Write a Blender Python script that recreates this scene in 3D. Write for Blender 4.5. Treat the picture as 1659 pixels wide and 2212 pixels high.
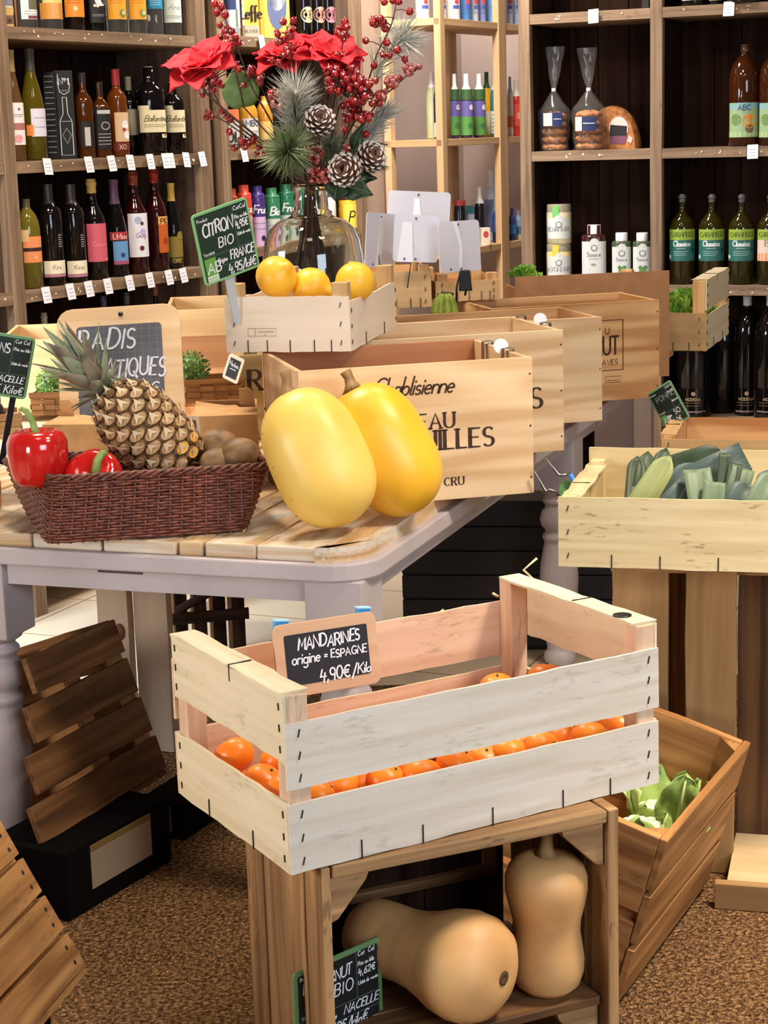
import bpy, math, random
from mathutils import Vector, Matrix
random.seed(7)
for o in list(bpy.data.objects): bpy.data.objects.remove(o)
S = bpy.context.scene
COL = S.collection
PI = math.pi
def R(d): return math.radians(d)

# ------------------------------------------------------------------ camera
IW, IH, FPX = 1659, 2212, 3925.0
CAMH, PITCH, ROLL = 1.45, 0.2063, -0.0304
FW = Vector((0, math.cos(PITCH), -math.sin(PITCH)))
R0 = Vector((1, 0, 0)); U0 = R0.cross(FW)
RT = math.cos(ROLL)*R0 + math.sin(ROLL)*U0
UP = -math.sin(ROLL)*R0 + math.cos(ROLL)*U0
CPOS = Vector((0, 0, CAMH))
cd = bpy.data.cameras.new('camera'); cam = bpy.data.objects.new('camera', cd); COL.objects.link(cam)
cd.sensor_width = 36; cd.sensor_fit = 'AUTO'; cd.lens = 36*FPX/IH; cd.clip_start = .05; cd.clip_end = 60
m3 = Matrix((RT, UP, -FW)).transposed()
cam.matrix_world = Matrix.Translation(CPOS) @ m3.to_4x4()
S.camera = cam

# ------------------------------------------------------------------ world, lights, exposure
S.view_settings.view_transform = 'Standard'; S.view_settings.look = 'None'
S.view_settings.exposure = -0.05; S.view_settings.gamma = 1.0
S.view_settings.use_curve_mapping = False
wd = bpy.data.worlds.new('world'); S.world = wd; wd.use_nodes = True
wd.node_tree.nodes['Background'].inputs[0].default_value = (1.0, .84, .74, 1)
wd.node_tree.nodes['Background'].inputs[1].default_value = 0.10
def area(name, loc, target, size, power, color, sy=None, spread=180):
    l = bpy.data.lights.new(name, 'AREA'); l.energy = power; l.color = color
    l.shape = 'RECTANGLE'; l.size = size; l.size_y = sy or size; l.spread = R(spread)
    o = bpy.data.objects.new(name, l); COL.objects.link(o); o.location = loc
    d = Vector(target) - Vector(loc)
    o.rotation_euler = d.to_track_quat('-Z', 'Y').to_euler()
    return o
WARM = (1.0, .86, .70); COOL = (.74, .86, 1.0); NEUT = (1.0, .93, .86)
area('ceiling_panel', (-.35, 2.6, 2.9), (-.35, 2.9, 0), .5, 6, WARM, .5)
area('ceiling_panel', (.75, 3.1, 2.9), (.6, 3.3, 0), .5, 15, WARM, .5)
area('ceiling_panel', (-.8, 4.3, 2.9), (-.7, 4.6, 0), .4, 52, WARM, .4)
area('ceiling_panel', (.35, 4.6, 2.9), (.45, 5.0, 0), .4, 16, WARM, .4)
area('ceiling_panel', (.12, 6.5, 2.9), (.1, 7.9, 1.2), .4, 82, NEUT, .4)
area('ceiling_panel', (1.45, 2.4, 2.85), (.95, 3.0, .1), .5, 30, WARM, .5, 80)
area('window_and_fill', (-2.1, 1.35, 1.1), (-.05, 2.6, .6), .7, 42, NEUT, .6)  # unseen fill added to brighten the left-facing crate ends
area('window_and_fill', (2.0, -.8, 2.0), (.1, 3.0, .7), 2.0, 112, COOL, 1.5)
area('window_and_fill', (-1.9, 4.1, 1.3), (-.75, 5.3, .0), .7, 34, COOL, .7, 100)  # unseen fill added to brighten the floor tiles under the table

# ------------------------------------------------------------------ pixel helpers: where a sight line meets a plane
def ray(x, y): return FW + RT*((x-IW/2)/FPX) - UP*((y-IH/2)/FPX)
def PZ(x, y, z): d = ray(x, y); return CPOS + d*((z-CAMH)/d.z)
def PY(x, y, Y): d = ray(x, y); return CPOS + d*(Y/d.y)
def PP(x, y, p, n):
    d = ray(x, y); return CPOS + d*((Vector(p)-CPOS).dot(n)/d.dot(n))
def pj(P):
    d = Vector(P)-CPOS; z = d.dot(FW); return (IW/2+FPX*d.dot(RT)/z, IH/2-FPX*d.dot(UP)/z)

# ------------------------------------------------------------------ mesh builder
def noise1(x, seed=0):
    i = math.floor(x); f = x-i; f = f*f*(3-2*f)
    def h(n): return math.sin(n*127.1+seed*311.7)*43758.5453 % 1.0
    return (h(i)*(1-f)+h(i+1)*f)*2-1
class MB:
    def __init__(s): s.v = []; s.f = []; s.m = []; s.uv = []; s.sm = []; s.mats = []
    def mi(s, mat):
        if mat not in s.mats: s.mats.append(mat)
        return s.mats.index(mat)
    def face(s, idx, mat, uv=None, smooth=False):
        s.f.append(tuple(idx)); s.m.append(s.mi(mat)); s.sm.append(smooth)
        s.uv.append(uv or [(0, 0)]*len(idx))
    def box(s, x0, x1, y0, y1, z0, z1, mat, M=None, seg=1, jit=0.0, axis=None):
        lo = (x0, y0, z0); hi = (x1, y1, z1); d = [hi[i]-lo[i] for i in range(3)]
        L = axis if axis is not None else max(range(3), key=lambda i: d[i])
        A, B = [i for i in range(3) if i != L]
        ou, ov = random.uniform(0, 50), random.uniform(0, 50); sd = random.uniform(0, 99)
        base = len(s.v); n = seg+1
        for k in range(n):
            t = k/seg
            for q, (a, b) in enumerate(((0, 0), (1, 0), (1, 1), (0, 1))):
                c = [0, 0, 0]; c[L] = lo[L]+d[L]*t
                c[A] = (lo[A], hi[A])[a]; c[B] = (lo[B], hi[B])[b]
                if jit:
                    big = A if d[A] > d[B] else B
                    sgn = (a if big == A else b)
                    c[big] += jit*noise1(t*seg*.7+sgn*37, sd)*(1 if d[big] > 3*jit else .3)
                    c[L] += jit*.8*noise1(q*3.3, sd+5)*(1 if k in (0, seg) else 0)
                p = Vector(c); s.v.append(M @ p if M else p)
        def loc(i): return i
        ca = (0, d[A], d[A], 0); cb = (0, 0, d[B], d[B])
        for k in range(seg):
            for q in range(4):
                r = (q+1) % 4; a0 = base+k*4
                u0, u1 = ou+d[L]*k/seg, ou+d[L]*(k+1)/seg
                w0 = ov+q*.37; w1 = w0+(d[A] if q in (0, 2) else d[B])
                s.face((a0+q, a0+r, a0+4+r, a0+4+q), mat, [(u0, w0), (u0, w1), (u1, w1), (u1, w0)])
        e = base+seg*4
        s.face((base+3, base+2, base+1, base), mat, [(ou, ov+d[B]), (ou+.1*d[A], ov+d[B]), (ou+.1*d[A], ov), (ou, ov)])
        s.face((e, e+1, e+2, e+3), mat, [(ou, ov), (ou+.1*d[A], ov), (ou+.1*d[A], ov+d[B]), (ou, ov+d[B])])
        return s
    def grid(s, fn, nu, nv, mat, closeu=False, smooth=True, flip=False, uvs=(1, 1)):
        base = len(s.v); NU = nu if closeu else nu+1
        for j in range(nv+1):
            for i in range(NU): s.v.append(Vector(fn(i/nu, j/nv)))
        for j in range(nv):
            for i in range(nu):
                a = base+j*NU+i; b = base+j*NU+(i+1) % NU; c = b+NU; d = a+NU
                q = (a, b, c, d) if not flip else (d, c, b, a)
                uv = [(i/nu*uvs[0], j/nv*uvs[1]), ((i+1)/nu*uvs[0], j/nv*uvs[1]), ((i+1)/nu*uvs[0], (j+1)/nv*uvs[1]), (i/nu*uvs[0], (j+1)/nv*uvs[1])]
                if flip: uv = uv[::-1]
                s.face(q, mat, uv, smooth)
        return s
    def lathe(s, prof, seg, mat, M=None, mod=None, smooth=True, sq=2.0):
        L = len(prof)-1
        def fn(u, v):
            t = 2*PI*u; k = int(round(v*L)); r, z = prof[k]
            c, sn = math.cos(t), math.sin(t)
            if sq != 2.0: r = r/((abs(c)**sq+abs(sn)**sq)**(1/sq))
            if mod: r, z = mod(t, r, z, k/L)
            p = Vector((r*c, r*sn, z)); return M @ p if M else p
        return s.grid(fn, seg, L, mat, True, smooth)
    def tube(s, pts, rad, mat, n=6, cap=True, smooth=True):
        pts = [Vector(p) for p in pts]; N = len(pts)
        if not isinstance(rad, (list, tuple)): rad = [rad]*N
        base = len(s.v); up = None; ln = 0; us = [0]
        for i in range(1, N): ln += (pts[i]-pts[i-1]).length; us.append(ln)
        ou = random.uniform(0, 9)
        for i, p in enumerate(pts):
            t = (pts[min(i+1, N-1)]-pts[max(i-1, 0)])
            t = t.normalized() if t.length > 1e-9 else Vector((0, 0, 1))
            if up is None:
                up = Vector((0, 0, 1)) if abs(t.z) < .9 else Vector((1, 0, 0))
            a = t.cross(up)
            if a.length < 1e-6: a = t.orthogonal()
            a.normalize(); b = a.cross(t).normalized(); up = b
            for k in range(n):
                w = 2*PI*k/n; s.v.append(p+(a*math.cos(w)+b*math.sin(w))*rad[i])
        for i in range(N-1):
            for k in range(n):
                q = base+i*n; k2 = (k+1) % n
                s.face((q+k, q+k2, q+n+k2, q+n+k), mat, [(ou+us[i], k/n), (ou+us[i], (k+1)/n), (ou+us[i+1], (k+1)/n), (ou+us[i+1], k/n)], smooth)
        if cap:
            s.face([base+k for k in range(n)][::-1], mat); e = base+(N-1)*n
            s.face([e+k for k in range(n)], mat)
        return s
    def ball(s, c, r, mat, seg=10, rings=7, sc=(1, 1, 1), M=None):
        c = Vector(c)
        def fn(u, v):
            a = 2*PI*u; b = PI*v
            p = Vector((r*sc[0]*math.sin(b)*math.cos(a), r*sc[1]*math.sin(b)*math.sin(a), -r*sc[2]*math.cos(b)))
            return c+(M @ p if M else p)
        return s.grid(fn, seg, rings, mat, True)
    def poly(s, pts, mat, smooth=False):
        b = len(s.v); s.v += [Vector(p) for p in pts]; s.face(range(b, b+len(pts)), mat, [(p[0], p[1]) for p in pts], smooth)
        return s
    def prism(s, pts2, z0, z1, mat, mapf=None, sidemat=None):
        n = len(pts2); b = len(s.v); f = mapf or (lambda x, y, z: Vector((x, y, z)))
        ou, ov = random.uniform(0, 40), random.uniform(0, 40)
        for z in (z0, z1):
            for x, y in pts2: s.v.append(Vector(f(x, y, z)))
        uv = [(ou+x, ov+y) for x, y in pts2]
        s.face(list(range(b, b+n))[::-1], mat, uv[::-1]); s.face(range(b+n, b+2*n), mat, uv)
        for i in range(n):
            j = (i+1) % n; l = (Vector(pts2[i])-Vector(pts2[j])).length
            s.face((b+i, b+j, b+n+j, b+n+i), sidemat or mat, [(ou, ov), (ou+l, ov), (ou+l, ov+abs(z1-z0)), (ou, ov+abs(z1-z0))])
        return s
    def build(s, name, parent=None, loc=None, rot=None, bevel=0, subsurf=0, solid=0, mat4=None):
        me = bpy.data.meshes.new(name); me.from_pydata([tuple(v) for v in s.v], [], s.f)
        for m in s.mats: me.materials.append(m)
        me.polygons.foreach_set('material_index', s.m); me.polygons.foreach_set('use_smooth', s.sm)
        ul = me.uv_layers.new(name='UVMap'); flat = []
        for u in s.uv:
            for q in u: flat += [float(q[0]), float(q[1])]
        ul.data.foreach_set('uv', flat); me.update()
        o = bpy.data.objects.new(name, me); COL.objects.link(o)
        if parent: o.parent = parent
        if mat4 is not None: o.matrix_basis = mat4
        if loc is not None: o.location = loc
        if rot is not None: o.rotation_euler = rot
        if solid:
            md = o.modifiers.new('thick', 'SOLIDIFY'); md.thickness = solid; md.offset = 0
        if bevel:
            md = o.modifiers.new('edge', 'BEVEL'); md.width = bevel; md.segments = 2; md.limit_method = 'ANGLE'; md.angle_limit = R(40)
        if subsurf:
            md = o.modifiers.new('smooth', 'SUBSURF'); md.levels = subsurf; md.render_levels = subsurf
        return o
def tag(o, label, cat, group=None, kind=None):
    o['label'] = label; o['category'] = cat
    if group: o['group'] = group
    if kind: o['kind'] = kind
    return o
def thing(name, label, cat, loc=(0, 0, 0), rotz=0, group=None, mat4=None):
    o = bpy.data.objects.new(name, None); COL.objects.link(o); o.empty_display_size = .05
    if mat4 is not None: o.matrix_basis = mat4
    else: o.location = loc; o.rotation_euler = (0, 0, rotz)
    return tag(o, label, cat, group)
def struct(o): o['kind'] = 'structure'; return o
def dup(root, label, loc=None, rot=None, scale=None):
    r = root.copy(); COL.objects.link(r); r['label'] = label
    if loc is not None: r.location = loc
    if rot is not None: r.rotation_euler = rot
    if scale is not None: r.scale = (scale,)*3
    for ch in list(root.children):
        c = ch.copy(); COL.objects.link(c); c.parent = r
        for g in list(ch.children):
            d = g.copy(); COL.objects.link(d); d.parent = c
    return r

# ------------------------------------------------------------------ materials
def lin(c):
    return tuple((x/255/12.92 if x/255 <= .04045 else ((x/255+.055)/1.055)**2.4) for x in c)+(1,)
def new(name):
    m = bpy.data.materials.new(name); m.use_nodes = True; nt = m.node_tree
    return m, nt, nt.nodes['Principled BSDF']
CACHE = {}
def M_(col, rough=.5, metal=0, trans=0, ior=1.45, spec=.5, coat=0, name=None, sss=0, noise=0, nscale=30, bump=0, alpha=1):
    key = (col, rough, metal, trans, ior, spec, coat, sss, noise, nscale, bump, alpha)
    if key in CACHE: return CACHE[key]
    m, nt, b = new(name or 'surface'); i = b.inputs
    i['Base Color'].default_value = lin(col); i['Roughness'].default_value = rough; i['Metallic'].default_value = metal
    i['Transmission Weight'].default_value = trans; i['IOR'].default_value = ior; i['Specular IOR Level'].default_value = spec
    i['Coat Weight'].default_value = coat; i['Coat Roughness'].default_value = .08
    if alpha < 1: i['Alpha'].default_value = alpha
    if sss: i['Subsurface Weight'].default_value = sss; i['Subsurface Radius'].default_value = (.02, .008, .004); i['Subsurface Scale'].default_value = .5
    if noise or bump:
        tc = nt.nodes.new('ShaderNodeTexCoord'); nz = nt.nodes.new('ShaderNodeTexNoise')
        nz.inputs['Scale'].default_value = nscale; nz.inputs['Detail'].default_value = 5
        nt.links.new(tc.outputs['Object'], nz.inputs['Vector'])
        if noise:
            rp = nt.nodes.new('ShaderNodeValToRGB'); rp.color_ramp.elements[0].position = .3; rp.color_ramp.elements[1].position = .7
            d = tuple(max(0, x*(1-noise)) for x in col); l = tuple(min(255, x*(1+noise*.5)) for x in col)
            rp.color_ramp.elements[0].color = lin(d); rp.color_ramp.elements[1].color = lin(l)
            nt.links.new(nz.outputs['Fac'], rp.inputs['Fac']); nt.links.new(rp.outputs['Color'], i['Base Color'])
        if bump:
            bp = nt.nodes.new('ShaderNodeBump'); bp.inputs['Strength'].default_value = bump; bp.inputs['Distance'].default_value = .002
            nt.links.new(nz.outputs['Fac'], bp.inputs['Height']); nt.links.new(bp.outputs['Normal'], i['Normal'])
    CACHE[key] = m; return m
def wood(name, light, dark, sx=2.5, sy=55, rough=.6, lo=.3, hi=.72, tone=.25, spots=0, bump=.12, cathedral=0):
    m, nt, b = new(name); N = nt.nodes.new; Lk = nt.links.new
    uv = N('ShaderNodeUVMap'); uv.uv_map = 'UVMap'
    mp = N('ShaderNodeMapping'); mp.inputs['Scale'].default_value = (sx, sy, 1); Lk(uv.outputs[0], mp.inputs[0])
    nz = N('ShaderNodeTexNoise'); nz.inputs['Scale'].default_value = 1; nz.inputs['Detail'].default_value = 6; nz.inputs['Distortion'].default_value = .6
    Lk(mp.outputs[0], nz.inputs['Vector'])
    src = nz.outputs['Fac']
    if cathedral:
        mp2 = N('ShaderNodeMapping'); mp2.inputs['Scale'].default_value = (1.6, 14, 1); Lk(uv.outputs[0], mp2.inputs[0])
        wv = N('ShaderNodeTexNoise'); wv.inputs['Scale'].default_value = .8; wv.inputs['Detail'].default_value = 1; Lk(mp2.outputs[0], wv.inputs['Vector'])
        mul = N('ShaderNodeMath'); mul.operation = 'MULTIPLY'; mul.inputs[1].default_value = 26; Lk(wv.outputs['Fac'], mul.inputs[0])
        sn = N('ShaderNodeMath'); sn.operation = 'SINE'; Lk(mul.outputs[0], sn.inputs[0])
        ma = N('ShaderNodeMath'); ma.operation = 'MULTIPLY_ADD'; ma.inputs[1].default_value = .16*cathedral; Lk(sn.outputs[0], ma.inputs[0]); Lk(nz.outputs['Fac'], ma.inputs[2])
        src = ma.outputs[0]
    rp = N('ShaderNodeValToRGB'); e = rp.color_ramp.elements; e[0].position = lo; e[1].position = hi; e[0].color = lin(dark); e[1].color = lin(light)
    Lk(src, rp.inputs['Fac'])
    mp3 = N('ShaderNodeMapping'); mp3.inputs['Scale'].default_value = (.9, 3, 1); Lk(uv.outputs[0], mp3.inputs[0])
    n2 = N('ShaderNodeTexNoise'); n2.inputs['Scale'].default_value = 1.3; n2.inputs['Detail'].default_value = 2; Lk(mp3.outputs[0], n2.inputs['Vector'])
    r2 = N('ShaderNodeMapRange'); r2.inputs[1].default_value = .3; r2.inputs[2].default_value = .7; r2.inputs[3].default_value = 1-tone; r2.inputs[4].default_value = 1+tone*.3
    Lk(n2.outputs['Fac'], r2.inputs[0])
    mx = N('ShaderNodeMix'); mx.data_type = 'RGBA'; mx.blend_type = 'MULTIPLY'; mx.inputs[0].default_value = 1
    Lk(rp.outputs[0], mx.inputs[6])
    cb = N('ShaderNodeCombineColor'); [Lk(r2.outputs[0], cb.inputs[k]) for k in range(3)]; Lk(cb.outputs[0], mx.inputs[7])
    out = mx.outputs[2]
    if spots:
        mp4 = N('ShaderNodeMapping'); mp4.inputs['Scale'].default_value = (40, 160, 1); Lk(uv.outputs[0], mp4.inputs[0])
        n4 = N('ShaderNodeTexNoise'); n4.inputs['Scale'].default_value = 1; n4.inputs['Detail'].default_value = 2; Lk(mp4.outputs[0], n4.inputs['Vector'])
        mp5 = N('ShaderNodeMapping'); mp5.inputs['Scale'].default_value = (9, 14, 1); Lk(uv.outputs[0], mp5.inputs[0])
        n5 = N('ShaderNodeTexNoise'); n5.inputs['Scale'].default_value = 1; Lk(mp5.outputs[0], n5.inputs['Vector'])
        mm = N('ShaderNodeMath'); mm.operation = 'MULTIPLY'; Lk(n4.outputs['Fac'], mm.inputs[0]); Lk(n5.outputs['Fac'], mm.inputs[1])
        r4 = N('ShaderNodeMapRange'); r4.inputs[1].default_value = .33; r4.inputs[2].default_value = .42; r4.inputs[3].default_value = 0; r4.inputs[4].default_value = spots; Lk(mm.outputs[0], r4.inputs[0])
        m5 = N('ShaderNodeMix'); m5.data_type = 'RGBA'; Lk(r4.outputs[0], m5.inputs[0]); Lk(out, m5.inputs[6]); m5.inputs[7].default_value = lin(tuple(x*.55 for x in dark)); out = m5.outputs[2]
    Lk(out, b.inputs['Base Color']); b.inputs['Roughness'].default_value = rough; b.inputs['Specular IOR Level'].default_value = .3
    if bump:
        bp = N('ShaderNodeBump'); bp.inputs['Strength'].default_value = bump; bp.inputs['Distance'].default_value = .003
        Lk(nz.outputs['Fac'], bp.inputs['Height']); Lk(bp.outputs[0], b.inputs['Normal'])
    return m
W_VENEER = wood('poplar veneer', (232, 219, 190), (214, 196, 160), 3, 40, tone=.12, spots=.25)
W_VENEER_COOL = wood('cool lit poplar veneer', (226, 218, 206), (206, 192, 172), 3, 45, tone=.12, spots=.22)  # tray front greyer than its ends: cool light put into the colour
W_VENEER_PINK = wood('pink poplar', (232, 200, 170), (208, 168, 136), 3, 45, tone=.15, spots=.3)
W_LEEK = wood('speckled veneer', (222, 204, 162), (196, 174, 128), 3, 45, tone=.12, spots=.6)
W_PINE = wood('pale pine', (230, 200, 158), (206, 168, 122), 1.2, 22, tone=.18, lo=.32, hi=.66, cathedral=1)
W_PINE2 = wood('honey pine', (222, 176, 120), (184, 128, 76), 1.2, 22, tone=.2, lo=.32, hi=.66, cathedral=1)
W_LATH = wood('pine lath', (214, 178, 126), (188, 148, 98), 1.5, 25, tone=.12)
W_SHELF = wood('weathered shelf wood', (168, 140, 112), (112, 88, 68), 2, 50, tone=.25, spots=.3)
W_DARK = wood('dark stained plank', (60, 40, 29), (28, 18, 13), 1.5, 30, tone=.3)
W_DARK.node_tree.nodes['Principled BSDF'].inputs['Specular IOR Level'].default_value = .05; W_DARK.node_tree.nodes['Principled BSDF'].inputs['Roughness'].default_value = .9
W_SIDE = wood('dark shelf side', (118, 94, 76), (78, 60, 48), 1.5, 30, tone=.25)
W_CRATE = wood('brown crate wood', (196, 142, 84), (138, 90, 48), 2, 42, tone=.3, spots=.3, cathedral=.6)
W_CRATE_D = wood('dark crate wood', (140, 98, 58), (84, 54, 30), 2, 42, tone=.3, spots=.3, cathedral=.5)
W_BNUT = wood('weathered crate wood', (196, 152, 104), (126, 92, 60), 2.2, 36, tone=.35, spots=.5)
W_STAND = wood('stand board', (182, 144, 96), (138, 102, 62), 1.2, 18, tone=.25)
W_PALE = wood('limed plank', (214, 196, 172), (188, 166, 140), 1, 16, tone=.15)
W_TABLE = wood('worn table plank', (214, 176, 120), (160, 116, 68), 2, 40, tone=.3, spots=.5)
def painted_table():
    m, nt, b = new('flaking painted plank'); N = nt.nodes.new; Lk = nt.links.new
    uv = N('ShaderNodeUVMap'); uv.uv_map = 'UVMap'
    mp = N('ShaderNodeMapping'); mp.inputs['Scale'].default_value = (3, 34, 1); Lk(uv.outputs[0], mp.inputs[0])
    nz = N('ShaderNodeTexNoise'); nz.inputs['Scale'].default_value = 1; nz.inputs['Detail'].default_value = 6; Lk(mp.outputs[0], nz.inputs['Vector'])
    rp = N('ShaderNodeValToRGB'); e = rp.color_ramp.elements; e[0].position = .32; e[1].position = .7; e[0].color = lin((156, 118, 78)); e[1].color = lin((218, 186, 138)); Lk(nz.outputs['Fac'], rp.inputs[0])
    mp2 = N('ShaderNodeMapping'); mp2.inputs['Scale'].default_value = (5, 13, 1); Lk(uv.outputs[0], mp2.inputs[0])
    n2 = N('ShaderNodeTexNoise'); n2.inputs['Scale'].default_value = 1; n2.inputs['Detail'].default_value = 7; n2.inputs['Roughness'].default_value = .65; Lk(mp2.outputs[0], n2.inputs['Vector'])
    r2 = N('ShaderNodeMapRange'); r2.inputs[1].default_value = .47; r2.inputs[2].default_value = .58; r2.inputs[3].default_value = 0; r2.inputs[4].default_value = .8; Lk(n2.outputs['Fac'], r2.inputs[0])
    mx = N('ShaderNodeMix'); mx.data_type = 'RGBA'; Lk(r2.outputs[0], mx.inputs[0]); Lk(rp.outputs[0], mx.inputs[6]); mx.inputs[7].default_value = lin((214, 206, 190))
    mp3 = N('ShaderNodeMapping'); mp3.inputs['Scale'].default_value = (4, 9, 1); mp3.inputs['Location'].default_value = (7, 3, 0); Lk(uv.outputs[0], mp3.inputs[0])
    n3 = N('ShaderNodeTexNoise'); n3.inputs['Scale'].default_value = 1; n3.inputs['Detail'].default_value = 6; Lk(mp3.outputs[0], n3.inputs['Vector'])
    r3 = N('ShaderNodeMapRange'); r3.inputs[1].default_value = .58; r3.inputs[2].default_value = .66; r3.inputs[3].default_value = 0; r3.inputs[4].default_value = .6; Lk(n3.outputs['Fac'], r3.inputs[0])
    m2 = N('ShaderNodeMix'); m2.data_type = 'RGBA'; Lk(r3.outputs[0], m2.inputs[0]); Lk(mx.outputs[2], m2.inputs[6]); m2.inputs[7].default_value = lin((140, 152, 156))
    Lk(m2.outputs[2], b.inputs['Base Color']); b.inputs['Roughness'].default_value = .55
    bp = N('ShaderNodeBump'); bp.inputs['Strength'].default_value = .3; bp.inputs['Distance'].default_value = .003; Lk(n2.outputs['Fac'], bp.inputs['Height']); Lk(bp.outputs[0], b.inputs['Normal'])
    return m
W_TOP = painted_table()
def fruit(name, c1, c2, scale, rough=.4, bump=0, bscale=200, coat=0, lo=.35, hi=.65, sss=.05):
    m, nt, b = new(name); N = nt.nodes.new; Lk = nt.links.new
    tc = N('ShaderNodeTexCoord'); nz = N('ShaderNodeTexNoise'); nz.inputs['Scale'].default_value = scale; nz.inputs['Detail'].default_value = 4; Lk(tc.outputs['Object'], nz.inputs['Vector'])
    rp = N('ShaderNodeValToRGB'); e = rp.color_ramp.elements; e[0].position = lo; e[1].position = hi; e[0].color = lin(c1); e[1].color = lin(c2); Lk(nz.outputs['Fac'], rp.inputs[0]); Lk(rp.outputs[0], b.inputs['Base Color'])
    b.inputs['Roughness'].default_value = rough; b.inputs['Coat Weight'].default_value = coat; b.inputs['Coat Roughness'].default_value = .15
    b.inputs['Subsurface Weight'].default_value = sss; b.inputs['Subsurface Radius'].default_value = (.01, .004, .002)
    if bump:
        n2 = N('ShaderNodeTexNoise'); n2.inputs['Scale'].default_value = bscale; n2.inputs['Detail'].default_value = 2; Lk(tc.outputs['Object'], n2.inputs['Vector'])
        bp = N('ShaderNodeBump'); bp.inputs['Strength'].default_value = bump; bp.inputs['Distance'].default_value = .001; Lk(n2.outputs['Fac'], bp.inputs['Height']); Lk(bp.outputs[0], b.inputs['Normal'])
    return m
WHITE = M_((235, 235, 238), .5); BLACK = M_((14, 12, 13), .4); CHALK = M_((236, 236, 240), .9)
METAL = M_((150, 148, 146), .3, 1); STAPLE = M_((70, 58, 50), .4, .6); INK = M_((62, 40, 28), .8)
LILAC = M_((182, 170, 170), .45, noise=.06, nscale=6); DKGREEN = M_((26, 44, 34), .5); LTGREEN = M_((120, 178, 120), .4)
SLATE = M_((34, 33, 40), .7, noise=.15, nscale=9); KRAFT = M_((166, 118, 78), .8, noise=.08, nscale=25); KRAFT2 = M_((206, 160, 108), .8, noise=.08, nscale=25)
BROWNIN = M_((84, 60, 42), .9)

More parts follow.
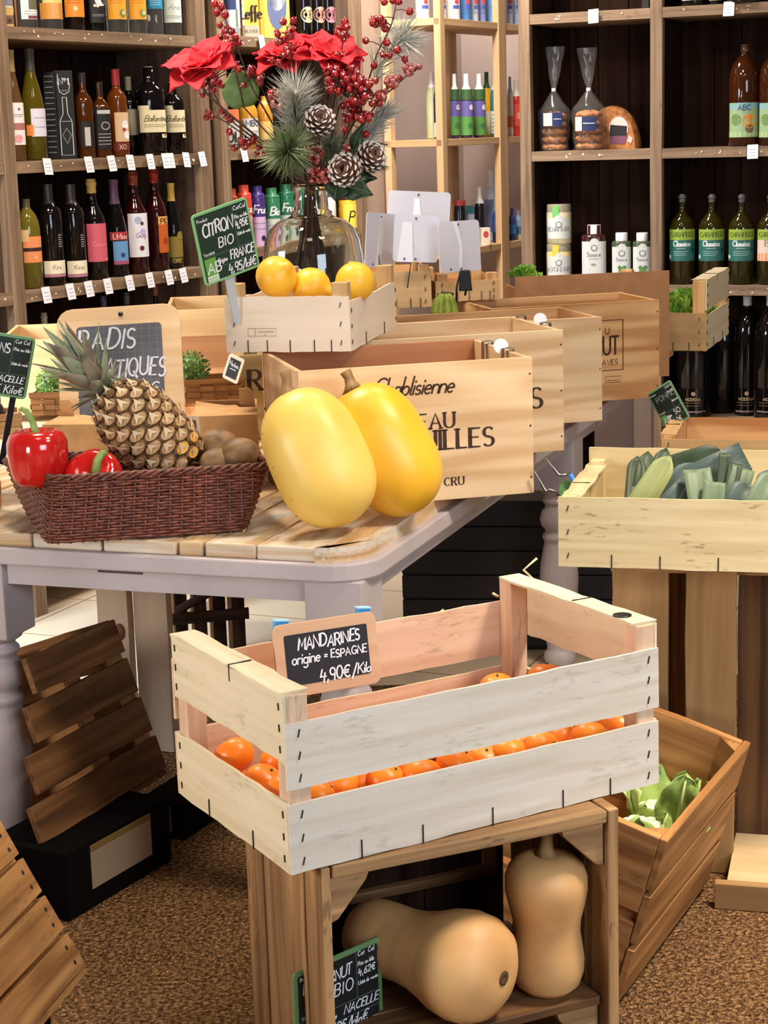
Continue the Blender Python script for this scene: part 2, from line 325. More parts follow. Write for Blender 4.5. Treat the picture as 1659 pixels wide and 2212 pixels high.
# ------------------------------------------------------------------ stroke lettering
def arc(cx, cy, rx, ry, a0, a1, n=9):
    return [(cx+rx*math.cos(R(a0+(a1-a0)*i/n)), cy+ry*math.sin(R(a0+(a1-a0)*i/n))) for i in range(n+1)]
GL = {
 'A': (.74, [[(0, 0), (.37, 1), (.74, 0)], [(.13, .35), (.61, .35)]]),
 'B': (.58, [[(0, 0), (0, 1), (.28, 1)]+arc(.28, .76, .26, .24, 90, -90)+[(0, .52)], [(.28, .52)]+arc(.28, .26, .3, .26, 90, -90)+[(0, 0)]]),
 'C': (.66, [arc(.38, .5, .38, .5, 50, 310, 14)]),
 'D': (.68, [[(0, 0), (0, 1), (.2, 1)]+arc(.2, .5, .48, .5, 90, -90, 12)+[(0, 0)]]),
 'E': (.52, [[(.52, 1), (0, 1), (0, 0), (.52, 0)], [(0, .52), (.42, .52)]]),
 'F': (.5, [[(.5, 1), (0, 1), (0, 0)], [(0, .52), (.4, .52)]]),
 'G': (.7, [arc(.38, .5, .38, .5, 50, 340, 14)+[(.72, .42), (.45, .42)]]),
 'H': (.66, [[(0, 0), (0, 1)], [(.66, 0), (.66, 1)], [(0, .5), (.66, .5)]]),
 'I': (.06, [[(.03, 0), (.03, 1)]]),
 'J': (.4, [[(.4, 1), (.4, .2)]+arc(.2, .2, .2, .2, 0, -160)]),
 'K': (.6, [[(0, 0), (0, 1)], [(.56, 1), (.02, .45)], [(.16, .58), (.6, 0)]]),
 'L': (.48, [[(0, 1), (0, 0), (.48, 0)]]),
 'M': (.8, [[(0, 0), (.06, 1), (.4, .3), (.74, 1), (.8, 0)]]),
 'N': (.66, [[(0, 0), (0, 1), (.66, 0), (.66, 1)]]),
 'O': (.76, [arc(.38, .5, .38, .5, 90, 450, 18)]),
 'P': (.56, [[(0, 0), (0, 1), (.28, 1)]+arc(.28, .73, .28, .27, 90, -90)+[(0, .46)]]),
 'Q': (.76, [arc(.38, .5, .38, .5, 90, 450, 18), [(.45, .25), (.8, -.1)]]),
 'R': (.6, [[(0, 0), (0, 1), (.28, 1)]+arc(.28, .74, .27, .26, 90, -90)+[(0, .48)], [(.26, .48), (.6, 0)]]),
 'S': (.54, [arc(.28, .75, .25, .25, 40, 270, 10)+arc(.27, .25, .27, .25, 90, -140, 10)]),
 'T': (.64, [[(0, 1), (.64, 1)], [(.32, 1), (.32, 0)]]),
 'U': (.66, [[(0, 1), (0, .32)]+arc(.33, .32, .33, .32, 180, 360)+[(.66, 1)]]),
 'V': (.7, [[(0, 1), (.35, 0), (.7, 1)]]),
 'X': (.64, [[(0, 0), (.64, 1)], [(0, 1), (.64, 0)]]),
 'Y': (.64, [[(0, 1), (.32, .5), (.64, 1)], [(.32, .5), (.32, 0)]]),
 'Z': (.6, [[(0, 1), (.6, 1), (0, 0), (.6, 0)]]),
 'W': (.9, [[(0, 1), (.22, 0), (.45, .8), (.68, 0), (.9, 1)]]),
 'a': (.42, [arc(.2, .24, .2, .24, 60, 400, 12), [(.41, .48), (.4, .08), (.46, 0)]]),
 'b': (.42, [[(0, 1), (0, 0)], arc(.21, .24, .2, .24, 160, -160, 12)]),
 'c': (.38, [arc(.22, .24, .2, .24, 50, 310, 10)]),
 'd': (.42, [arc(.2, .24, .2, .24, 60, 400, 12), [(.42, 1), (.42, 0)]]),
 'e': (.42, [[(.03, .25), (.4, .27)]+arc(.21, .24, .2, .24, 10, 310, 12)]),
 'f': (.3, [arc(.26, .8, .14, .2, 60, 180, 6)+[(.12, -.2)], [(0, .48), (.28, .48)]]),
 'g': (.42, [arc(.2, .24, .2, .24, 60, 400, 12), [(.41, .48), (.4, -.2)]+arc(.2, -.2, .2, .16, 0, -150, 6)]),
 'h': (.4, [[(0, 1), (0, 0)], [(0, .28)]+arc(.2, .3, .19, .18, 170, 0, 7)+[(.4, 0)]]),
 'i': (.08, [[(.04, .48), (.04, 0)], [(.04, .68), (.05, .74)]]),
 'k': (.38, [[(0, 1), (0, 0)], [(.34, .48), (.02, .2), (.38, 0)]]),
 'l': (.1, [[(.04, 1), (.04, .06), (.1, 0)]]),
 'm': (.6, [[(0, .48), (0, 0)], [(0, .3)]+arc(.15, .32, .14, .16, 170, 0, 6)+[(.3, 0)], [(.3, .3)]+arc(.45, .32, .14, .16, 170, 0, 6)+[(.6, 0)]]),
 'n': (.38, [[(0, .48), (0, 0)], [(0, .28)]+arc(.19, .3, .18, .18, 170, 0, 7)+[(.38, 0)]]),
 'o': (.42, [arc(.21, .24, .2, .24, 90, 450, 14)]),
 'p': (.42, [[(0, .48), (0, -.35)], arc(.21, .24, .2, .24, 160, -160, 12)]),
 'r': (.28, [[(0, .48), (0, 0)], [(0, .28)]+arc(.17, .3, .16, .18, 170, 50, 5)]),
 's': (.34, [arc(.17, .36, .14, .12, 40, 270, 8)+arc(.17, .12, .16, .12, 90, -140, 8)]),
 't': (.26, [[(.1, .8), (.1, .1), (.2, 0)], [(0, .5), (.26, .5)]]),
 'u': (.4, [[(0, .48), (0, .18)]+arc(.19, .18, .19, .18, 180, 360)+[(.38, .48), (.38, 0)]]),
 'x': (.38, [[(0, 0), (.38, .48)], [(0, .48), (.38, 0)]]),
 'z': (.36, [[(0, .48), (.36, .48), (0, 0), (.36, 0)]]),
 '0': (.52, [arc(.26, .5, .26, .5, 90, 450, 16)]),
 '1': (.3, [[(0, .75), (.22, 1), (.22, 0)]]),
 '2': (.52, [arc(.26, .73, .25, .27, 170, -40, 9)+[(0, 0), (.52, 0)]]),
 '3': (.5, [arc(.24, .75, .24, .25, 150, -90, 9)+arc(.24, .25, .27, .25, 90, -150, 9)]),
 '4': (.54, [[(.1, 1), (0, .4), (.54, .4)], [(.4, .7), (.36, -.1)]]),
 '5': (.5, [[(.48, 1), (.08, 1), (.03, .55)]+arc(.23, .32, .26, .3, 120, -140, 10)]),
 '6': (.5, [[(.38, 1), (.1, .55)]+arc(.25, .27, .24, .27, 150, 510, 14)]),
 '9': (.5, [arc(.25, .7, .23, .28, 0, 360, 14)+[(.48, .7), (.4, 0)]]),
 '8': (.5, [arc(.25, .75, .21, .25, 90, 450, 12), arc(.25, .25, .25, .25, 90, 450, 12)]),
 '7': (.5, [[(0, 1), (.5, 1), (.15, 0)]]),
 '/': (.4, [[(0, -.15), (.4, 1.15)]]), '.': (.08, [[(.02, 0), (.06, .05)]]), ',': (.12, [[(.08, .08), (0, -.18)]]),
 '=': (.4, [[(0, .55), (.4, .55)], [(0, .3), (.4, .3)]]), ':': (.1, [[(.04, .1), (.06, .14)], [(.04, .42), (.06, .46)]]),
 '-': (.3, [[(0, .4), (.3, .4)]]), "'": (.1, [[(.05, 1), (.03, .8)]]),
 '~': (.7, [[(0, .3), (.1, .45), (.2, .15), (.3, .45), (.4, .15), (.5, .45), (.6, .2), (.7, .35)]]),
 'é': (.42, [[(.03, .25), (.4, .27)]+arc(.21, .24, .2, .24, 10, 310, 12), [(.15, .6), (.3, .78)]]),
 'É': (.52, [[(.52, 1), (0, 1), (0, 0), (.52, 0)], [(0, .52), (.42, .52)], [(.2, 1.12), (.4, 1.3)]]),
 'Â': (.74, [[(0, 0), (.37, 1), (.74, 0)], [(.13, .35), (.61, .35)], [(.17, 1.12), (.37, 1.28), (.57, 1.12)]]),
 'â': (.42, [arc(.2, .24, .2, .24, 60, 400, 12), [(.41, .48), (.4, .08), (.46, 0)], [(.06, .6), (.2, .75), (.36, .6)]]),
 'º': (.3, [arc(.15, .82, .13, .16, 90, 450, 10), [(.02, .5), (.28, .5)]]),
 '€': (.7, [arc(.42, .5, .34, .5, 55, 305, 12), [(-.02, .6), (.5, .6)], [(-.02, .4), (.46, .4)]]), ' ': (.3, [])}
def text_width(s, size, spacing): return sum((GL.get(c, GL['~'])[0]+spacing)*size for c in s)-spacing*size
def ribbon(mb, pts, w, mapf, mat, serif=False):
    n = len(pts)
    if n < 2: return
    P = [Vector((p[0], p[1])) for p in pts]; b = len(mb.v)
    for i in range(n):
        t = P[min(i+1, n-1)]-P[max(i-1, 0)]
        if t.length < 1e-9: t = Vector((1, 0))
        t.normalize(); nn = Vector((-t.y, t.x)); ww = w
        if serif: ww = w*(.42+.72*abs(t.y)**1.5)
        e = 1.0
        if 0 < i < n-1:
            a = (P[i]-P[i-1]); c = (P[i+1]-P[i])
            if a.length > 1e-9 and c.length > 1e-9:
                e = min(1.6, 1/max(.5, abs(math.cos(a.angle(c)/2))))
        p0 = P[i]; 
        if i == 0: p0 = p0-t*w*.3
        if i == n-1: p0 = p0+t*w*.3
        for sg in (-1, 1):
            q = p0+nn*(ww*.5*e*sg); mb.v.append(Vector(mapf(q.x, q.y)))
    for i in range(n-1): mb.face((b+2*i, b+2*i+1, b+2*i+3, b+2*i+2), mat)
def text(mb, s, mapf, x, y, size, mat, w=.13, spacing=.22, slant=0, jit=0, serif=False, center=False, wscale=1.0, rise=0, fit=None):
    if fit:
        tw = text_width(s, size, spacing)
        if tw > fit: k_ = fit/tw; wscale *= k_; spacing *= k_
    if center: x = x-sum((GL.get(c, GL['~'])[0]*wscale+spacing)*size for c in s)/2
    for c in s:
        wd, strokes = GL.get(c, GL['~']); dy = random.uniform(-1, 1)*jit*size; k = 1+random.uniform(-1, 1)*jit*.8; sl = slant+random.uniform(-1, 1)*jit*.8
        for st in strokes:
            pts = [(x+(px*wscale+py*sl)*size*k, y+dy+rise*x+py*size*k) for px, py in st]
            ribbon(mb, pts, w*size, mapf, mat, serif)
            if serif:
                for e, nb in ((0, 1), (-1, -2)):
                    py = st[e][1]
                    if (abs(py) < .02 or abs(py-1) < .02) and abs(st[nb][1]-py) > .25 and c not in 'CGOQS':
                        ex, ey = pts[e]; ribbon(mb, [(ex-.15*size, ey), (ex+.15*size, ey)], w*size*.45, mapf, mat)
        x += (wd*wscale+spacing)*size
    return x
def scribble(mb, mapf, x0, x1, y, size, mat, w=.12):
    n = max(3, int((x1-x0)/(size*.35))); pts = []
    for i in range(n+1): pts.append((x0+(x1-x0)*i/n, y+size*(.5 if i % 2 else 0)*random.uniform(.5, 1.0)))
    ribbon(mb, pts, w*size, mapf, mat)
# ================================================================== SETTING
def carpet_mat(name, c1, c2, c3):
    m, nt, b = new(name); N = nt.nodes.new; Lk = nt.links.new
    tc = N('ShaderNodeTexCoord'); vo = N('ShaderNodeTexVoronoi'); vo.inputs['Scale'].default_value = 150; vo.inputs['Randomness'].default_value = 1
    nz = N('ShaderNodeTexNoise'); nz.inputs['Scale'].default_value = 90; nz.inputs['Detail'].default_value = 3
    mp = N('ShaderNodeMapping'); mp.inputs['Scale'].default_value = (1, 1, .2); Lk(tc.outputs['Object'], mp.inputs[0]); Lk(mp.outputs[0], nz.inputs['Vector'])
    mx0 = N('ShaderNodeMix'); mx0.data_type = 'RGBA'; mx0.inputs[0].default_value = .02; Lk(mp.outputs[0], mx0.inputs[6]); Lk(nz.outputs['Color'], mx0.inputs[7]); Lk(mx0.outputs[2], vo.inputs['Vector'])
    n2 = N('ShaderNodeTexNoise'); n2.inputs['Scale'].default_value = 120; n2.inputs['Detail'].default_value = 4; Lk(mp.outputs[0], n2.inputs['Vector'])
    rp = N('ShaderNodeValToRGB'); e = rp.color_ramp.elements; e[0].position = .32; e[1].position = .70; e[0].color = lin(c1); e[1].color = lin(c3)
    k = e.new(.5); k.color = lin(c2); Lk(n2.outputs['Fac'], rp.inputs[0]); Lk(rp.outputs[0], b.inputs['Base Color'])
    b.inputs['Roughness'].default_value = .95; b.inputs['Specular IOR Level'].default_value = .1
    ad = N('ShaderNodeMath'); ad.operation = 'SUBTRACT'; Lk(n2.outputs['Fac'], ad.inputs[0]); Lk(vo.outputs['Distance'], ad.inputs[1])
    bp = N('ShaderNodeBump'); bp.inputs['Strength'].default_value = 1; bp.inputs['Distance'].default_value = .012; Lk(ad.outputs[0], bp.inputs['Height']); Lk(bp.outputs[0], b.inputs['Normal'])
    return m
def tile_mat():
    m, nt, b = new('cream tile'); N = nt.nodes.new; Lk = nt.links.new
    tc = N('ShaderNodeTexCoord'); mp = N('ShaderNodeMapping'); mp.inputs['Rotation'].default_value = (0, 0, R(24)); mp.inputs['Scale'].default_value = (2.5, 2.5, 2.5); Lk(tc.outputs['Object'], mp.inputs[0])
    br = N('ShaderNodeTexBrick'); br.offset = 0; br.inputs['Scale'].default_value = 1; br.inputs['Brick Width'].default_value = 1; br.inputs['Row Height'].default_value = 1; br.inputs['Mortar Size'].default_value = .008
    br.inputs['Color1'].default_value = lin((226, 206, 176)); br.inputs['Color2'].default_value = lin((222, 200, 170)); br.inputs['Mortar'].default_value = lin((150, 122, 94)); Lk(mp.outputs[0], br.inputs['Vector'])
    Lk(br.outputs['Color'], b.inputs['Base Color']); b.inputs['Roughness'].default_value = .3
    return m
o = MB().box(-4, 4, -2.5, 9, -.06, 0, tile_mat()).build('floor'); struct(o)
WALL = M_((206, 186, 176), .85, noise=.05, nscale=4)
DIRL = Vector((math.sin(R(28.7)), math.cos(R(28.7)), 0)); DEPL = Vector((-DIRL.y, DIRL.x, 0))
DIRR = Vector((math.cos(R(23)), -math.sin(R(23)), 0)); DEPR = Vector((-DIRR.y, DIRR.x, 0))
PL = PY(20, 350, 5.5); PL.z = 0
PR = PY(1125, 330, 6.9); PR.z = 0
def wallbox(name, p, ang, x0, x1, y0, y1):
    o = MB().box(x0, x1, y0, y1, 0, 2.9, WALL).build(name, loc=(p.x, p.y, 0), rot=(0, 0, ang)); return struct(o)
AL = math.atan2(DIRL.y, DIRL.x); AR = -R(23)
wallbox('wall_left', PL, AL, -3.0, 4.2, .40, .5)
wallbox('wall_back', PR, AR, -2.0, 3.0, 2.0, 2.1)
o = MB().box(-1.75, -1.30, .9, 2.2, 0, .68, WALL).build('shade_block'); struct(o)  # unseen low block added to shade the lower left carpet
# carpet mat
q = [PZ(1690, 2085, 0), PZ(1500, 2420, 0)]
mb = MB()
mb.box(-1.45, 1.25, 1.5, 4.65, 0, .005, carpet_mat('loop pile', (70, 46, 28), (140, 102, 66), (200, 158, 110)), axis=1)
o = mb.build('carpet_mat', rot=None)
tag(o, 'brown loop pile carpet mat covering the floor around the display crates', 'carpet')
# low black cabinet behind the table
mb = MB(); BLKWOOD = M_((34, 29, 31), .55)
for i in range(6): mb.box(.0, .72, 0, .36, .012+.07*i, .012+.07*i+.066, BLKWOOD)
mb.box(.01, .71, .012, .35, 0, .43, BLACK)
cbp = PY(868, 1240, 5.0)
o = mb.build('low_cabinet', loc=(cbp.x, cbp.y, 0), rot=(0, 0, R(-8)), bevel=.003)
tag(o, 'low black cabinet with horizontal board joints standing under the far end of the table', 'cabinet')
mb = MB(); gp = PY(1284, 960, 6.1)
mb.box(0, .14, 0, .03, 0, .62, M_((112, 94, 90), .8)); mb.box(.14, .20, -.01, .03, 0, .62, M_((150, 132, 122), .8), axis=2)
o = mb.build('partition_panel', loc=(gp.x, gp.y, 0), rot=(0, 0, AR), bevel=.002)
tag(o, 'dull grey partition panel between the table end and the oil shelving', 'panel')

# ================================================================== SHELVING
class Unit:
    def __init__(s, p, ang): s.p = p; s.X = Vector((math.cos(ang), math.sin(ang), 0)); s.Y = Vector((-math.sin(ang), math.cos(ang), 0)); s.ang = ang
    def at(s, a, b, z): return s.p+s.X*a+s.Y*b+Vector((0, 0, z))
    def s_px(s, px, dy, z):
        lo, hi = -1.5, 3.5
        f = lambda a: pj(s.at(a, dy, z))[0]-px
        for _ in range(50):
            m = (lo+hi)/2
            if f(m) < 0: lo = m
            else: hi = m
        return m
def board_tags(parent, unit, xs, z, h=.036, y=-.006, label=None, w=.038, hh=.05):
    for x in xs:
        mb = MB(); a = random.uniform(-.12, .12)
        M = Matrix.Translation((x, y-.001, z)) @ Matrix.Rotation(a*.5, 4, 'Y') @ Matrix.Rotation(-.18, 4, 'X')
        mb.box(-w/2, w/2, -.0012, 0, -hh+.006, .006, WHITE, M=M)
        f = lambda u, v, M=M: M @ Vector((u, -.0018, v))
        TG = M_((150, 160, 200), .7)
        for k in range(3): scribble(mb, f, -w*.32, w*.3, -.012-.011*k, .005, TG, .2)
        mb.build('price_tag', parent)
def shelf_unit(name, label, p, ang, posts, boards, depth, top, wood, back, side, tags={}, zbot=0):
    t = thing(name, label, 'shelf', (p.x, p.y, 0), ang)
    for (a, b) in posts:
        mb = MB(); mb.box(a, b, 0, .035, zbot, top, wood, seg=16, jit=.0015)
        mb.build('post', t, bevel=.002)
        mb = MB(); mb.box(a+.004, b-.004, .035, depth, zbot, top, side, axis=2); mb.build('side_panel', t)
    for (a, b, z) in boards:
        mb = MB(); mb.box(a, b, .002, depth, z-.036, z, wood, seg=10, jit=.0015)
        for k in range(int((b-a)/.07)):
            x = a+random.uniform(.03, b-a-.03); rr = random.uniform(.003, .006)
            mb.lathe([(0, 0), (rr, 0), (rr*.7, .0015), (0, .0016)], 7, M_((222, 200, 170), .8), M=Matrix.Translation((x, .002, z-random.uniform(.01, .026))) @ Matrix.Rotation(R(90), 4, 'X'))
        o = mb.build('shelf_board', t, bevel=.002)
        for (ta, tb, tz), xs in tags.items():
            if abs(tz-z) < .02 and abs(ta-a) < .02: board_tags(o, None, xs, z)
    x0 = min(a for a, b in posts); x1 = max(b for a, b in posts)
    mb = MB(); x = x0
    while x < x1:
        w = random.uniform(.09, .14); mb.box(x, min(x+w-.004, x1), depth, depth+.015, zbot, top, back, axis=2); x += w
    mb.box(x0, x1, depth+.0155, depth+.022, zbot, top, back, axis=2)
    mb.build('back_panel', t)
    return t
UL = Unit(PL, AL); UR = Unit(PR, AR)
def zat(unit, px, py):
    q = PP(px, py, unit.p, unit.Y); return q.z
ZL = [zat(UL, 33, 57), zat(UL, 40, 349), zat(UL, 52, 630)]; dz = (ZL[0]-ZL[2])/2
LZ = [ZL[0]+dz, ZL[0], ZL[1], ZL[2], ZL[2]-dz, ZL[2]-2*dz]
sL = lambda px, z, dy=0: UL.s_px(px, dy, z)
b1a, b1b = sL(33, 1.45), sL(433, 1.45)
b2a, b2b = sL(496, 1.45), sL(776, 1.45)
zB2 = [zat(UL, 545, 79), zat(UL, 522, 323), zat(UL, 470, 545)]
t1 = {(b1a, b1b, LZ[2]): [sL(x, LZ[2]) for x in (97, 186, 235, 276, 319, 352, 363, 397, 431)],
      (b1a, b1b, LZ[3]): [sL(x, LZ[3]) for x in (94, 146, 186, 227, 274, 318, 359, 390)]}
shelf_unit('shelving_unit', 'weathered wooden bottle shelving on the left behind the blackboard', PL, AL,
    [(-.30, -.24), (b1a-.055, b1a), (b1b, sL(456, 1.45))], [(b1a, b1b, z) for z in LZ]+[(-.24, b1a-.055, z) for z in LZ], .34, 2.3, W_SHELF, W_DARK, W_SIDE, t1)
t2 = {(b2a, b2b, zB2[0]): [sL(x, zB2[0]) for x in (560, 717, 735, 755)], (b2a, b2b, zB2[1]): [sL(522, zB2[1]), sL(640, zB2[1])]}
shelf_unit('shelving_unit', 'weathered wooden drinks shelving behind the flower vase', PL, AL,
    [(sL(479, 1.45), b2a), (b2b, b2b+.05)], [(b2a, b2b, z) for z in (zB2[0]+dz, zB2[0], zB2[1], zB2[2], zB2[2]-dz)], .34, 2.3, W_SHELF, W_DARK, W_SIDE, t2)
mb = MB(); mb.box(b2b+.055, b2b+.22, .01, .34, 0, 2.3, M_((176, 152, 134), .8, noise=.08, nscale=5), axis=2)
o = mb.build('end_panel', loc=(PL.x, PL.y, 0), rot=(0, 0, AL)); o.name = 'trim_1'; struct(o)
# open pine shelf
PPN = PY(957, 330, 7.4); PPN.z = 0; UP_ = Unit(PPN, AL)
zP = [PY(960, 37, 7.4).z, PY(958, 301, 7.4).z, PY(960, 545, 7.4).z]
W_PS = wood('light pine shelf', (222, 184, 138), (190, 148, 104), 1.3, 24, tone=.15)
sP = lambda px, z, dy=0: UP_.s_px(px, dy, z)
pa = sP(977, 1.5)-.0; pb0, pb1 = sP(1081, 1.4), sP(1097, 1.4)
t = thing('shelving_unit', 'open light pine shelf of cleaning bottles between the two dark shelving units', 'shelf', (PPN.x, PPN.y, 0), AL)
for (a, b, y0, y1) in ((0, .042, 0, .03), (0, .042, .235, .265), (pb0, pb1, 0, .03), (pb0, pb1, .235, .265), (pb1+.36, pb1+.4, 0, .03)):
    MB().box(a, b, y0, y1, 0, 2.25, W_PS, axis=2).build('post', t, bevel=.002)
for z in (zP[0], zP[1], zP[2], zP[2]-.43):
    MB().box(.0, pb1+.4, .004, .265, z-.028, z, W_PS, axis=0).build('shelf_board', t, bevel=.002)
# dark grocery shelving on the right
zR = [zat(UR, 1145, 31.4), zat(UR, 1146, 328), zat(UR, 1600, 617), zat(UR, 1457, 902)]
sR = lambda px, z, dy=0: UR.s_px(px, dy, z)
r1a, r1b = sR(1147, 1.4), sR(1404, 1.4); r2a = sR(1430, 1.4); r2b = r2a+(r1b-r1a)
tr = {(r1a, r1b, zR[0]): [sR(1283, zR[0])], (r2a, r2b, zR[0]): [sR(1576, zR[0])], (r2a, r2b, zR[1]): [sR(1627, zR[1])]}
rb = []
for z in (zR[0]+.46, zR[0], zR[1], zR[2], zR[3], .06): rb += [(r1a, r1b, z), (r2a, r2b, z)]
shelf_unit('shelving_unit', 'dark backed square compartment shelving on the right with bread and oil', PR, AR,
    [(sR(1123, 1.4), r1a), (r1b, r2a), (r2b, r2b+.045)], rb, .34, 2.4, W_SHELF, W_DARK, W_DARK, tr)

# ================================================================== TABLE
TA = -R(19.5); TC = PZ(793, 1225, .692); TX = Vector((math.cos(TA), math.sin(TA), 0)); TY = Vector((-TX.y, TX.x, 0))
ZT = .72; TW, TL = 1.45, 2.25
def tl(P): d = Vector(P)-TC; return d.dot(TX), d.dot(TY)
tb = thing('farm_table', 'long farm table with worn plank top, lilac grey apron and turned legs', 'table', (TC.x, TC.y, 0), TA)
def rrect(x0, x1, y0, y1, r, n=6, corners=(1, 1, 1, 1)):
    pts = []
    for (cx, cy, a, on) in ((x1-r, y0+r, -90, corners[0]), (x1-r, y1-r, 0, corners[1]), (x0+r, y1-r, 90, corners[2]), (x0+r, y0+r, 180, corners[3])):
        for k in range(n+1):
            w = R(a+90*k/n); pts.append((cx+r*math.cos(w), cy+r*math.sin(w)))
    return pts
MB().prism(rrect(-TW, 0, 0, TL, .09), .658, .692, LILAC).build('top_frame', tb, bevel=.004)
edges = [-TW+.015]; jx = [tl(PZ(x, y, ZT))[0] for x, y in ((160, 1187), (325, 1196), (385, 1198), (502, 1205), (660, 1212))]
x = jx[0]
pre = []
while x-.15 > -TW+.06: x -= .15; pre.append(x)
edges = [-TW+.015]+pre[::-1]+jx+[-.018]
for i in range(len(edges)-1):
    a, b = edges[i]+.0018, edges[i+1]-.0018
    mb = MB()
    if i == len(edges)-2:
        pts = [p for p in rrect(a, b, .012, TL-.02, .085, 6) if True]
        pts = [(a, .014)]+[p for p in rrect(a, b, .012, TL-.02, .085, 6)[:7]]+[(b, TL-.02), (a, TL-.02)]
        n = len(pts)
        mb.prism(pts, .692, .72, W_TOP)
        for k in range(len(mb.uv)): mb.uv[k] = [(v, u) for u, v in mb.uv[k]] if k < 2 else mb.uv[k]
    else:
        mb.box(a, b, .010+random.uniform(0, .006), TL-.02, .692, .72-random.uniform(0, .002), W_TOP, seg=30, jit=.002, axis=1)
    mb.build('plank', tb, bevel=0 if i == len(edges)-2 else .004)
def apron(x0, x1, y0, y1, z0=.612, z1=.658, name='apron'):
    return MB().box(x0, x1, y0, y1, z0, z1, LILAC).build(name, tb, bevel=.002)
n0, n1 = tl(PZ(192, 1240, .65))[0], tl(PZ(292, 1245, .65))[0]
mb = MB(); mb.box(-TW+.1, n0, .035, .06, .612, .658, LILAC); mb.box(n0, n1, .035, .06, .612, .645, LILAC); mb.box(n1, -.11, .035, .06, .612, .658, LILAC)
mb.build('apron', tb)
apron(-.06, -.035, .10, TL-.1); apron(-TW+.035, -TW+.06, .1, TL-.1); apron(-TW+.1, -.11, TL-.06, TL-.035)
LEGP = [(.052, .50), (.05, .492), (.036, .484), (.034, .478), (.043, .470), (.043, .462), (.036, .455), (.035, .448), (.046, .435), (.051, .415), (.046, .395), (.036, .385), (.035, .378), (.044, .37), (.044, .362), (.038, .352), (.043, .33), (.05, .29), (.053, .25), (.05, .19), (.042, .11), (.035, .06), (.034, .05), (.043, .04), (.045, .025), (.036, .005), (.03, 0)]
for (x, y) in ((-.075, .075), (-.815, .075), (-.075, 1.72), (-TW+.075, .075), (-TW+.075, 1.9)):
    mb = MB(); mb.box(x-.056, x+.056, y-.056, y+.056, .5, .658, LILAC, axis=2)
    mb.lathe([(r, max(z, .005 if y < .5 else 0)) for r, z in LEGP][::-1], 20, LILAC, M=Matrix.Translation((x, y, 0)))
    mb.build('leg', tb, bevel=.004)
# limed plank trestle under the table
tp = thing('trestle', 'pale limed plank trestle standing under the table', 'trestle', (0, 0, .006))
for (x0, x1) in ((230, 300), (308, 382)):
    a, b = PZ(x0, 1625, .0), PZ(x1, 1625, 0); ww = (b-a).length
    mb = MB(); mb.box(0, ww, 0, .03, 0, .640, W_PALE, axis=2, seg=8, jit=.002)
    if x0 == 230:
        mb.lathe([(0, 0), (.014, 0), (.014, .002), (0, .002)], 10, M_((110, 74, 44), .7), M=Matrix.Translation((ww*.72, 0, .30)) @ Matrix.Rotation(R(90), 4, 'X') @ Matrix.Diagonal((1, 1.5, 1, 1)))
    mb.build('leg', tp, loc=(a.x, a.y, 0), rot=(0, 0, TA))
a = PZ(232, 1625, 0)
mb = MB(); mb.box(0, .26, .035, .07, .57, .60, W_PALE); mb.build('crossbar', tp, loc=(a.x, a.y, 0), rot=(0, 0, TA))
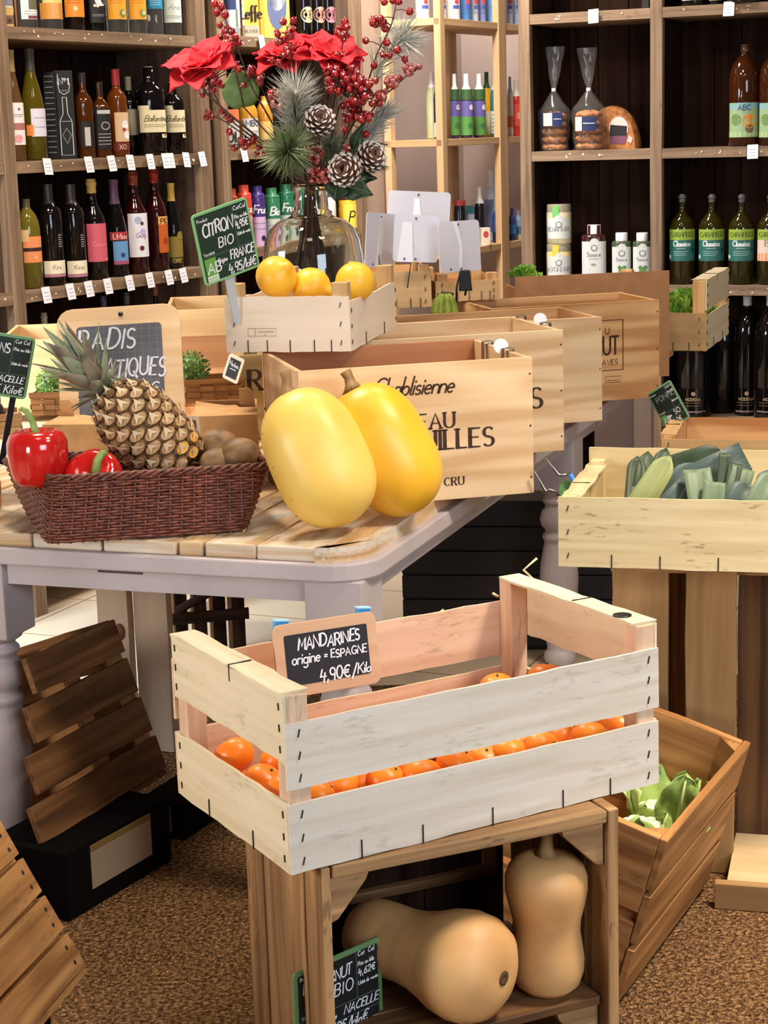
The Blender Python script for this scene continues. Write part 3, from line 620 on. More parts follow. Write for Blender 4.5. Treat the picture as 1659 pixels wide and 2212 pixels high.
# ================================================================== CRATES
def staple(mb, p, d, n, L=.012, r=.0011):
    p = Vector(p); d = Vector(d); n = Vector(n)
    mb.tube([p-d*L/2-n*.002, p-d*L/2+n*.001, p+d*L/2+n*.001, p+d*L/2-n*.002], r, STAPLE, 4, smooth=False)
def tray_crate(name, label, loc, rotz, w, d, wood_f, wood_e, wood_i, front, endz, backz, posth, ends=None, cap=True, group=None, pw=.027, cat='crate', postw=None, th=.004, rightz=None):
    """veneer fruit tray: front = list of (z0,z1) slats on the long sides, endz = slats on the short ends"""
    t = thing(name, label, cat, loc, rotz, group)
    for (nm, y0, y1, zs, wd, sgn) in (('front_slat', -th, 0, front, wood_f, -1), ('back_slat', d, d+th, backz, wood_i, 1)):
        for (z0, z1) in zs:
            mb = MB(); mb.box(-th, w+th, y0, y1, z0, z1, wd, seg=24, jit=.0012, axis=0)
            yy = y0 if sgn < 0 else y1
            for x in (pw*.45, w-pw*.45):
                for k in range(3):
                    staple(mb, (x, yy, z0+(z1-z0)*(.16+.34*k)), (.25, 0, 1), (0, sgn, 0), .010)
            if z0 < .01:
                for x in (.17, .33, .52, .72, .86):
                    staple(mb, (w*x, yy, z0+.012), (0, 0, 1), (0, sgn, 0), .026)
            mb.build(nm, t)
    for sd, (x0, x1, sgn) in (('l', (-th, 0, -1)), ('r', (w, w+th, 1))):
        zs = endz if sd == 'l' or rightz is None else rightz
        for (z0, z1) in zs:
            mb = MB(); mb.box(x0, x1, .0, d, z0, z1, wood_e, seg=16, jit=.002, axis=1)
            xx = x0 if sgn < 0 else x1
            for y in (.012, d-.012):
                for k in range(3): staple(mb, (xx, y, z0+(z1-z0)*(.18+.32*k)), (0, .1, 1), (sgn, 0, 0), .009)
            if z0 < .01:
                for y in (.3, .7): staple(mb, (xx, d*y, z0+.012), (0, 0, 1), (sgn, 0, 0), .026)
            mb.build('end_slat', t)
        if cap:
            mb = MB(); zc = max(z for _, z in zs); xa, xb = (x0-.001, pw+.002) if sd == 'l' else (w-pw-.002, x1+.001)
            mb.box(xa, xb, .004 if sd == 'l' else .004, d-.002, zc, zc+.0035, wood_e, seg=14, jit=.003, axis=1)
            xx = (xa+xb)/2
            mb.tube([(x0 if sgn < 0 else x1, d*.45, zc-.02), (x0-.001 if sgn < 0 else x1+.001, d*.45, zc+.004), (xb-.004 if sgn < 0 else xa+.004, d*.45, zc+.0045)], .0011, STAPLE, 4)
            mb.build('rail', t)
    for x in (0, w-pw):
        for y in (0, d-pw):
            mb = MB()
            pts = [(x, y), (x+pw, y), (x+pw, y+pw), (x, y+pw)]
            mb.box(x, x+pw, y, y+pw, .004, posth-.0005, postw or wood_i, seg=6, jit=.001, axis=2); mb.build('corner_post', t, bevel=.002)
    mb = MB(); n = 4
    for k in range(n): mb.box(.0, w, d*k/n+.002, d*(k+1)/n-.004, .0, .0035, wood_i, axis=0)
    mb.build('base', t)
    return t
def wine_crate(name, label, frt, yaw, w, d, h, wood, zb=None, th=.011, txt=None, front_wood=None, nails=True, group=None, inner=None, handle=None):
    """frt: world point of the front-right-top corner, yaw of the front face"""
    ang = yaw; X = Vector((math.cos(ang), math.sin(ang), 0))
    o = Vector(frt)-X*w; o.z = frt[2]-h
    t = thing(name, label, 'crate', o, ang, group)
    fw = front_wood or wood
    mb = MB(); mb.box(0, w, 0, th, 0, h, fw, seg=1, axis=0)
    if nails:
        for z in (.12, .5, .88):
            for x in (th*.5, w-th*.5):
                mb.lathe([(.0022, 0), (.0022, .0008), (0, .001)], 6, M_((50, 36, 26), .6), M=Matrix.Translation((x, 0, h*z)) @ Matrix.Rotation(R(90), 4, 'X'))
    if txt: txt(mb, lambda x, y: Vector((x, -.0007, y)), w, h)
    mb.build('front_panel', t, bevel=.0012)
    MB().box(0, w, d-th, d, 0, h, inner or wood, axis=0).build('back_panel', t, bevel=.0012)
    MB().box(0, th, th, d-th, 0, h-.001, wood, axis=1).build('side_panel', t, bevel=.0012)
    MB().box(w-th, w, th, d-th, 0, h-.001, wood, axis=1).build('side_panel', t, bevel=.0012)
    MB().box(th, w-th, th, d-th, .003, .011, inner or wood, axis=0).build('base', t)
    return t, o, X
def rounded(x0, x1, y0, y1, r, n=4): return rrect(x0, x1, y0, y1, r, n)
def frame_from(o, u, v):
    """card frame: origin o (top left), u right, v down, made orthonormal"""
    u = u.normalized(); nrm = u.cross(v).normalized(); v = nrm.cross(u).normalized()
    m = Matrix((u, nrm, -v)).transposed().to_4x4(); m.translation = o
    return m   # local x right, y into the card (away), z up
def slate(name, label, o, u, v, w, h, frame, panel, bw, r, writer, cat='sign', th=.004, group=None, extra=None, origin=None):
    M = frame_from(o, u, v)
    # put the thing's origin at the bottom centre of the card
    base = M @ Matrix.Translation((w/2, 0, -h))
    t = thing(name, label, cat, mat4=base, group=group)
    f = lambda x, y, z: Vector((x-w/2, z, y+h))     # card coords: x 0..w, y 0..-h
    mb = MB(); mb.prism(rounded(0, w, -h, 0, r), -th/2, th/2, frame, mapf=f)
    mb.build('frame', t, bevel=.0008)
    mb = MB(); mb.prism(rounded(bw, w-bw, -h+bw, -bw, r*.25), -th/2-.0007, -th/2+.001, panel, mapf=f)
    g = lambda x, y: Vector((x-w/2, -th/2-.0013, y+h))
    writer(mb, g, w, h)
    mb.build('slate', t)
    if extra: extra(t, w, h, f)
    return t
def price_form(mb, g, w, h, ink=CHALK, ab=True, rule=M_((110, 140, 116), .8)):
    # printed rules and small headings of the green price slates
    for (a, b) in (((.06, -.62), (.94, -.62)), ((.28, -.80), (.94, -.80)), ((.70, -.06), (.70, -.62))):
        ribbon(mb, [(a[0]*w, a[1]*h), (b[0]*w, b[1]*h)], .0007, g, rule)
    text(mb, 'Produit', g, .07*w, -.13*h, .045*h, ink, w=.16)
    text(mb, 'Variété', g, .07*w, -.60*h, .045*h, ink, w=.16)
    text(mb, 'Cat', g, .72*w, -.12*h, .055*h, ink, w=.17, slant=.15); text(mb, 'Cal', g, .84*w, -.12*h, .055*h, ink, w=.17, slant=.15)
    text(mb, 'Prix au kilo', g, .715*w, -.24*h, .05*h, ink, w=.19, spacing=.12, slant=.15, fit=.23*w)
    text(mb, 'Unité de vente', g, .715*w, -.47*h, .045*h, ink, w=.19, spacing=.1, slant=.15, fit=.23*w)
    text(mb, 'Origine', g, .29*w, -.75*h, .065*h, ink, w=.16, slant=.15, fit=.165*w)
    if ab:
        gb = M_((104, 164, 74), .5)
        mb.poly([g(.06*w, -.64*h)+Vector((0, -.0002, 0)), g(.26*w, -.64*h)+Vector((0, -.0002, 0)), g(.26*w, -.88*h)+Vector((0, -.0002, 0)), g(.06*w, -.88*h)+Vector((0, -.0002, 0))], gb)
        g2 = lambda x, y: g(x, y)+Vector((0, -.0006, 0))
        text(mb, 'AB', g2, .085*w, -.85*h, .14*h, WHITE, w=.15, slant=.1)
        mb.poly([g(.06*w, -.88*h), g(.26*w, -.88*h), g(.26*w, -.97*h), g(.06*w, -.97*h)], M_((206, 226, 200), .5))
        for k in range(2): scribble(mb, g2, .075*w, .245*w, -.92*h-.03*h*k, .012*h, gb, .3)

# ---- wine crates in a diagonal row on the table
HW = .278; CY = R(14.3)
def lett1(mb, g, w, h):
    k = w/.481
    x = text(mb, 'la', g, w-.362*k, h-.064, .030, INK, w=.1, slant=.35, spacing=.1)
    text(mb, 'Chablisienne', g, w-.332*k, h-.060, .036, INK, w=.1, slant=.3, spacing=.07, fit=.165)
    text(mb, 'CHÂTEAU', g, w-.352*k, h-.131, .030, INK, w=.17, spacing=.26, serif=True)
    text(mb, 'GRENOUILLES', g, w-.396*k, h-.174, .038, INK, w=.17, spacing=.22, serif=True)
    text(mb, 'GRAND CRU', g, w-.277*k, .029, .016, INK, w=.18, spacing=.3, serif=True)
c1p = PZ(1149.5, 771, ZT+HW)
W1 = wine_crate('wine_crate', 'pale wine crate printed with a large brown château name behind the yellow squashes', c1p, CY, .481, .367, HW, W_PINE, txt=lett1, inner=wood('pinkish crate inside', (190, 134, 92), (156, 98, 62), 1.2, 22, tone=.2))
c2p = PZ(1216, 712, ZT+HW)
def lett2(mb, g, w, h):
    text(mb, 'VINS', g, w-.178, h-.175, .046, INK, w=.17, spacing=.25, serif=True); text(mb, 'R', g, .02, h-.125, .046, INK, w=.17, serif=True)
W2 = wine_crate('wine_crate', 'pale wine crate ending in a printed S just behind the front crate', c2p, CY, .52, .34, HW, W_PINE, txt=lett2)
c3p = PZ(1300, 684, ZT+.262)
W3 = wine_crate('wine_crate', 'plain wine crate with round nail heads, third in the diagonal row', c3p, CY, .50, .30, .262, W_PINE2, front_wood=W_PINE)
def lett4(mb, g, w, h):
    a, b = w-.21, w-.105
    ribbon(mb, [(a, h-.048), (b, h-.048), (b, h-.183), (a, h-.183)], .0022, g, INK)
    text(mb, 'U', g, w-.155, h-.085, .016, INK, w=.13)
    text(mb, 'BRUT', g, w-.206, h-.14, .048, INK, w=.12, spacing=.16, fit=.088); text(mb, 'GRAVES', g, w-.19, h-.168, .014, INK, w=.12, slant=.15, fit=.07)
    ribbon(mb, [(w-.155, h-.20), (w-.112, h-.20), (w-.112, h-.216), (w-.155, h-.216), (w-.155, h-.20)], .001, g, INK)
    scribble(mb, g, w-.15, w-.117, h-.212, .008, INK, .12)
c4p = PZ(1424, 647, ZT+.265)
W4 = wine_crate('wine_crate', 'honey coloured wine crate with a framed printed label, farthest in the diagonal row', c4p, CY, .475, .27, .265, W_PINE2, txt=lett4)
# metal label clips and tags on the first two crates
def clip(label, px, py, z, yaw):
    p = PZ(px, py, z); mb = MB()
    # bent steel strip hooked over the crate wall
    w = .018
    prof = [(-.014, -.035), (-.0135, .004), (0, .006), (.008, .004), (.009, -.022)]
    for i in range(len(prof)-1):
        a, b = prof[i], prof[i+1]
        mb.poly([(a[0], -w/2, a[1]), (b[0], -w/2, b[1]), (b[0], w/2, b[1]), (a[0], w/2, a[1])], METAL)
    o = mb.build('metal_clip', loc=p, rot=(0, 0, yaw), solid=.0012)
    return tag(o, label, 'clip', 'metal clips on the crate rims')
clip('bent steel clip on the side rim of the front wine crate, nearer the back', 1056, 742, ZT+HW, CY)
clip('bent steel clip on the side rim of the front wine crate, nearer the front', 1100, 757, ZT+HW, CY)
clip('bent steel clip on the side rim of the second wine crate, nearer the back', 1128, 686, ZT+HW, CY)
clip('bent steel clip on the side rim of the second wine crate, nearer the front', 1181, 701, ZT+HW, CY)
for (px, py, lb) in ((1082, 752, 'white round tag between the steel clips of the front wine crate'), (1167, 694, 'white round tag between the steel clips of the second wine crate')):
    p = PZ(px, py, ZT+HW); mb = MB()
    mb.prism([(.016*math.cos(2*PI*k/20), .016*math.sin(2*PI*k/20)) for k in range(20)], -.001, .001, WHITE, mapf=lambda x, y, z: Vector((x, z, y)))
    tag(mb.build('round_tag', loc=p+Vector((0, 0, .004)), rot=(R(-12), 0, R(8))), lb, 'tag')
# kraft cardboard box behind the last crate
kb = PZ(1446, 584, ZT+.315); kb = PY(1446, 584, 5.32)
t = thing('cardboard_box', 'tall brown cardboard box standing behind the farthest wine crate', 'box', (kb.x, kb.y, .72), R(9))
hk = kb.z-.72
MB().box(-.46, 0, 0, .005, .0, hk, KRAFT).build('front_panel', t); MB().box(-.46, 0, .14, .145, 0, hk*.86, KRAFT).build('back_panel', t)
for x in (-.46, -.005): MB().box(x, x+.005, .005, .14, 0, hk*.9, KRAFT).build('side_panel', t)
MB().box(-.455, -.005, .005, .14, 0, .005, KRAFT).build('base', t)

# ---- pine display crates at the back left
def simple_crate(label, px, py, z, yaw, w, d, h, woodm, inner=None, zb=None):
    """px,py: pixel of the back-left top corner"""
    p = PZ(px, py, z); X = Vector((math.cos(yaw), math.sin(yaw), 0)); Y = Vector((-X.y, X.x, 0))
    frt = p-Y*d+X*w
    return wine_crate('wine_crate', label, frt, yaw, w, d, h, woodm, nails=False, inner=inner)
simple_crate('long pale crate whose left end shows left of the lemon tray', 368, 642, .998, R(4), .52, .42, .272, W_LATH)
simple_crate('pale crate standing behind the left edge of the chalkboard', 34, 702, .94, R(4), .30, .42, .2, W_LATH)
t2c = PZ(552, 767, .965)

# ---- mandarin tray
ms = 1.2
MD = (-.112*ms, 1.873*ms, 1.45-.794*ms); MYAW = R(29.64); MW, MDp, MH = .5*ms, .299*ms, .206*ms
zf = [(0, .080*ms), (.097*ms, .172*ms)]
tray_crate('fruit_tray', 'grey white slatted fruit tray of mandarins on top of the standing crate', MD, MYAW, MW, MDp, W_VENEER_COOL, W_VENEER, W_VENEER_PINK,
    zf, [(0, .08*ms), (.127*ms, .203*ms)], zf, .203*ms, pw=.032, th=.0045)
XM = Vector((math.cos(MYAW), math.sin(MYAW), 0)); YM = Vector((-XM.y, XM.x, 0))
def mt(x, y, z): return Vector(MD)+XM*x+YM*y+Vector((0, 0, z))
mb = MB(); mb.lathe([(.014, 0), (.014, .0015), (.012, .002), (0, .0021)], 16, BLACK)
p = mt(MW-.02, .05, .203*ms+.0036)
tag(mb.build('round_sticker', loc=p), 'small black round sticker on the right rim of the mandarin tray', 'sticker')
# bits of straw poking out of the tray
STRAW = M_((226, 206, 160), .8)
for i, (pts, lb) in enumerate(((((1176, 1275), (1131, 1231), (1160, 1206)), 'bent straw sticking up over the back rim of the mandarin tray'), (((945, 1328), (958, 1317)), 'short straw bit on the back slat of the mandarin tray'), (((1064, 1281), (1077, 1289)), 'short straw bit beside the rear corner post of the mandarin tray'))):
    ps = [PY(x, y, 2.86) for x, y in pts]; mb = MB(); c = ps[0].copy()
    mb.tube([p-c for p in ps], .0022, STRAW, 5); tag(mb.build('straw', loc=c), lb, 'straw')
# mandarins
MAND = fruit('mandarin peel', (238, 118, 22), (250, 146, 40), 14, rough=.34, bump=.25, bscale=420, sss=.08)
STEMG = M_((70, 84, 40), .8)
def mandarin_proto():
    t = thing('mandarin', 'x', 'mandarin', (0, 0, 0), 0, 'mandarins in the slatted tray')
    pr = []
    for k in range(13):
        a = PI*k/12; r = .031*math.sin(a); z = -.031*.86*math.cos(a)
        if k > 9: z -= .0035*((k-9)/3)**2
        pr.append((r, z))
    MB().lathe(pr, 20, MAND, mod=lambda th, r, z, v: (r*(1+.012*math.cos(5*th)*v*v), z)).build('peel', t)
    mb = MB()
    for k in range(5):
        a = 2*PI*k/5; mb.poly([(0, 0, .0243), (.0016*math.cos(a-.5), .0016*math.sin(a-.5), .0246), (.0045*math.cos(a), .0045*math.sin(a), .0244), (.0016*math.cos(a+.5), .0016*math.sin(a+.5), .0246)], STEMG)
    mb.tube([(0, 0, .0235), (0, 0, .0262)], .0016, STEMG, 6); mb.build('calyx', t)
    return t
mand = mandarin_proto(); first = [True]
def put_mand(p, label, s=1.0, tilt=None):
    rot = tilt or (random.uniform(-1.0, .6), random.uniform(-.7, .7), random.uniform(0, 6))
    if first[0]:
        first[0] = False; mand.location = p; mand.rotation_euler = rot; mand.scale = (s,)*3; mand['label'] = label; return mand
    return dup(mand, label, p, rot, s)
def mand_px(px, py, yl, s, label, tilt=None):
    q = PP(px, py, mt(0, yl, 0), YM)
    if (q-Vector(MD)).dot(XM) < .036: q = PP(px, py, mt(.036, 0, 0), XM)
    return put_mand(q, label, s*.91, tilt)
vis = [  # px, py, local depth, scale, label
 (505, 1632, .20, 1.06, 'round mandarin in the left end of the tray, highest behind the left gap'),
 (570, 1692, .10, 1.06, 'mandarin with a dark calyx showing low in the left gap of the tray'),
 (617, 1712, .045, 1.0, 'mandarin half hidden by the front left corner post of the tray'),
 (600, 1640, .21, .95, 'shaded mandarin at the back behind the left corner post'),
 (690, 1720, .04, .92, 'mandarin first from the left in the front gap of the tray'),
 (733, 1692, .085, 1.0, 'mandarin behind the first two at the left of the front gap'),
 (775, 1682, .10, .95, 'darker mandarin set back at the left third of the front gap'),
 (836, 1688, .065, 1.05, 'big glossy mandarin near the left third of the front gap'),
 (912, 1677, .045, 1.05, 'mandarin with a stem tip showing above it in the front gap'),
 (880, 1664, .12, .9, 'small mandarin peeping between two front ones left of the gap centre'),
 (985, 1653, .04, 1.05, 'mandarin with a ring shaped highlight at the centre of the front gap'),
 (1045, 1644, .07, 1.0, 'mandarin just right of the centre of the front gap'),
 (1098, 1632, .055, 1.0, 'mandarin two places right of the centre of the front gap'),
 (1136, 1622, .085, .95, 'mandarin set back among the right half of the front gap'),
 (1172, 1622, .04, 1.08, 'flat topped mandarin in the right third of the front gap'),
 (1207, 1600, .11, 1.0, 'mandarin behind the two right ones in the front gap'),
 (1272, 1598, .045, 1.08, 'round mandarin second from the right end of the front gap'),
 (1335, 1575, .085, 1.12, 'mandarin at the right end of the front gap by the corner post'),
 (1075, 1490, .255, 1.08, 'mandarin seen over the front slat left of the rear corner post'),
 (1180, 1468, .22, 1.1, 'mandarin seen over the front slat right of the rear corner post')]
for (px, py, yl, s, lb) in vis: mand_px(px, py, yl, s, lb)
# the lower layer that carries them
LOWL = 'mandarin of the bottom layer, barely seen beneath the others in the tray'
for gx in range(9):
    for gy in range(4):
        if gy in (1, 2) and 1 < gx < 8 and gx != 7: continue
        put_mand(mt(.035+gx*.066+(gy % 2)*.01, .036+gy*.078, .0305), LOWL, .98)
# slate hung in the mandarin tray with blue clips
SL_WOOD = wood('slate frame wood', (216, 176, 140), (198, 156, 120), 2, 60, tone=.08)
o = PY(586, 1353, 2.50); u = PY(808, 1319, 2.585)-o; v = PY(621, 1508, 2.49)-o
def wr(mb, g, w, h):
    text(mb, 'MANDARINES', g, .22*w, -.37*h, .155*h, CHALK, w=.15, spacing=.17, jit=.09, slant=.12, fit=.60*w)
    text(mb, 'origine', g, .15*w, -.56*h, .16*h, CHALK, w=.12, spacing=.1, slant=.12)
    text(mb, '= ESPAGNE', g, .46*w, -.545*h, .105*h, CHALK, w=.17, spacing=.17, jit=.08, slant=.1, fit=.42*w)
    text(mb, '4,90€/', g, .40*w, -.84*h, .16*h, CHALK, w=.14, spacing=.15, jit=.08, slant=.12, fit=.36*w); text(mb, 'Kilo', g, .77*w, -.82*h, .14*h, CHALK, w=.12, spacing=.08, slant=.2, fit=.2*w)
BLUE = M_((70, 160, 222), .3)
wS, hS = u.length, v.length
slate('price_slate', 'small wood framed slate reading MANDARINES, hung inside the fruit tray', o, u, v, wS, hS, SL_WOOD, SLATE, .0165, .012, wr)
for (px, py, lb, Y) in ((606, 1352, 'blue clip holding the upper left corner of the mandarin slate', 2.515), (783, 1324, 'blue clip holding the upper right of the mandarin slate', 2.58)):
    p = PY(px, py, Y+.006); mb = MB()
    mb.box(-.011, .011, -.004, .004, -.014, .009, BLUE); mb.box(-.012, .012, -.006, .006, .007, .0095, M_((150, 210, 244), .2))
    tag(mb.build('plastic_clip', loc=p, rot=(0, R(8), MYAW), bevel=.001), lb, 'clip')

# ---- standing crate with butternuts
BT = PZ(693, 1877, MD[2]-.002); BR_ = PZ(1338.5, 1747, MD[2]-.002)
bx = (BR_-BT); BWd = bx.length; BYAW = math.atan2(bx.y, bx.x); BD = .34; BH = MD[2]-.001
bt = thing('standing_crate', 'brown wooden crate standing on end as a shelf under the mandarin tray', 'crate', (BT.x, BT.y, .006), BYAW)
BH -= .006
def bput(name, bxs, w=W_BNUT, bev=.0025):
    mb = MB()
    for b in bxs: mb.box(*b[:6], w, seg=b[6] if len(b) > 6 else 8, jit=.002)
    return mb.build(name, bt, bevel=bev)
ys = [0, .066, .148, .232, .306, BD]
for i in range(4):
    bput('side_board', [(-.002*(i % 2), .014, ys[i]+.002, ys[i+1]-.003, 0, BH-.002)])
for i in range(4): bput('side_board', [(BWd-.018, BWd, ys[i]+.001, ys[i+1]-.002, 0, BH)])
for i in range(4): bput('top_board', [(.016, BWd-.02, ys[i]+.001, ys[i+1]-.002, BH-.020, BH-.001)])
for k in range(3): bput('back_board', [(.016+k*(BWd-.036)/3, .014+(k+1)*(BWd-.036)/3, BD-.02, BD-.004, .0, BH-.02)], W_DARK)
qb = Vector((math.cos(BYAW), math.sin(BYAW), 0)).dot(PP(1062, 1900, Vector((BT.x, BT.y, 0))+Vector((-math.sin(BYAW), math.cos(BYAW), 0))*(BD-.04), Vector((-math.sin(BYAW), math.cos(BYAW), 0)))-Vector((BT.x, BT.y, 0)))
bput('back_strip', [(qb-.009, qb+.009, BD-.04, BD-.021, .30, BH-.022)], W_BNUT)  # pale upright strip, then a darker cross strip, against the back boards
bput('back_strip', [(.1, qb+.009, BD-.04, BD-.021, .285, .30)], W_CRATE_D)
for k in range(3):
    mb = MB(); y0, y1 = .02+k*.1, .116+k*.1
    mb.box(.016, BWd-.02, y0, y1, .182, .196, wood('shelf plank', (150, 106, 66), (84, 54, 32), 2.5, 30, tone=.3, spots=.3) if k == 0 else bpy.data.materials['shelf plank'], seg=8, jit=.002); mb.build('shelf', bt, bevel=.002)
def tri(name, pts, y0, y1):
    mb = MB(); mb.prism(pts, y0, y1, W_BNUT, mapf=lambda x, y, z: Vector((x, z, y))); mb.build(name, bt, bevel=.0015)
zt = BH-.022
tri('corner_bracket', [(.015, zt), (.075, zt), (.07, zt-.012), (.027, zt-.062), (.015, zt-.066)], .012, .03)
tri('corner_bracket', [(BWd-.020, zt), (BWd-.020, zt-.066), (BWd-.032, zt-.062), (BWd-.085, zt-.010), (BWd-.088, zt)], .012, .03)
tri('corner_bracket', [(BWd-.020, .181), (BWd-.020, .092), (BWd-.03, .097), (BWd-.085, .167), (BWd-.09, .181)], .03, .05)
mb = MB(); mb.lathe([(.013, 0), (.013, .001), (0, .0012)], 14, M_((84, 54, 32), .7), M=Matrix.Translation((BWd-.018, .13, .315)) @ Matrix.Rotation(R(-90), 4, 'Y') @ Matrix.Diagonal((1.5, 1, 1, 1))); mb.build('knot', bt)
XB = Vector((math.cos(BYAW), math.sin(BYAW), 0)); YB = Vector((-XB.y, XB.x, 0))
def bp_(x, y, z): return Vector((BT.x, BT.y, .006))+XB*x+YB*y+Vector((0, 0, z))
BNUT = fruit('butternut skin', (204, 150, 92), (226, 178, 118), 9, rough=.5, bump=.1, bscale=60, lo=.3, hi=.7, sss=.04)
# standing one
q = PP(1183, 2140, bp_(0, .072, 0), YB)
t = thing('butternut_squash', 'upright butternut squash with a stem, standing at the right in the crate', 'squash', (q.x, q.y, .006+.197))
prof = [(0, .002), (.02, .0), (.038, .004), (.05, .016), (.056, .036), (.057, .056), (.054, .08), (.051, .1), (.052, .12), (.058, .145), (.063, .17), (.063, .19), (.057, .208), (.044, .221), (.028, .227), (.014, .226), (0, .222)]
sc = .96
MB().lathe([(r*sc, z*sc*.975) for r, z in prof], 40, BNUT, mod=lambda th, r, z, v: (r*(1+.07*max(0, v-.45)*2*(abs(math.sin(2.5*th+.6))**.4-.8)), z)).build('body', t)
MB().tube([(0, 0, .208), (0, 0, .222), (.002, 0, .24), (.004, 0, .25)], [.018, .011, .008, .0105], M_((150, 118, 74), .8, bump=.3), 7).build('stem', t)
# lying one
tip = PP(1087, 2113, bp_(0, -.012, 0), YB); tail = bp_(.122, .24, .288)
ax = (tip-tail); Lb = ax.length; rm = ax.normalized().to_track_quat('Z', 'Y').to_matrix().to_4x4(); rm.translation = tail
t = thing('butternut_squash', 'lying butternut squash with its round blossom end facing out of the crate', 'squash', mat4=rm)
prof = [(0, 0), (.02, .002), (.036, .01), (.048, .03), (.053, .06), (.053, .1), (.052, .14), (.055, .17), (.062, .20), (.072, .23), (.077, .262), (.075, .292), (.064, .318), (.045, .334), (.024, .341), (.009, .3405), (0, .338)]
k = Lb/.340
def bend(th, r, z, v): return (r*(1+.012*math.sin(5*th)*v), z)
def bm(p):
    return p
mb = MB(); mb.lathe([(r*1.04, z*k) for r, z in prof], 40, BNUT, mod=bend)
for i, p in enumerate(mb.v):
    f = max(0, 1-p.z/(.2*k)); mb.v[i] = Vector((p.x+.03*f*f, p.y-.02*f*f, p.z))
mb.build('body', t)
mb = MB(); mb.lathe([(.0115, .336*k), (.011, .3425*k), (.007, .343*k), (.004, .3405*k), (0, .3405*k)], 9, M_((86, 60, 38), .9, bump=.5, nscale=200)); mb.build('blossom_scar', t)
# green framed slate beside the butternuts
tr_ = PP(821, 2021, bp_(.08, .13, 0), YB); o = PZ(631, 2104, tr_.z); u = tr_-o; v = Vector((0, 0, -1))
def wr(mb, g, w, h):
    price_form(mb, g, w, h)
    text(mb, 'BUTTERNUT', g, .10*w, -.29*h, .13*h, CHALK, w=.14, spacing=.12, jit=.06, slant=.1, fit=.54*w)
    text(mb, 'BIO', g, .44*w, -.49*h, .14*h, CHALK, w=.12, spacing=.3, jit=.06, slant=.1)
    text(mb, '4,62€', g, .72*w, -.36*h, .08*h, CHALK, w=.18, slant=.1, fit=.22*w)
    text(mb, 'NACELLE', g, .54*w, -.75*h, .10*h, CHALK, w=.15, spacing=.2, jit=.05, slant=.3, fit=.4*w)
    text(mb, '4,62€/kilo€', g, .30*w, -.93*h, .12*h, CHALK, w=.14, spacing=.12, jit=.05, slant=.25, fit=.64*w)
slate('price_slate', 'green framed price slate reading BUTTERNUT BIO at the left post of the crate', o, u, v, u.length, .125, M_((104, 142, 92), .45), M_((24, 24, 24), .6), .008, .008, wr, th=.003)
# ================================================================== TABLE PRODUCE
SQ1 = fruit('pale yellow squash skin', (232, 190, 84), (240, 206, 110), 7, rough=.42, bump=.12, bscale=40, lo=.3, hi=.7)
SQ2 = fruit('deep yellow squash skin', (238, 176, 38), (244, 192, 60), 7, rough=.38, bump=.1, bscale=40, lo=.3, hi=.7)
STEM = wood('dry squash stem', (178, 142, 92), (112, 82, 48), 4, 90, tone=.2)
SPECK = M_((196, 132, 40), .6)
def axis_mat(a, b, roll=0):
    m = (Vector(b)-Vector(a)).normalized().to_track_quat('Z', 'Y').to_matrix().to_4x4() @ Matrix.Rotation(roll, 4, 'Z'); m.translation = Vector(a); return m
def squash(label, base, top, prof, skin, stem_pts, specks, seed):
    M = axis_mat(base, top); L = (Vector(top)-Vector(base)).length
    t = thing('spaghetti_squash', label, 'squash', mat4=M); rnd = random.Random(seed)
    mb = MB(); mb.lathe([(r*L, z*L) for r, z in prof], 44, skin, mod=lambda th, r, z, v: (r*(1+.018*math.cos(5*th+seed)*math.sin(PI*v)), z))
    mb.build('body', t)
    mb = MB()
    for k in range(specks):
        th = rnd.uniform(-2.9, -.2); v = rnd.uniform(.15, .9); i = int(v*(len(prof)-1)); r, z = prof[i]
        rr = rnd.uniform(.0007, .0018); c = Vector((r*L*math.cos(th)*1.006, r*L*math.sin(th)*1.006, z*L))
        mb.ball(c, rr, SPECK, 5, 4, (1, .6, 1.3))
    if seed == 1:
        for k in range(16):
            th = -2.75+rnd.uniform(-.3, .25); i = 10+rnd.randint(0, 3); r, z = prof[i]
            mb.ball(Vector((r*L*math.cos(th)*1.004, r*L*math.sin(th)*1.004, z*L+rnd.uniform(-.006, .006))), rnd.uniform(.0015, .004), M_((206, 140, 44), .6), 6, 4, (1, .5, 1.2))
    mb.build('blemishes', t)
    mb = MB(); mb.tube([Vector(p) for p in stem_pts(L)], [.026, .016, .011, .0095, .012], STEM, 7); mb.build('stem', t)
    return t
PROF = [(0, 0), (.10, .004), (.19, .022), (.27, .06), (.325, .115), (.355, .19), (.372, .28), (.378, .38), (.378, .48), (.370, .58), (.352, .68), (.325, .77), (.285, .845), (.235, .905), (.17, .955), (.10, .985), (.04, .995), (0, .99)]
PROF = [(.345*max(0, 1-abs(2*(k/20)-1.0)**2.55)**.52*(1.03-.06*k/20), .5-.5*math.cos(PI*k/20) if False else k/20) for k in range(21)]
PROF = [(0, 0)]+[(.342*max(0, 1-abs(2*v-1)**3.0)**.5*(1.02-.05*v), v) for v in [.5-.5*math.cos(PI*k/24) for k in range(1, 24)]]+[(0, .995)]
b1 = PZ(752, 1132, ZT+.02); t1_ = PY(622, 846, b1.y+.045)
squash('big pale yellow spaghetti squash in front, with scabby marks near the stem', b1, t1_, PROF, SQ1, lambda L: [(0, 0, .965*L), (0, 0, 1.0*L), (-.003, 0, 1.03*L), (-.010, .004, 1.08*L), (-.014, .005, 1.135*L)], 60, 1)
b2 = PZ(905, 1104, ZT+.018); t2_ = PY(760, 838, b2.y+.02)
PROF2 = [(r*.98, z) for r, z in PROF]
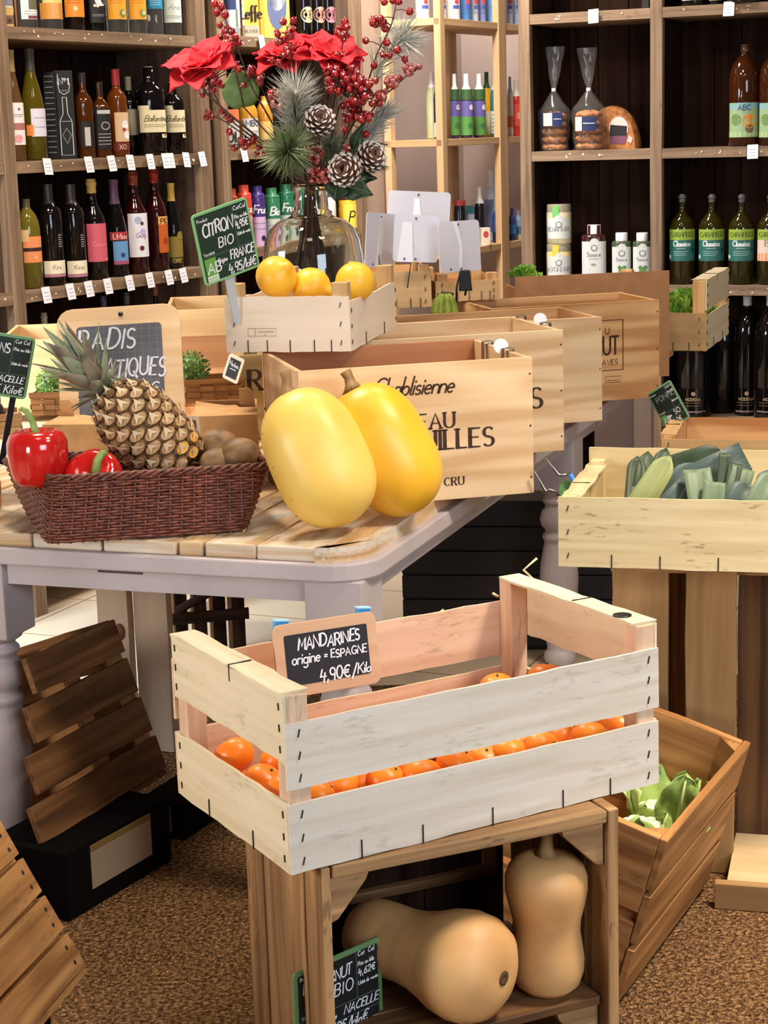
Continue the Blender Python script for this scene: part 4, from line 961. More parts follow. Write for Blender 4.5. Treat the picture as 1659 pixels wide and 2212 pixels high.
squash('deep yellow spaghetti squash leaning behind the pale one', b2, t2_, PROF2, SQ2, lambda L: [(0, 0, .965*L), (-.004, 0, 1.0*L), (-.010, 0, 1.03*L), (-.020, .0, 1.07*L), (-.020, .0, 1.125*L)], 40, 2)

# ---- wicker basket
WICK = fruit('brown wicker', (74, 36, 26), (124, 66, 48), 60, rough=.4, bump=.3, bscale=300, lo=.3, hi=.7, sss=0)
bA, bB = PZ(97, 1176, ZT+.004), PZ(534, 1141, ZT+.004); zr = ZT+.118
rA, rB = PZ(112, 1036, zr), PZ(590, 1006, zr)
rang = math.atan2((rB-rA).y, (rB-rA).x); rw = (rB-rA).length; RX = Vector((math.cos(rang), math.sin(rang), 0)); RY = Vector((-RX.y, RX.x, 0))
bk = thing('wicker_basket', 'dark brown wicker basket of peppers, pineapple and kiwis at the table front', 'basket', (rA.x, rA.y, ZT), rang)
rdp = .25
bo = (bA-rA).dot(RX), (bA-rA).dot(RY); bw = (bB-bA).dot(RX)
def bpath(t, v):
    p, n = bpath0(t, v); xf = min(1, max(0, (p.x+.05)/.5)); p.x -= max(0, p.y)/rdp*(.105*(1-xf)+.03*xf)*(.3+.7*v); return p, n
def bpath0(t, v):      # t 0..1 around, v 0 bottom..1 rim -> local point and outward normal
    x0, x1 = bo[0]*(1-v), (bo[0]+bw)*(1-v)+rw*v
    y0, y1 = bo[1]*(1-v), (rdp-bo[1]*.9)*(1-v)+rdp*v
    r = .035; w, d = x1-x0, y1-y0; P = 2*(w-2*r)+2*(d-2*r)+2*PI*r; s = (t % 1)*P
    segs = [(w-2*r, 0), (PI*r/2, 1), (d-2*r, 2), (PI*r/2, 3), (w-2*r, 4), (PI*r/2, 5), (d-2*r, 6), (PI*r/2, 7)]
    for L, k in segs:
        if s <= L: break
        s -= L
    else: s = L
    if k == 0: return Vector((x0+r+s, y0, 0)), Vector((0, -1, 0))
    if k == 2: return Vector((x1, y0+r+s, 0)), Vector((1, 0, 0))
    if k == 4: return Vector((x1-r-s, y1, 0)), Vector((0, 1, 0))
    if k == 6: return Vector((x0, y1-r-s, 0)), Vector((-1, 0, 0))
    c = {1: (x1-r, y0+r, -90), 3: (x1-r, y1-r, 0), 5: (x0+r, y1-r, 90), 7: (x0+r, y0+r, 180)}[k]
    a = R(c[2])+s/r; n = Vector((math.cos(a), math.sin(a), 0)); return Vector((c[0], c[1], 0))+n*r, n
HB = .118; NS = 58
mb = MB(); rows = 21
for j in range(rows):
    v = (j+.5)/rows*.97; n = NS*3; pts = []
    for i in range(n+1):
        p, nn = bpath(i/n, v); ph = PI*NS*(i/n)+(PI if j % 2 else 0)
        pts.append(p+nn*(.0026*math.sin(ph)+.0006*noise1(i*.3, j))+Vector((0, 0, .004+v*HB*.97+.0007*noise1(i*.21, j+50))))
    mb.tube(pts, .0030, WICK, 5, cap=False)
mb.build('woven_wall', bk)
mb = MB()
for i in range(NS):
    pts = []
    for k in range(5):
        p, nn = bpath((i+.5)/NS, k/4); pts.append(p+Vector((0, 0, .002+k/4*HB)))
    mb.tube(pts, .0022, WICK, 5)
mb.build('upright_canes', bk)
mb = MB()
for q in range(3):
    n = 130; pts = []
    for i in range(n+1):
        p, nn = bpath(i/n, 1.0); ph = 2*PI*24*i/n+q*2*PI/3
        pts.append(p+nn*.0055*math.cos(ph)+Vector((0, 0, HB+.001+.0045*math.sin(ph))))
    mb.tube(pts, .0036, WICK, 6, cap=False)
mb.build('braided_rim', bk)
MB().box(bo[0]+.01, bo[0]+bw-.01, bo[1]+.01, rdp-bo[1]*.9-.01, .002, .008, WICK).build('base', bk)
def bl(x, y, z): return Vector((rA.x, rA.y, ZT))+RX*x+RY*y+Vector((0, 0, z))
def bpx(px, py, yl): return PP(px, py, bl(0, yl, 0), RY)
# peppers
RED = fruit('red pepper skin', (180, 18, 18), (202, 30, 26), 12, rough=.12, coat=.6, sss=.05); PGREEN = fruit('pepper stalk', (104, 132, 56), (146, 166, 88), 40, rough=.5, sss=0)
def pepper(label, M, prof, lobes, stalk, ph=.3):
    t = thing('bell_pepper', label, 'pepper', mat4=M)
    MB().lathe(prof, 48, RED, mod=lambda th, r, z, v: (r*(1-.13*(1-abs(math.sin(lobes*.5*th+ph)))**2.2*min(1, .35+1.6*abs(v-.45))), z)).build('body', t)
    mb = MB(); mb.tube(stalk[0], stalk[1], PGREEN, 9); mb.build('stalk', t)
    return t
c = bpx(82, 985, .075)
PP1 = [(0, -.052), (.018, -.056), (.036, -.055), (.048, -.045), (.053, -.028), (.0565, -.005), (.058, .012), (.057, .028), (.051, .042), (.04, .049), (.028, .05), (.018, .045), (.010, .041), (0, .04)]
pepper('upright glossy red bell pepper in the left end of the basket', Matrix.Translation(c), PP1, 4, ([(0, 0, .038), (-.002, 0, .048), (-.006, 0, .066), (-.016, 0, .086), (-.027, 0, .091)], [.012, .0075, .0062, .0060, .0048]), ph=.75)
c = bpx(205, 1040, .06)
M = Matrix.Translation(c) @ Matrix.Rotation(R(50), 4, 'X') @ Matrix.Rotation(R(-6), 4, 'Y')
pepper('lying red bell pepper with a thick curved green stalk in front of the pineapple', M, [(r*1.0, z*.85) for r, z in PP1], 3, ([(0.012, 0, .028), (.013, .0, .042), (.020, .012, .058), (.03, .022, .064), (.036, .026, .06)], [.012, .0085, .008, .0075, .006]), ph=.2)
# pineapple
PA, PB = bpx(372, 985, .14), bpx(252, 868, .17)
M = axis_mat(PA, PB, R(20)); t = thing('pineapple', 'ripe pineapple lying against the chalkboard with its leafy crown up left', 'pineapple', mat4=M)
Lp = (PB-PA).length; PIN = fruit('pineapple core', (64, 40, 24), (104, 68, 36), 60, rough=.6, sss=0)
PE1 = fruit('pineapple eye', (136, 98, 60), (194, 158, 110), 55, rough=.55, sss=0, lo=.3, hi=.7); PE2 = M_((222, 198, 160), .7); PE3 = M_((216, 158, 60), .5); PE4 = M_((118, 86, 54), .7)
prad = lambda z: .074*(1-abs((z/Lp-.42)/.78)**2.6)**.5 if abs((z/Lp-.42)/.78) < 1 else 0
zlo, zhi = -.03, Lp*1.14
mb = MB(); mb.lathe([(0, zlo-.004)]+[(prad(zlo+(zhi-zlo)*k/14)*.95, zlo+(zhi-zlo)*k/14) for k in range(15)]+[(0, zhi)], 24, PIN)
nrow = 11; per = 11; rnd = random.Random(4)
for j in range(nrow):
    z = zlo+.008+(zhi-zlo-.012)*j/(nrow-1); r = prad(z)
    for i in range(per):
        th = 2*PI*(i+.5*(j % 2))/per+.04*rnd.uniform(-1, 1)
        ez = Vector((0, 0, 1)); er = Vector((math.cos(th), math.sin(th), 0)); et = Vector((-er.y, er.x, 0))
        slope = (prad(z+.004)-prad(z-.004))/.008
        slope = max(-1.6, min(1.6, slope)); ez = (ez+er*slope).normalized(); eo = (er-Vector((0, 0, 1))*slope).normalized()
        cen = Vector((0, 0, z))+er*(r*.945)
        w = max(.008, PI*r/per*1.02); hh = .0128; pk = .0075
        ring = [cen+et*(w*math.cos(a)*abs(math.cos(a))**.15)+ez*(hh*math.sin(a)) for a in [2*PI*k/10 for k in range(10)]]
        mid = [cen+et*(w*.80*math.cos(a))+ez*(hh*.78*math.sin(a))+eo*(pk*rnd.uniform(.75, 1.1)) for a in [2*PI*k/10 for k in range(10)]]
        b = len(mb.v); mb.v += ring+mid+[cen+eo*pk*.95]
        em = PE3 if (j < 3 and rnd.random() < .25) else PE1
        for k in range(10):
            k2 = (k+1) % 10; mb.face((b+k, b+k2, b+10+k2, b+10+k), PE4); mb.face((b+10+k, b+10+k2, b+20), em)
        # dry bract with its spike
        tipp = cen+eo*(pk+.0085)+ez*(.012+rnd.uniform(0, .005))+et*rnd.uniform(-.003, .003)
        a0 = cen+eo*pk*.9-et*w*.55-ez*.006; a1 = cen+eo*pk*.9+et*w*.55-ez*.006; a2 = cen+eo*(pk+.003)+ez*.001
        mb.poly([a0, a2, tipp], PE2); mb.poly([a2, a1, tipp], PE2)
mb.build('body', t)
LEAF1 = fruit('pineapple leaf', (108, 114, 88), (168, 176, 144), 25, rough=.5, sss=0); LEAF2 = fruit('dull pineapple leaf', (98, 84, 74), (146, 136, 112), 25, rough=.5, sss=0)
mb = MB(); ML = M.inverted()
def blade(mb, base, d, up, L, w, mat, curl, fold=.3, n=7):
    d = d.normalized(); sd = d.cross(up).normalized(); up = sd.cross(d).normalized()
    b = len(mb.v)
    for i in range(n+1):
        s = i/n; wd = w*(1-s**1.7)*(.75+.5*s) if s < 1 else 0
        p = base+d*L*s+up*(curl*L*s*s)
        for k in (-1, 0, 1): mb.v.append(p+sd*wd*k+up*(fold*wd*abs(k)))
    for i in range(n):
        for k in (0, 1):
            a = b+i*3+k; mb.face((a, a+1, a+4, a+3), mat, None, True)
cb_ = Vector((0, 0, zhi-.006)); rnd = random.Random(9)
for lay, (n, el, L, w) in enumerate(((9, 8, .05, .014), (9, 28, .068, .017), (8, 46, .09, .020), (7, 62, .11, .022), (5, 76, .12, .020), (3, 86, .125, .016))):
    for i in range(n):
        a = 2*PI*i/n+lay*.55+rnd.uniform(-.15, .15); e = R(el+rnd.uniform(-7, 7))
        er = Vector((math.cos(a), math.sin(a), 0)); d = er*math.cos(e)+Vector((0, 0, math.sin(e))); up = Vector((0, 0, math.cos(e)))-er*math.sin(e)
        blade(mb, cb_+Vector((0, 0, .006+.009*lay))+er*.012, d, up, L*rnd.uniform(.85, 1.15), w, LEAF1 if rnd.random() < .6 else LEAF2, rnd.uniform(-.18, .12))
mb.build('crown', t, solid=.001)
# kiwis
KIWI = fruit('kiwi skin', (92, 66, 36), (140, 106, 64), 40, rough=.55, bump=.35, bscale=350, sss=0)
def kiwi(label, px, py, yl, ax, L=.082, r=.034):
    c = bpx(px, py, yl); d = RX*ax[0]+RY*ax[1]+Vector((0, 0, ax[2])); M = axis_mat(c, c+d)
    t = thing('kiwi', label, 'kiwi', mat4=M, group=None)
    pr = [(r*math.sin(PI*k/14)**.9, -L/2*math.cos(PI*k/14)) for k in range(15)]
    MB().lathe(pr, 26, KIWI).build('skin', t)
    mb = MB(); mb.lathe([(.004, L/2-.0008), (.0025, L/2+.0012), (0, L/2)], 8, M_((60, 44, 28), .9)); mb.lathe([(0, -L/2-.0005), (.002, -L/2-.0008), (.003, -L/2+.001)], 8, M_((60, 44, 28), .9)); mb.build('scar', t)
kiwi('greenish brown kiwi at the back right of the basket, a dark dimple on its end', 466, 966, .15, (-.9, .2, -.15), .088, .036)
kiwi('round brown kiwi on top at the right end of the basket', 519, 985, .105, (1, -.15, .1), .08, .0355)
kiwi('pale kiwi mostly hidden under the two others in the basket', 470, 1000, .11, (.9, .3, 0), .075, .03)

# ---- chalkboard
FR = wood('ribbed pale frame', (232, 200, 158), (206, 168, 124), 1.5, 30, tone=.08)
def grid_slate():
    m, nt, b = new('squared slate'); N = nt.nodes.new; Lk = nt.links.new
    tc = N('ShaderNodeTexCoord'); br = N('ShaderNodeTexBrick'); br.offset = 0; br.inputs['Scale'].default_value = 1; br.inputs['Brick Width'].default_value = .0165; br.inputs['Row Height'].default_value = .0165; br.inputs['Mortar Size'].default_value = .0006
    br.inputs['Color1'].default_value = lin((52, 52, 64)); br.inputs['Color2'].default_value = lin((52, 52, 64)); br.inputs['Mortar'].default_value = lin((88, 88, 100))
    mp = N('ShaderNodeMapping'); mp.inputs['Rotation'].default_value = (R(-90), 0, 0); Lk(tc.outputs['Object'], mp.inputs[0]); Lk(mp.outputs[0], br.inputs['Vector'])
    nz = N('ShaderNodeTexNoise'); nz.inputs['Scale'].default_value = 12; Lk(tc.outputs['Object'], nz.inputs['Vector'])
    mx = N('ShaderNodeMix'); mx.data_type = 'RGBA'; mx.inputs[0].default_value = .12; Lk(br.outputs['Color'], mx.inputs[6]); Lk(nz.outputs['Fac'], mx.inputs[7])
    Lk(mx.outputs[2], b.inputs['Base Color']); b.inputs['Roughness'].default_value = .7; return m
GS = grid_slate()
YB_ = 4.0
o = PY(122, 672, YB_); u = PY(388, 655, YB_+.01)-o; v = PY(168, 925, YB_-.10)-o
wB, hB = u.length, .335
def wr(mb, g, w, h):
    ch = M_((214, 214, 222), .9)
    text(mb, 'RADIS', g, .17*w, -.28*h, .13*h, ch, w=.11, spacing=.24, jit=.08, slant=.14, fit=.45*w)
    text(mb, 'ASIATIQUES', g, .18*w, -.48*h, .12*h, ch, w=.11, spacing=.2, jit=.08, slant=.14, fit=.67*w)
    text(mb, '3/€', g, .58*w, -.62*h, .09*h, ch, w=.11, spacing=.2, slant=.1, jit=.05); ribbon(mb, [(.40*w, -.66*h), (.86*w, -.655*h)], .0022, g, ch)
    text(mb, '5', g, .62*w, -.80*h, .11*h, ch, w=.11, slant=.1)
def ex(t, w, h, f):
    mb = MB(); mb.lathe([(.0, 0), (.0055, 0), (.0055, .001), (0, .001)], 12, BLACK, M=Matrix.Translation(f(w*.52, -.018, -.0065)) @ Matrix.Rotation(R(90), 4, 'X')); mb.build('hanging_hole', t)
slate('chalkboard', 'wood framed squared chalkboard reading RADIS ASIATIQUES, standing behind the pineapple', o, u, v, wB, hB, FR, GS, .042, .035, wr, th=.012, extra=ex)

# ---- green framed slate at the far left
GFR = M_((112, 158, 112), .4); GPAN = M_((26, 42, 34), .6)
o = PY(-75, 706, 3.62); u = PY(78, 731, 3.66)-o; v = PY(-72, 862, 3.63)-o
def wr(mb, g, w, h):
    price_form(mb, g, w, h, ab=False)
    text(mb, 'POIVRONS', g, .06*w, -.30*h, .15*h, CHALK, w=.12, spacing=.16, jit=.05, slant=.1, fit=.6*w)
    text(mb, 'NACELLE', g, .5*w, -.75*h, .10*h, CHALK, w=.15, spacing=.2, jit=.04, slant=.2, fit=.42*w)
    text(mb, '6,50€T Kilo€', g, .2*w, -.93*h, .12*h, CHALK, w=.13, spacing=.2, jit=.05, slant=.15, fit=.74*w)
def ex(t, w, h, f):
    MB().box(-.006+.045, .006+.045, -.003, .003, -.14, .002, BLACK).build('stick', t)
slate('price_slate', 'green framed price slate on a dark stick at the left edge above the red pepper', o, u, v, u.length, .128, GFR, GPAN, .006, .009, wr, th=.004, extra=ex)

# ---- cardboard trays behind the basket
def carton_tray(label, loc, rz, w, d, h, tab):
    t = thing('cardboard_tray', label, 'box', loc, rz); n = w*.32
    MB().box(0, w, 0, .004, 0, h, KRAFT2).build('front_panel', t); MB().box(0, w, d-.004, d, 0, h, KRAFT2).build('back_panel', t)
    MB().box(0, .004, .004, d-.004, 0, h, KRAFT2).build('side_panel', t); MB().box(w-.004, w, .004, d-.004, 0, h, KRAFT2).build('side_panel', t)
    MB().box(.004, w-.004, .004, d-.004, 0, .004, BROWNIN).build('base', t)
    # lid flaps leaving an open slot
    mb = MB(); mb.prism([(0, 0), (w, 0), (w, d*.42), (w*.72, d*.45), (w*.66, d*.6), (w*.5, d*.6), (0, d*.9)], h, h+.003, KRAFT2); mb.build('lid_flap', t)
    mb = MB(); tx = tab*w; mb.prism([(tx, h), (tx+.03, h), (tx+.03, h+.03), (tx+.022, h+.038), (tx, h+.038)], d*.62, d*.62+.004, KRAFT2, mapf=lambda x, y, z: Vector((x, z, y))); mb.build('tab', t)
    return t
p = PY(92, 944, 3.78); carton_tray('low brown cardboard tray behind the red pepper', (p.x, p.y, ZT+.001), R(-8), .155, .19, p.z-ZT+.022, .02)
p = PY(420, 955, 3.78); carton_tray('brown cardboard tray with an upright tab behind the kiwis', (p.x, p.y, ZT+.001), R(4), .135, .25, p.z-ZT+.05, .72)
# ---- herb punnets
HERB = fruit('herb leaf', (88, 128, 44), (150, 190, 84), 60, rough=.5, sss=.1); HERBD = fruit('dark herb leaf', (66, 98, 40), (116, 150, 72), 60, rough=.5, sss=.1)
PUN = wood('brown chip wood', (172, 118, 62), (112, 70, 34), 3, 40, tone=.3)
PUNL = wood('pale chip wood', (222, 176, 122), (186, 136, 86), 3, 40, tone=.2)
def punnet(label, loc, rz, w, d, h, wd):
    t = thing('chip_punnet', label, 'basket', loc, rz); mb = MB(); nb = 4
    for k in range(nb):
        z0, z1 = h*(k+.04)/nb, h*(k+.94)/nb
        nw = max(3, int(w/.03))
        for i in range(nw):
            off = .0022 if (i+k) % 2 else 0
            mb.box(w*i/nw+.0005, w*(i+1)/nw-.0005, -off-.002, -off, z0, z1, wd, axis=0); mb.box(w*i/nw, w*(i+1)/nw, d+off, d+off+.002, z0, z1, wd, axis=0)
        nd = max(3, int(d/.03))
        for i in range(nd):
            off = .0022 if (i+k) % 2 else 0
            mb.box(-off-.002, -off, d*i/nd, d*(i+1)/nd, z0, z1, wd, axis=1); mb.box(w+off, w+off+.002, d*i/nd, d*(i+1)/nd, z0, z1, wd, axis=1)
    mb.build('woven_wall', t); MB().box(0, w, 0, d, 0, .003, wd).build('base', t)
    MB().box(-.004, w+.004, -.006, -.003, h-.008, h+.003, wd).build('rim', t)
    return t
def herb(label, c, r, mat, sc=(1, 1, 1), seed=0, name='herb_plant'):
    t = thing(name, label, 'herb', c); rnd = random.Random(seed); mb = MB()
    mb.ball((0, 0, r*sc[2]*.8), r*.8, HERBD, 14, 10, sc)
    for k in range(420):
        a = rnd.uniform(0, 2*PI); zc = rnd.uniform(-.5, 1); s = math.sqrt(1-zc*zc)
        n = Vector((s*math.cos(a), s*math.sin(a), zc)); p = Vector((n.x*r*sc[0], n.y*r*sc[1], n.z*r*sc[2]+r*sc[2]*.8))*rnd.uniform(.86, 1.03)
        tq = (n+Vector((rnd.uniform(-1, 1), rnd.uniform(-1, 1), rnd.uniform(-1, 1)))).normalized(); sd = tq.cross(n).normalized(); l = r*.17
        mb.poly([p-tq*l*.5, p+sd*l*.38, p+tq*l*.7+n*l*.2, p-sd*l*.38], mat)
    mb.build('leaves', t)
    MB().tube([(0, 0, -.02), (0, 0, r*.3)], .006, HERBD, 6).build('stem', t)
    return t
p = PY(70, 898, 4.25); z0 = p.z
punnet('brown woven chip punnet of herb left of the chalkboard', (p.x, p.y, z0), R(-4), .085, .10, .052, PUN)
herb('round green herb plant left of the chalkboard', PY(114, 862, 4.3), .038, HERB, (1, 1, 1.15), 3)
p = PY(404, 872, 4.35)
punnet('brown woven chip punnet of herb right of the chalkboard', (p.x, p.y, p.z), R(3), .135, .12, .055, PUN)
herb('dark green herb plant right of the chalkboard', PY(412, 828, 4.42), .046, HERBD, (1, 1, .95), 5)
p = PY(436, 838, 4.62)
punnet('pale woven chip punnet against the brown crate wall', (p.x, p.y, p.z), R(3), .10, .05, .045, PUNL)
# brown display crate the right punnet stands in, its inside facing out
p = PY(386, 884, 4.72)
t = thing('wine_crate', 'wooden crate with brown inside holding the woven herb punnet', 'crate', (p.x, p.y, ZT), R(4))
hcr = PY(386, 727, 4.72).z-ZT
INN = wood('brown crate inside', (196, 142, 92), (156, 104, 64), 1.2, 22, tone=.2)
MB().box(0, .145, 0, .011, .0, hcr, INN, axis=0).build('back_panel', t, bevel=.001)
MB().box(-.011, 0, -.36, .011, 0, hcr*.25, W_PINE2, axis=1).build('side_panel', t); MB().box(0, .145, -.36, 0, 0, .04, W_PINE2, axis=1).build('base', t)
# crates with rims left of the lemon tray and lettering R
p = PY(498, 905, 4.45)
def lr(mb, g, w, h): text(mb, 'R', g, w-.034, h-.085, .048, INK, w=.17, serif=True)
wine_crate('wine_crate', 'greyish crate end printed with a brown R under the lemon tray', PY(566, 766, 4.40), R(4), .055, .12, PY(566, 766, 4.40).z-ZT, wood('greyed crate end', (206, 180, 128), (168, 140, 92), 1.2, 22, tone=.2, cathedral=1), txt=lr, nails=False)
# small slates
o = PY(497, 762, 4.30); u = PY(530, 778, 4.27)-o; v = PY(482, 818, 4.30)-o
def wr(mb, g, w, h): text(mb, 'Herbes', g, .24*w, -.42*h, .17*h, CHALK, w=.12, jit=.1, fit=.55*w); scribble(mb, g, .3*w, .7*w, -.55*h, .1*h, CHALK, .2)
slate('price_slate', 'small tilted white framed slate in the herb punnet under the lemon tray', o, u, v, .05, .062, M_((226, 206, 178), .6), M_((34, 30, 30), .7), .008, .006, wr, th=.003)
o = PY(376, 898, 3.70); u = PY(429, 898, 3.74)-o; v = PY(378, 962, 3.68)-o
def wr(mb, g, w, h): text(mb, 'KIWIS', g, .28*w, -.65*h, .3*h, CHALK, w=.1, spacing=.12, fit=.46*w)
slate('price_slate', 'small pale framed slate behind the pineapple and the kiwis', o, u, v, u.length, .065, M_((198, 180, 152), .6), M_((34, 32, 38), .7), .010, .006, wr, th=.003)
# chip basket at the left edge with dark avocado, and a basket beside it
p = PY(-40, 952, 3.72)
punnet('pale chip punnet at the left edge behind the red pepper', (p.x, p.y, p.z), R(14), .082, .11, .05, PUNL)
t = thing('aubergine', 'dark fruit at the left edge beside the green framed slate', 'vegetable', PY(-14, 905, 3.80))
MB().ball((0, 0, 0), .028, M_((30, 18, 26), .2, coat=.4), 16, 12, (1, 1, 1.5)).build('body', t); MB().tube([(0, 0, .04), (.002, 0, .054)], [.006, .004], PGREEN, 6).build('stalk', t)
p = PZ(-70, 1100, ZT+.002)
punnet('pale chip punnet standing on the table at the left edge beside the wicker basket', (p.x, p.y, p.z), R(14), .066, .12, .11, PUNL)

# ---- lemon tray
k = (1.45-1.0)/(1.45-.937); LY = R(-11.8); LZ0 = ZT+HW+.003
kk = (1.45-LZ0)/(1.45-.937); lo = Vector((-.365*kk, 4.404*kk, LZ0)); lw = .3*kk
lt = tray_crate('fruit_tray', 'small pale fruit tray of lemons resting across the wine crates', lo, LY, lw, .50, wood('clean veneer', (236, 220, 198), (226, 208, 184), 2, 30, tone=.06), wood('clean veneer end', (238, 224, 202), (228, 212, 188), 2, 30, tone=.06), W_LATH,
    [(0, .133*kk)], [(0, .118*kk)], [(0, .118*kk)], .165*kk, cap=False, pw=.034)
mb = MB(); LXv = Vector((math.cos(LY), math.sin(LY), 0)); LYv = Vector((-LXv.y, LXv.x, 0))
g = lambda x, y: Vector((x, -.0056, y)); ST = M_((150, 132, 112), .8)
a, b_, c_, d_ = .046, .108, .034, .05
ribbon(mb, [(a, c_), (b_, c_), (b_, d_), (a, d_), (a, c_)], .0009, g, ST); ribbon(mb, [(a+.016, c_), (a+.016, d_)], .0008, g, ST)
scribble(mb, g, a+.022, b_-.006, .042, .005, ST, .2); scribble(mb, g, a+.034, b_-.024, .036, .004, ST, .2)
mb.build('printed_stamp', lt)
LEM = fruit('lemon peel', (244, 180, 38), (250, 200, 64), 10, rough=.4, bump=.3, bscale=260, lo=.3, hi=.7, sss=.08)
def lemon(label, px, py, yl, nose, rad=.037, L=.05):
    c = PP(px, py, lo+LYv*yl, LYv); M = axis_mat(c, c+Vector(nose)); t = thing('lemon', label, 'lemon', mat4=M)
    pr = [(rad*math.sin(PI*k_/16)**.85, -L*.9*math.cos(PI*k_/16)) for k_ in range(15)]+[(rad*.24, L*1.0), (rad*.2, L*1.09), (rad*.1, L*1.14), (0, L*1.15)]
    MB().lathe(pr, 28, LEM).build('peel', t)
    mb = MB(); mb.lathe([(0, -L*.93), (.005, -L*.92), (.004, -L*.88)], 7, PGREEN); mb.build('button', t)
lemon('lemon with its nipple facing up right, left of the three in the tray', 597, 598, .09, (.55, -.62, .5), .045, .045)
lemon('middle lemon, lowest of the three in the tray', 672, 620, .13, (.8, -.4, -.2), .042, .046)
lemon('right lemon behind the front right post of the tray', 767, 609, .14, (.3, .8, .2), .043, .045)
# green framed CITRON slate on a plastic stick
o = PY(411, 467, 3.74); u = PY(531, 424, 3.82)-o; v = PY(437, 618, 3.77)-o
def wr(mb, g, w, h):
    price_form(mb, g, w, h)
    text(mb, 'CITRON', g, .13*w, -.34*h, .17*h, CHALK, w=.14, spacing=.13, jit=.06, slant=.12, fit=.53*w)
    text(mb, 'BIO', g, .36*w, -.54*h, .125*h, CHALK, w=.14, spacing=.25, jit=.05, slant=.12)
    text(mb, '4,95€', g, .715*w, -.37*h, .10*h, CHALK, w=.16, spacing=.15, slant=.1, fit=.22*w)
    text(mb, 'FRANCE', g, .52*w, -.76*h, .12*h, CHALK, w=.15, spacing=.13, jit=.05, slant=.18, fit=.42*w)
    text(mb, '4,95/kil€', g, .44*w, -.94*h, .12*h, CHALK, w=.14, spacing=.14, jit=.05, slant=.2, fit=.5*w)
def ex(t, w, h, f):
    mb = MB(); mb.prism([(.052, -h+.01), (.075, -h+.01), (.068, -h-.095), (.058, -h-.108), (.052, -h-.095)], .002, .005, M_((206, 214, 220), .3, trans=.3), mapf=f); mb.build('stick', t)
slate('price_slate', 'green framed price slate reading CITRON BIO stuck beside the lemons', o, u, v, u.length, .152, M_((132, 190, 128), .4), M_((26, 52, 38), .55), .0055, .009, wr, th=.004, extra=ex)
# ================================================================== RIGHT: leeks, stand, cauliflower crate
lf = PZ(1213, 1224, .640); LKY = R(-15); LKX = Vector((math.cos(LKY), math.sin(LKY), 0)); LKYv = Vector((-LKX.y, LKX.x, 0))
tray_crate('fruit_tray', 'speckled wooden tray of leeks on tall boards at the right', lf, LKY, .56, .40, W_LEEK, W_LEEK, W_LEEK, [(.002, .135)], [(0, .122)], [(0, .157)], .136, pw=.03, th=.005)
# thin top rail of the front slat
def lk(x, y, z): return lf+LKX*x+LKYv*y+Vector((0, 0, z))
# second tray behind
p = PZ(1432, 948, .70)
tray_crate('fruit_tray', 'pale tray edge showing behind the leek tray', (p.x, p.y, .62), LKY, .5, .3, W_LATH, W_LATH, W_PINE2, [(0, .08)], [(0, .09)], [(0, .085)], .09, pw=.03)
# board stand
st = thing('board_stand', 'stand of tall brown boards carrying the leek tray', 'stand', (lf.x, lf.y, 0), LKY)
def stp(px, yl): q = PP(px, 1500, lk(0, yl, 0), LKYv); return (q-lf).dot(LKX)
for (a, b, yl, nm) in ((1322, 1443, .13, 'board'), (1480, 1588, .10, 'board'), (1592, 1760, .25, 'board'), (1443, 1482, .22, 'board')):
    x0, x1 = stp(a, yl), stp(b, yl)
    MB().box(x0, x1, yl, yl+.02, .006 if yl < .2 else .03, .639, W_STAND if yl < .2 else W_CRATE_D, seg=8, jit=.002, axis=2).build(nm, st, bevel=.002)
MB().box(stp(1322, .13), stp(1760, .25), .27, .36, .60, .639, W_STAND, axis=0).build('crossbar', st)
MB().box(stp(1322, .13), .56, .12, .27, .605, .638, W_STAND, axis=0).build('crossbar', st)
# pale plywood plate on the floor
q0, q1 = PZ(1585, 1905, .03), PZ(1640, 1945, .0)
fp = thing('plywood_plate', 'pale plywood plate on a low foot on the carpet at the right edge', 'board', (q0.x, q0.y, .006), LKY)
MB().box(-.01, .40, -.05, .20, .03, .044, wood('pale plywood', (216, 190, 146), (190, 160, 116), 2, 14, tone=.2)).build('plate', fp, bevel=.001)
MB().box(-.03, .07, -.075, -.052, 0, .05, W_STAND).build('foot', fp, bevel=.001); MB().box(.03, .38, .0, .18, 0, .03, W_CRATE_D).build('support', fp)
# leeks
def leekmat(n, a, b): return wood(n, a, b, 1.5, 120, rough=.45, tone=.35, bump=.1)
LK1 = leekmat('leek leaf', (132, 148, 112), (84, 104, 84)); LK2 = leekmat('blue green leek leaf', (104, 120, 112), (58, 74, 72)); LK3 = leekmat('yellow green leek leaf', (182, 184, 116), (126, 140, 92)); LK4 = leekmat('dark leek leaf', (76, 92, 62), (44, 58, 42)); LKW = leekmat('leek shaft', (206, 214, 170), (170, 186, 130))
def strap(mb, a, b, w0, w1, sag, mat, nrm, fold=.25, n=10, pointed=True, tw=0):
    a = Vector(a); b = Vector(b); d = b-a; L = d.length; dn = d.normalized(); sd0 = dn.cross(nrm).normalized(); bs = len(mb.v)
    for i in range(n+1):
        s = i/n; w = (w0+(w1-w0)*s)*((1-max(0, (s-.72)/.28)**2*.92) if pointed else 1)
        sd = (Matrix.Rotation(tw*s, 4, dn) @ sd0); up = sd.cross(dn).normalized()
        p = a+d*s+Vector(nrm).normalized()*(sag*4*s*(1-s))
        for k in (-1, -.5, 0, .5, 1): mb.v.append(p+sd*w*k-up*(fold*w*(1-abs(k))))
    for i in range(n):
        for k in range(4):
            q = bs+i*5+k; mb.face((q, q+1, q+6, q+5), mat, [(L*i/n, k*.01), (L*i/n, k*.01+.01), (L*(i+1)/n, k*.01+.01), (L*(i+1)/n, k*.01)], True)
def lkp(px, py, yl): return PP(px, py, lk(0, yl, 0), LKYv)
VN = Vector((0, -1, .35))
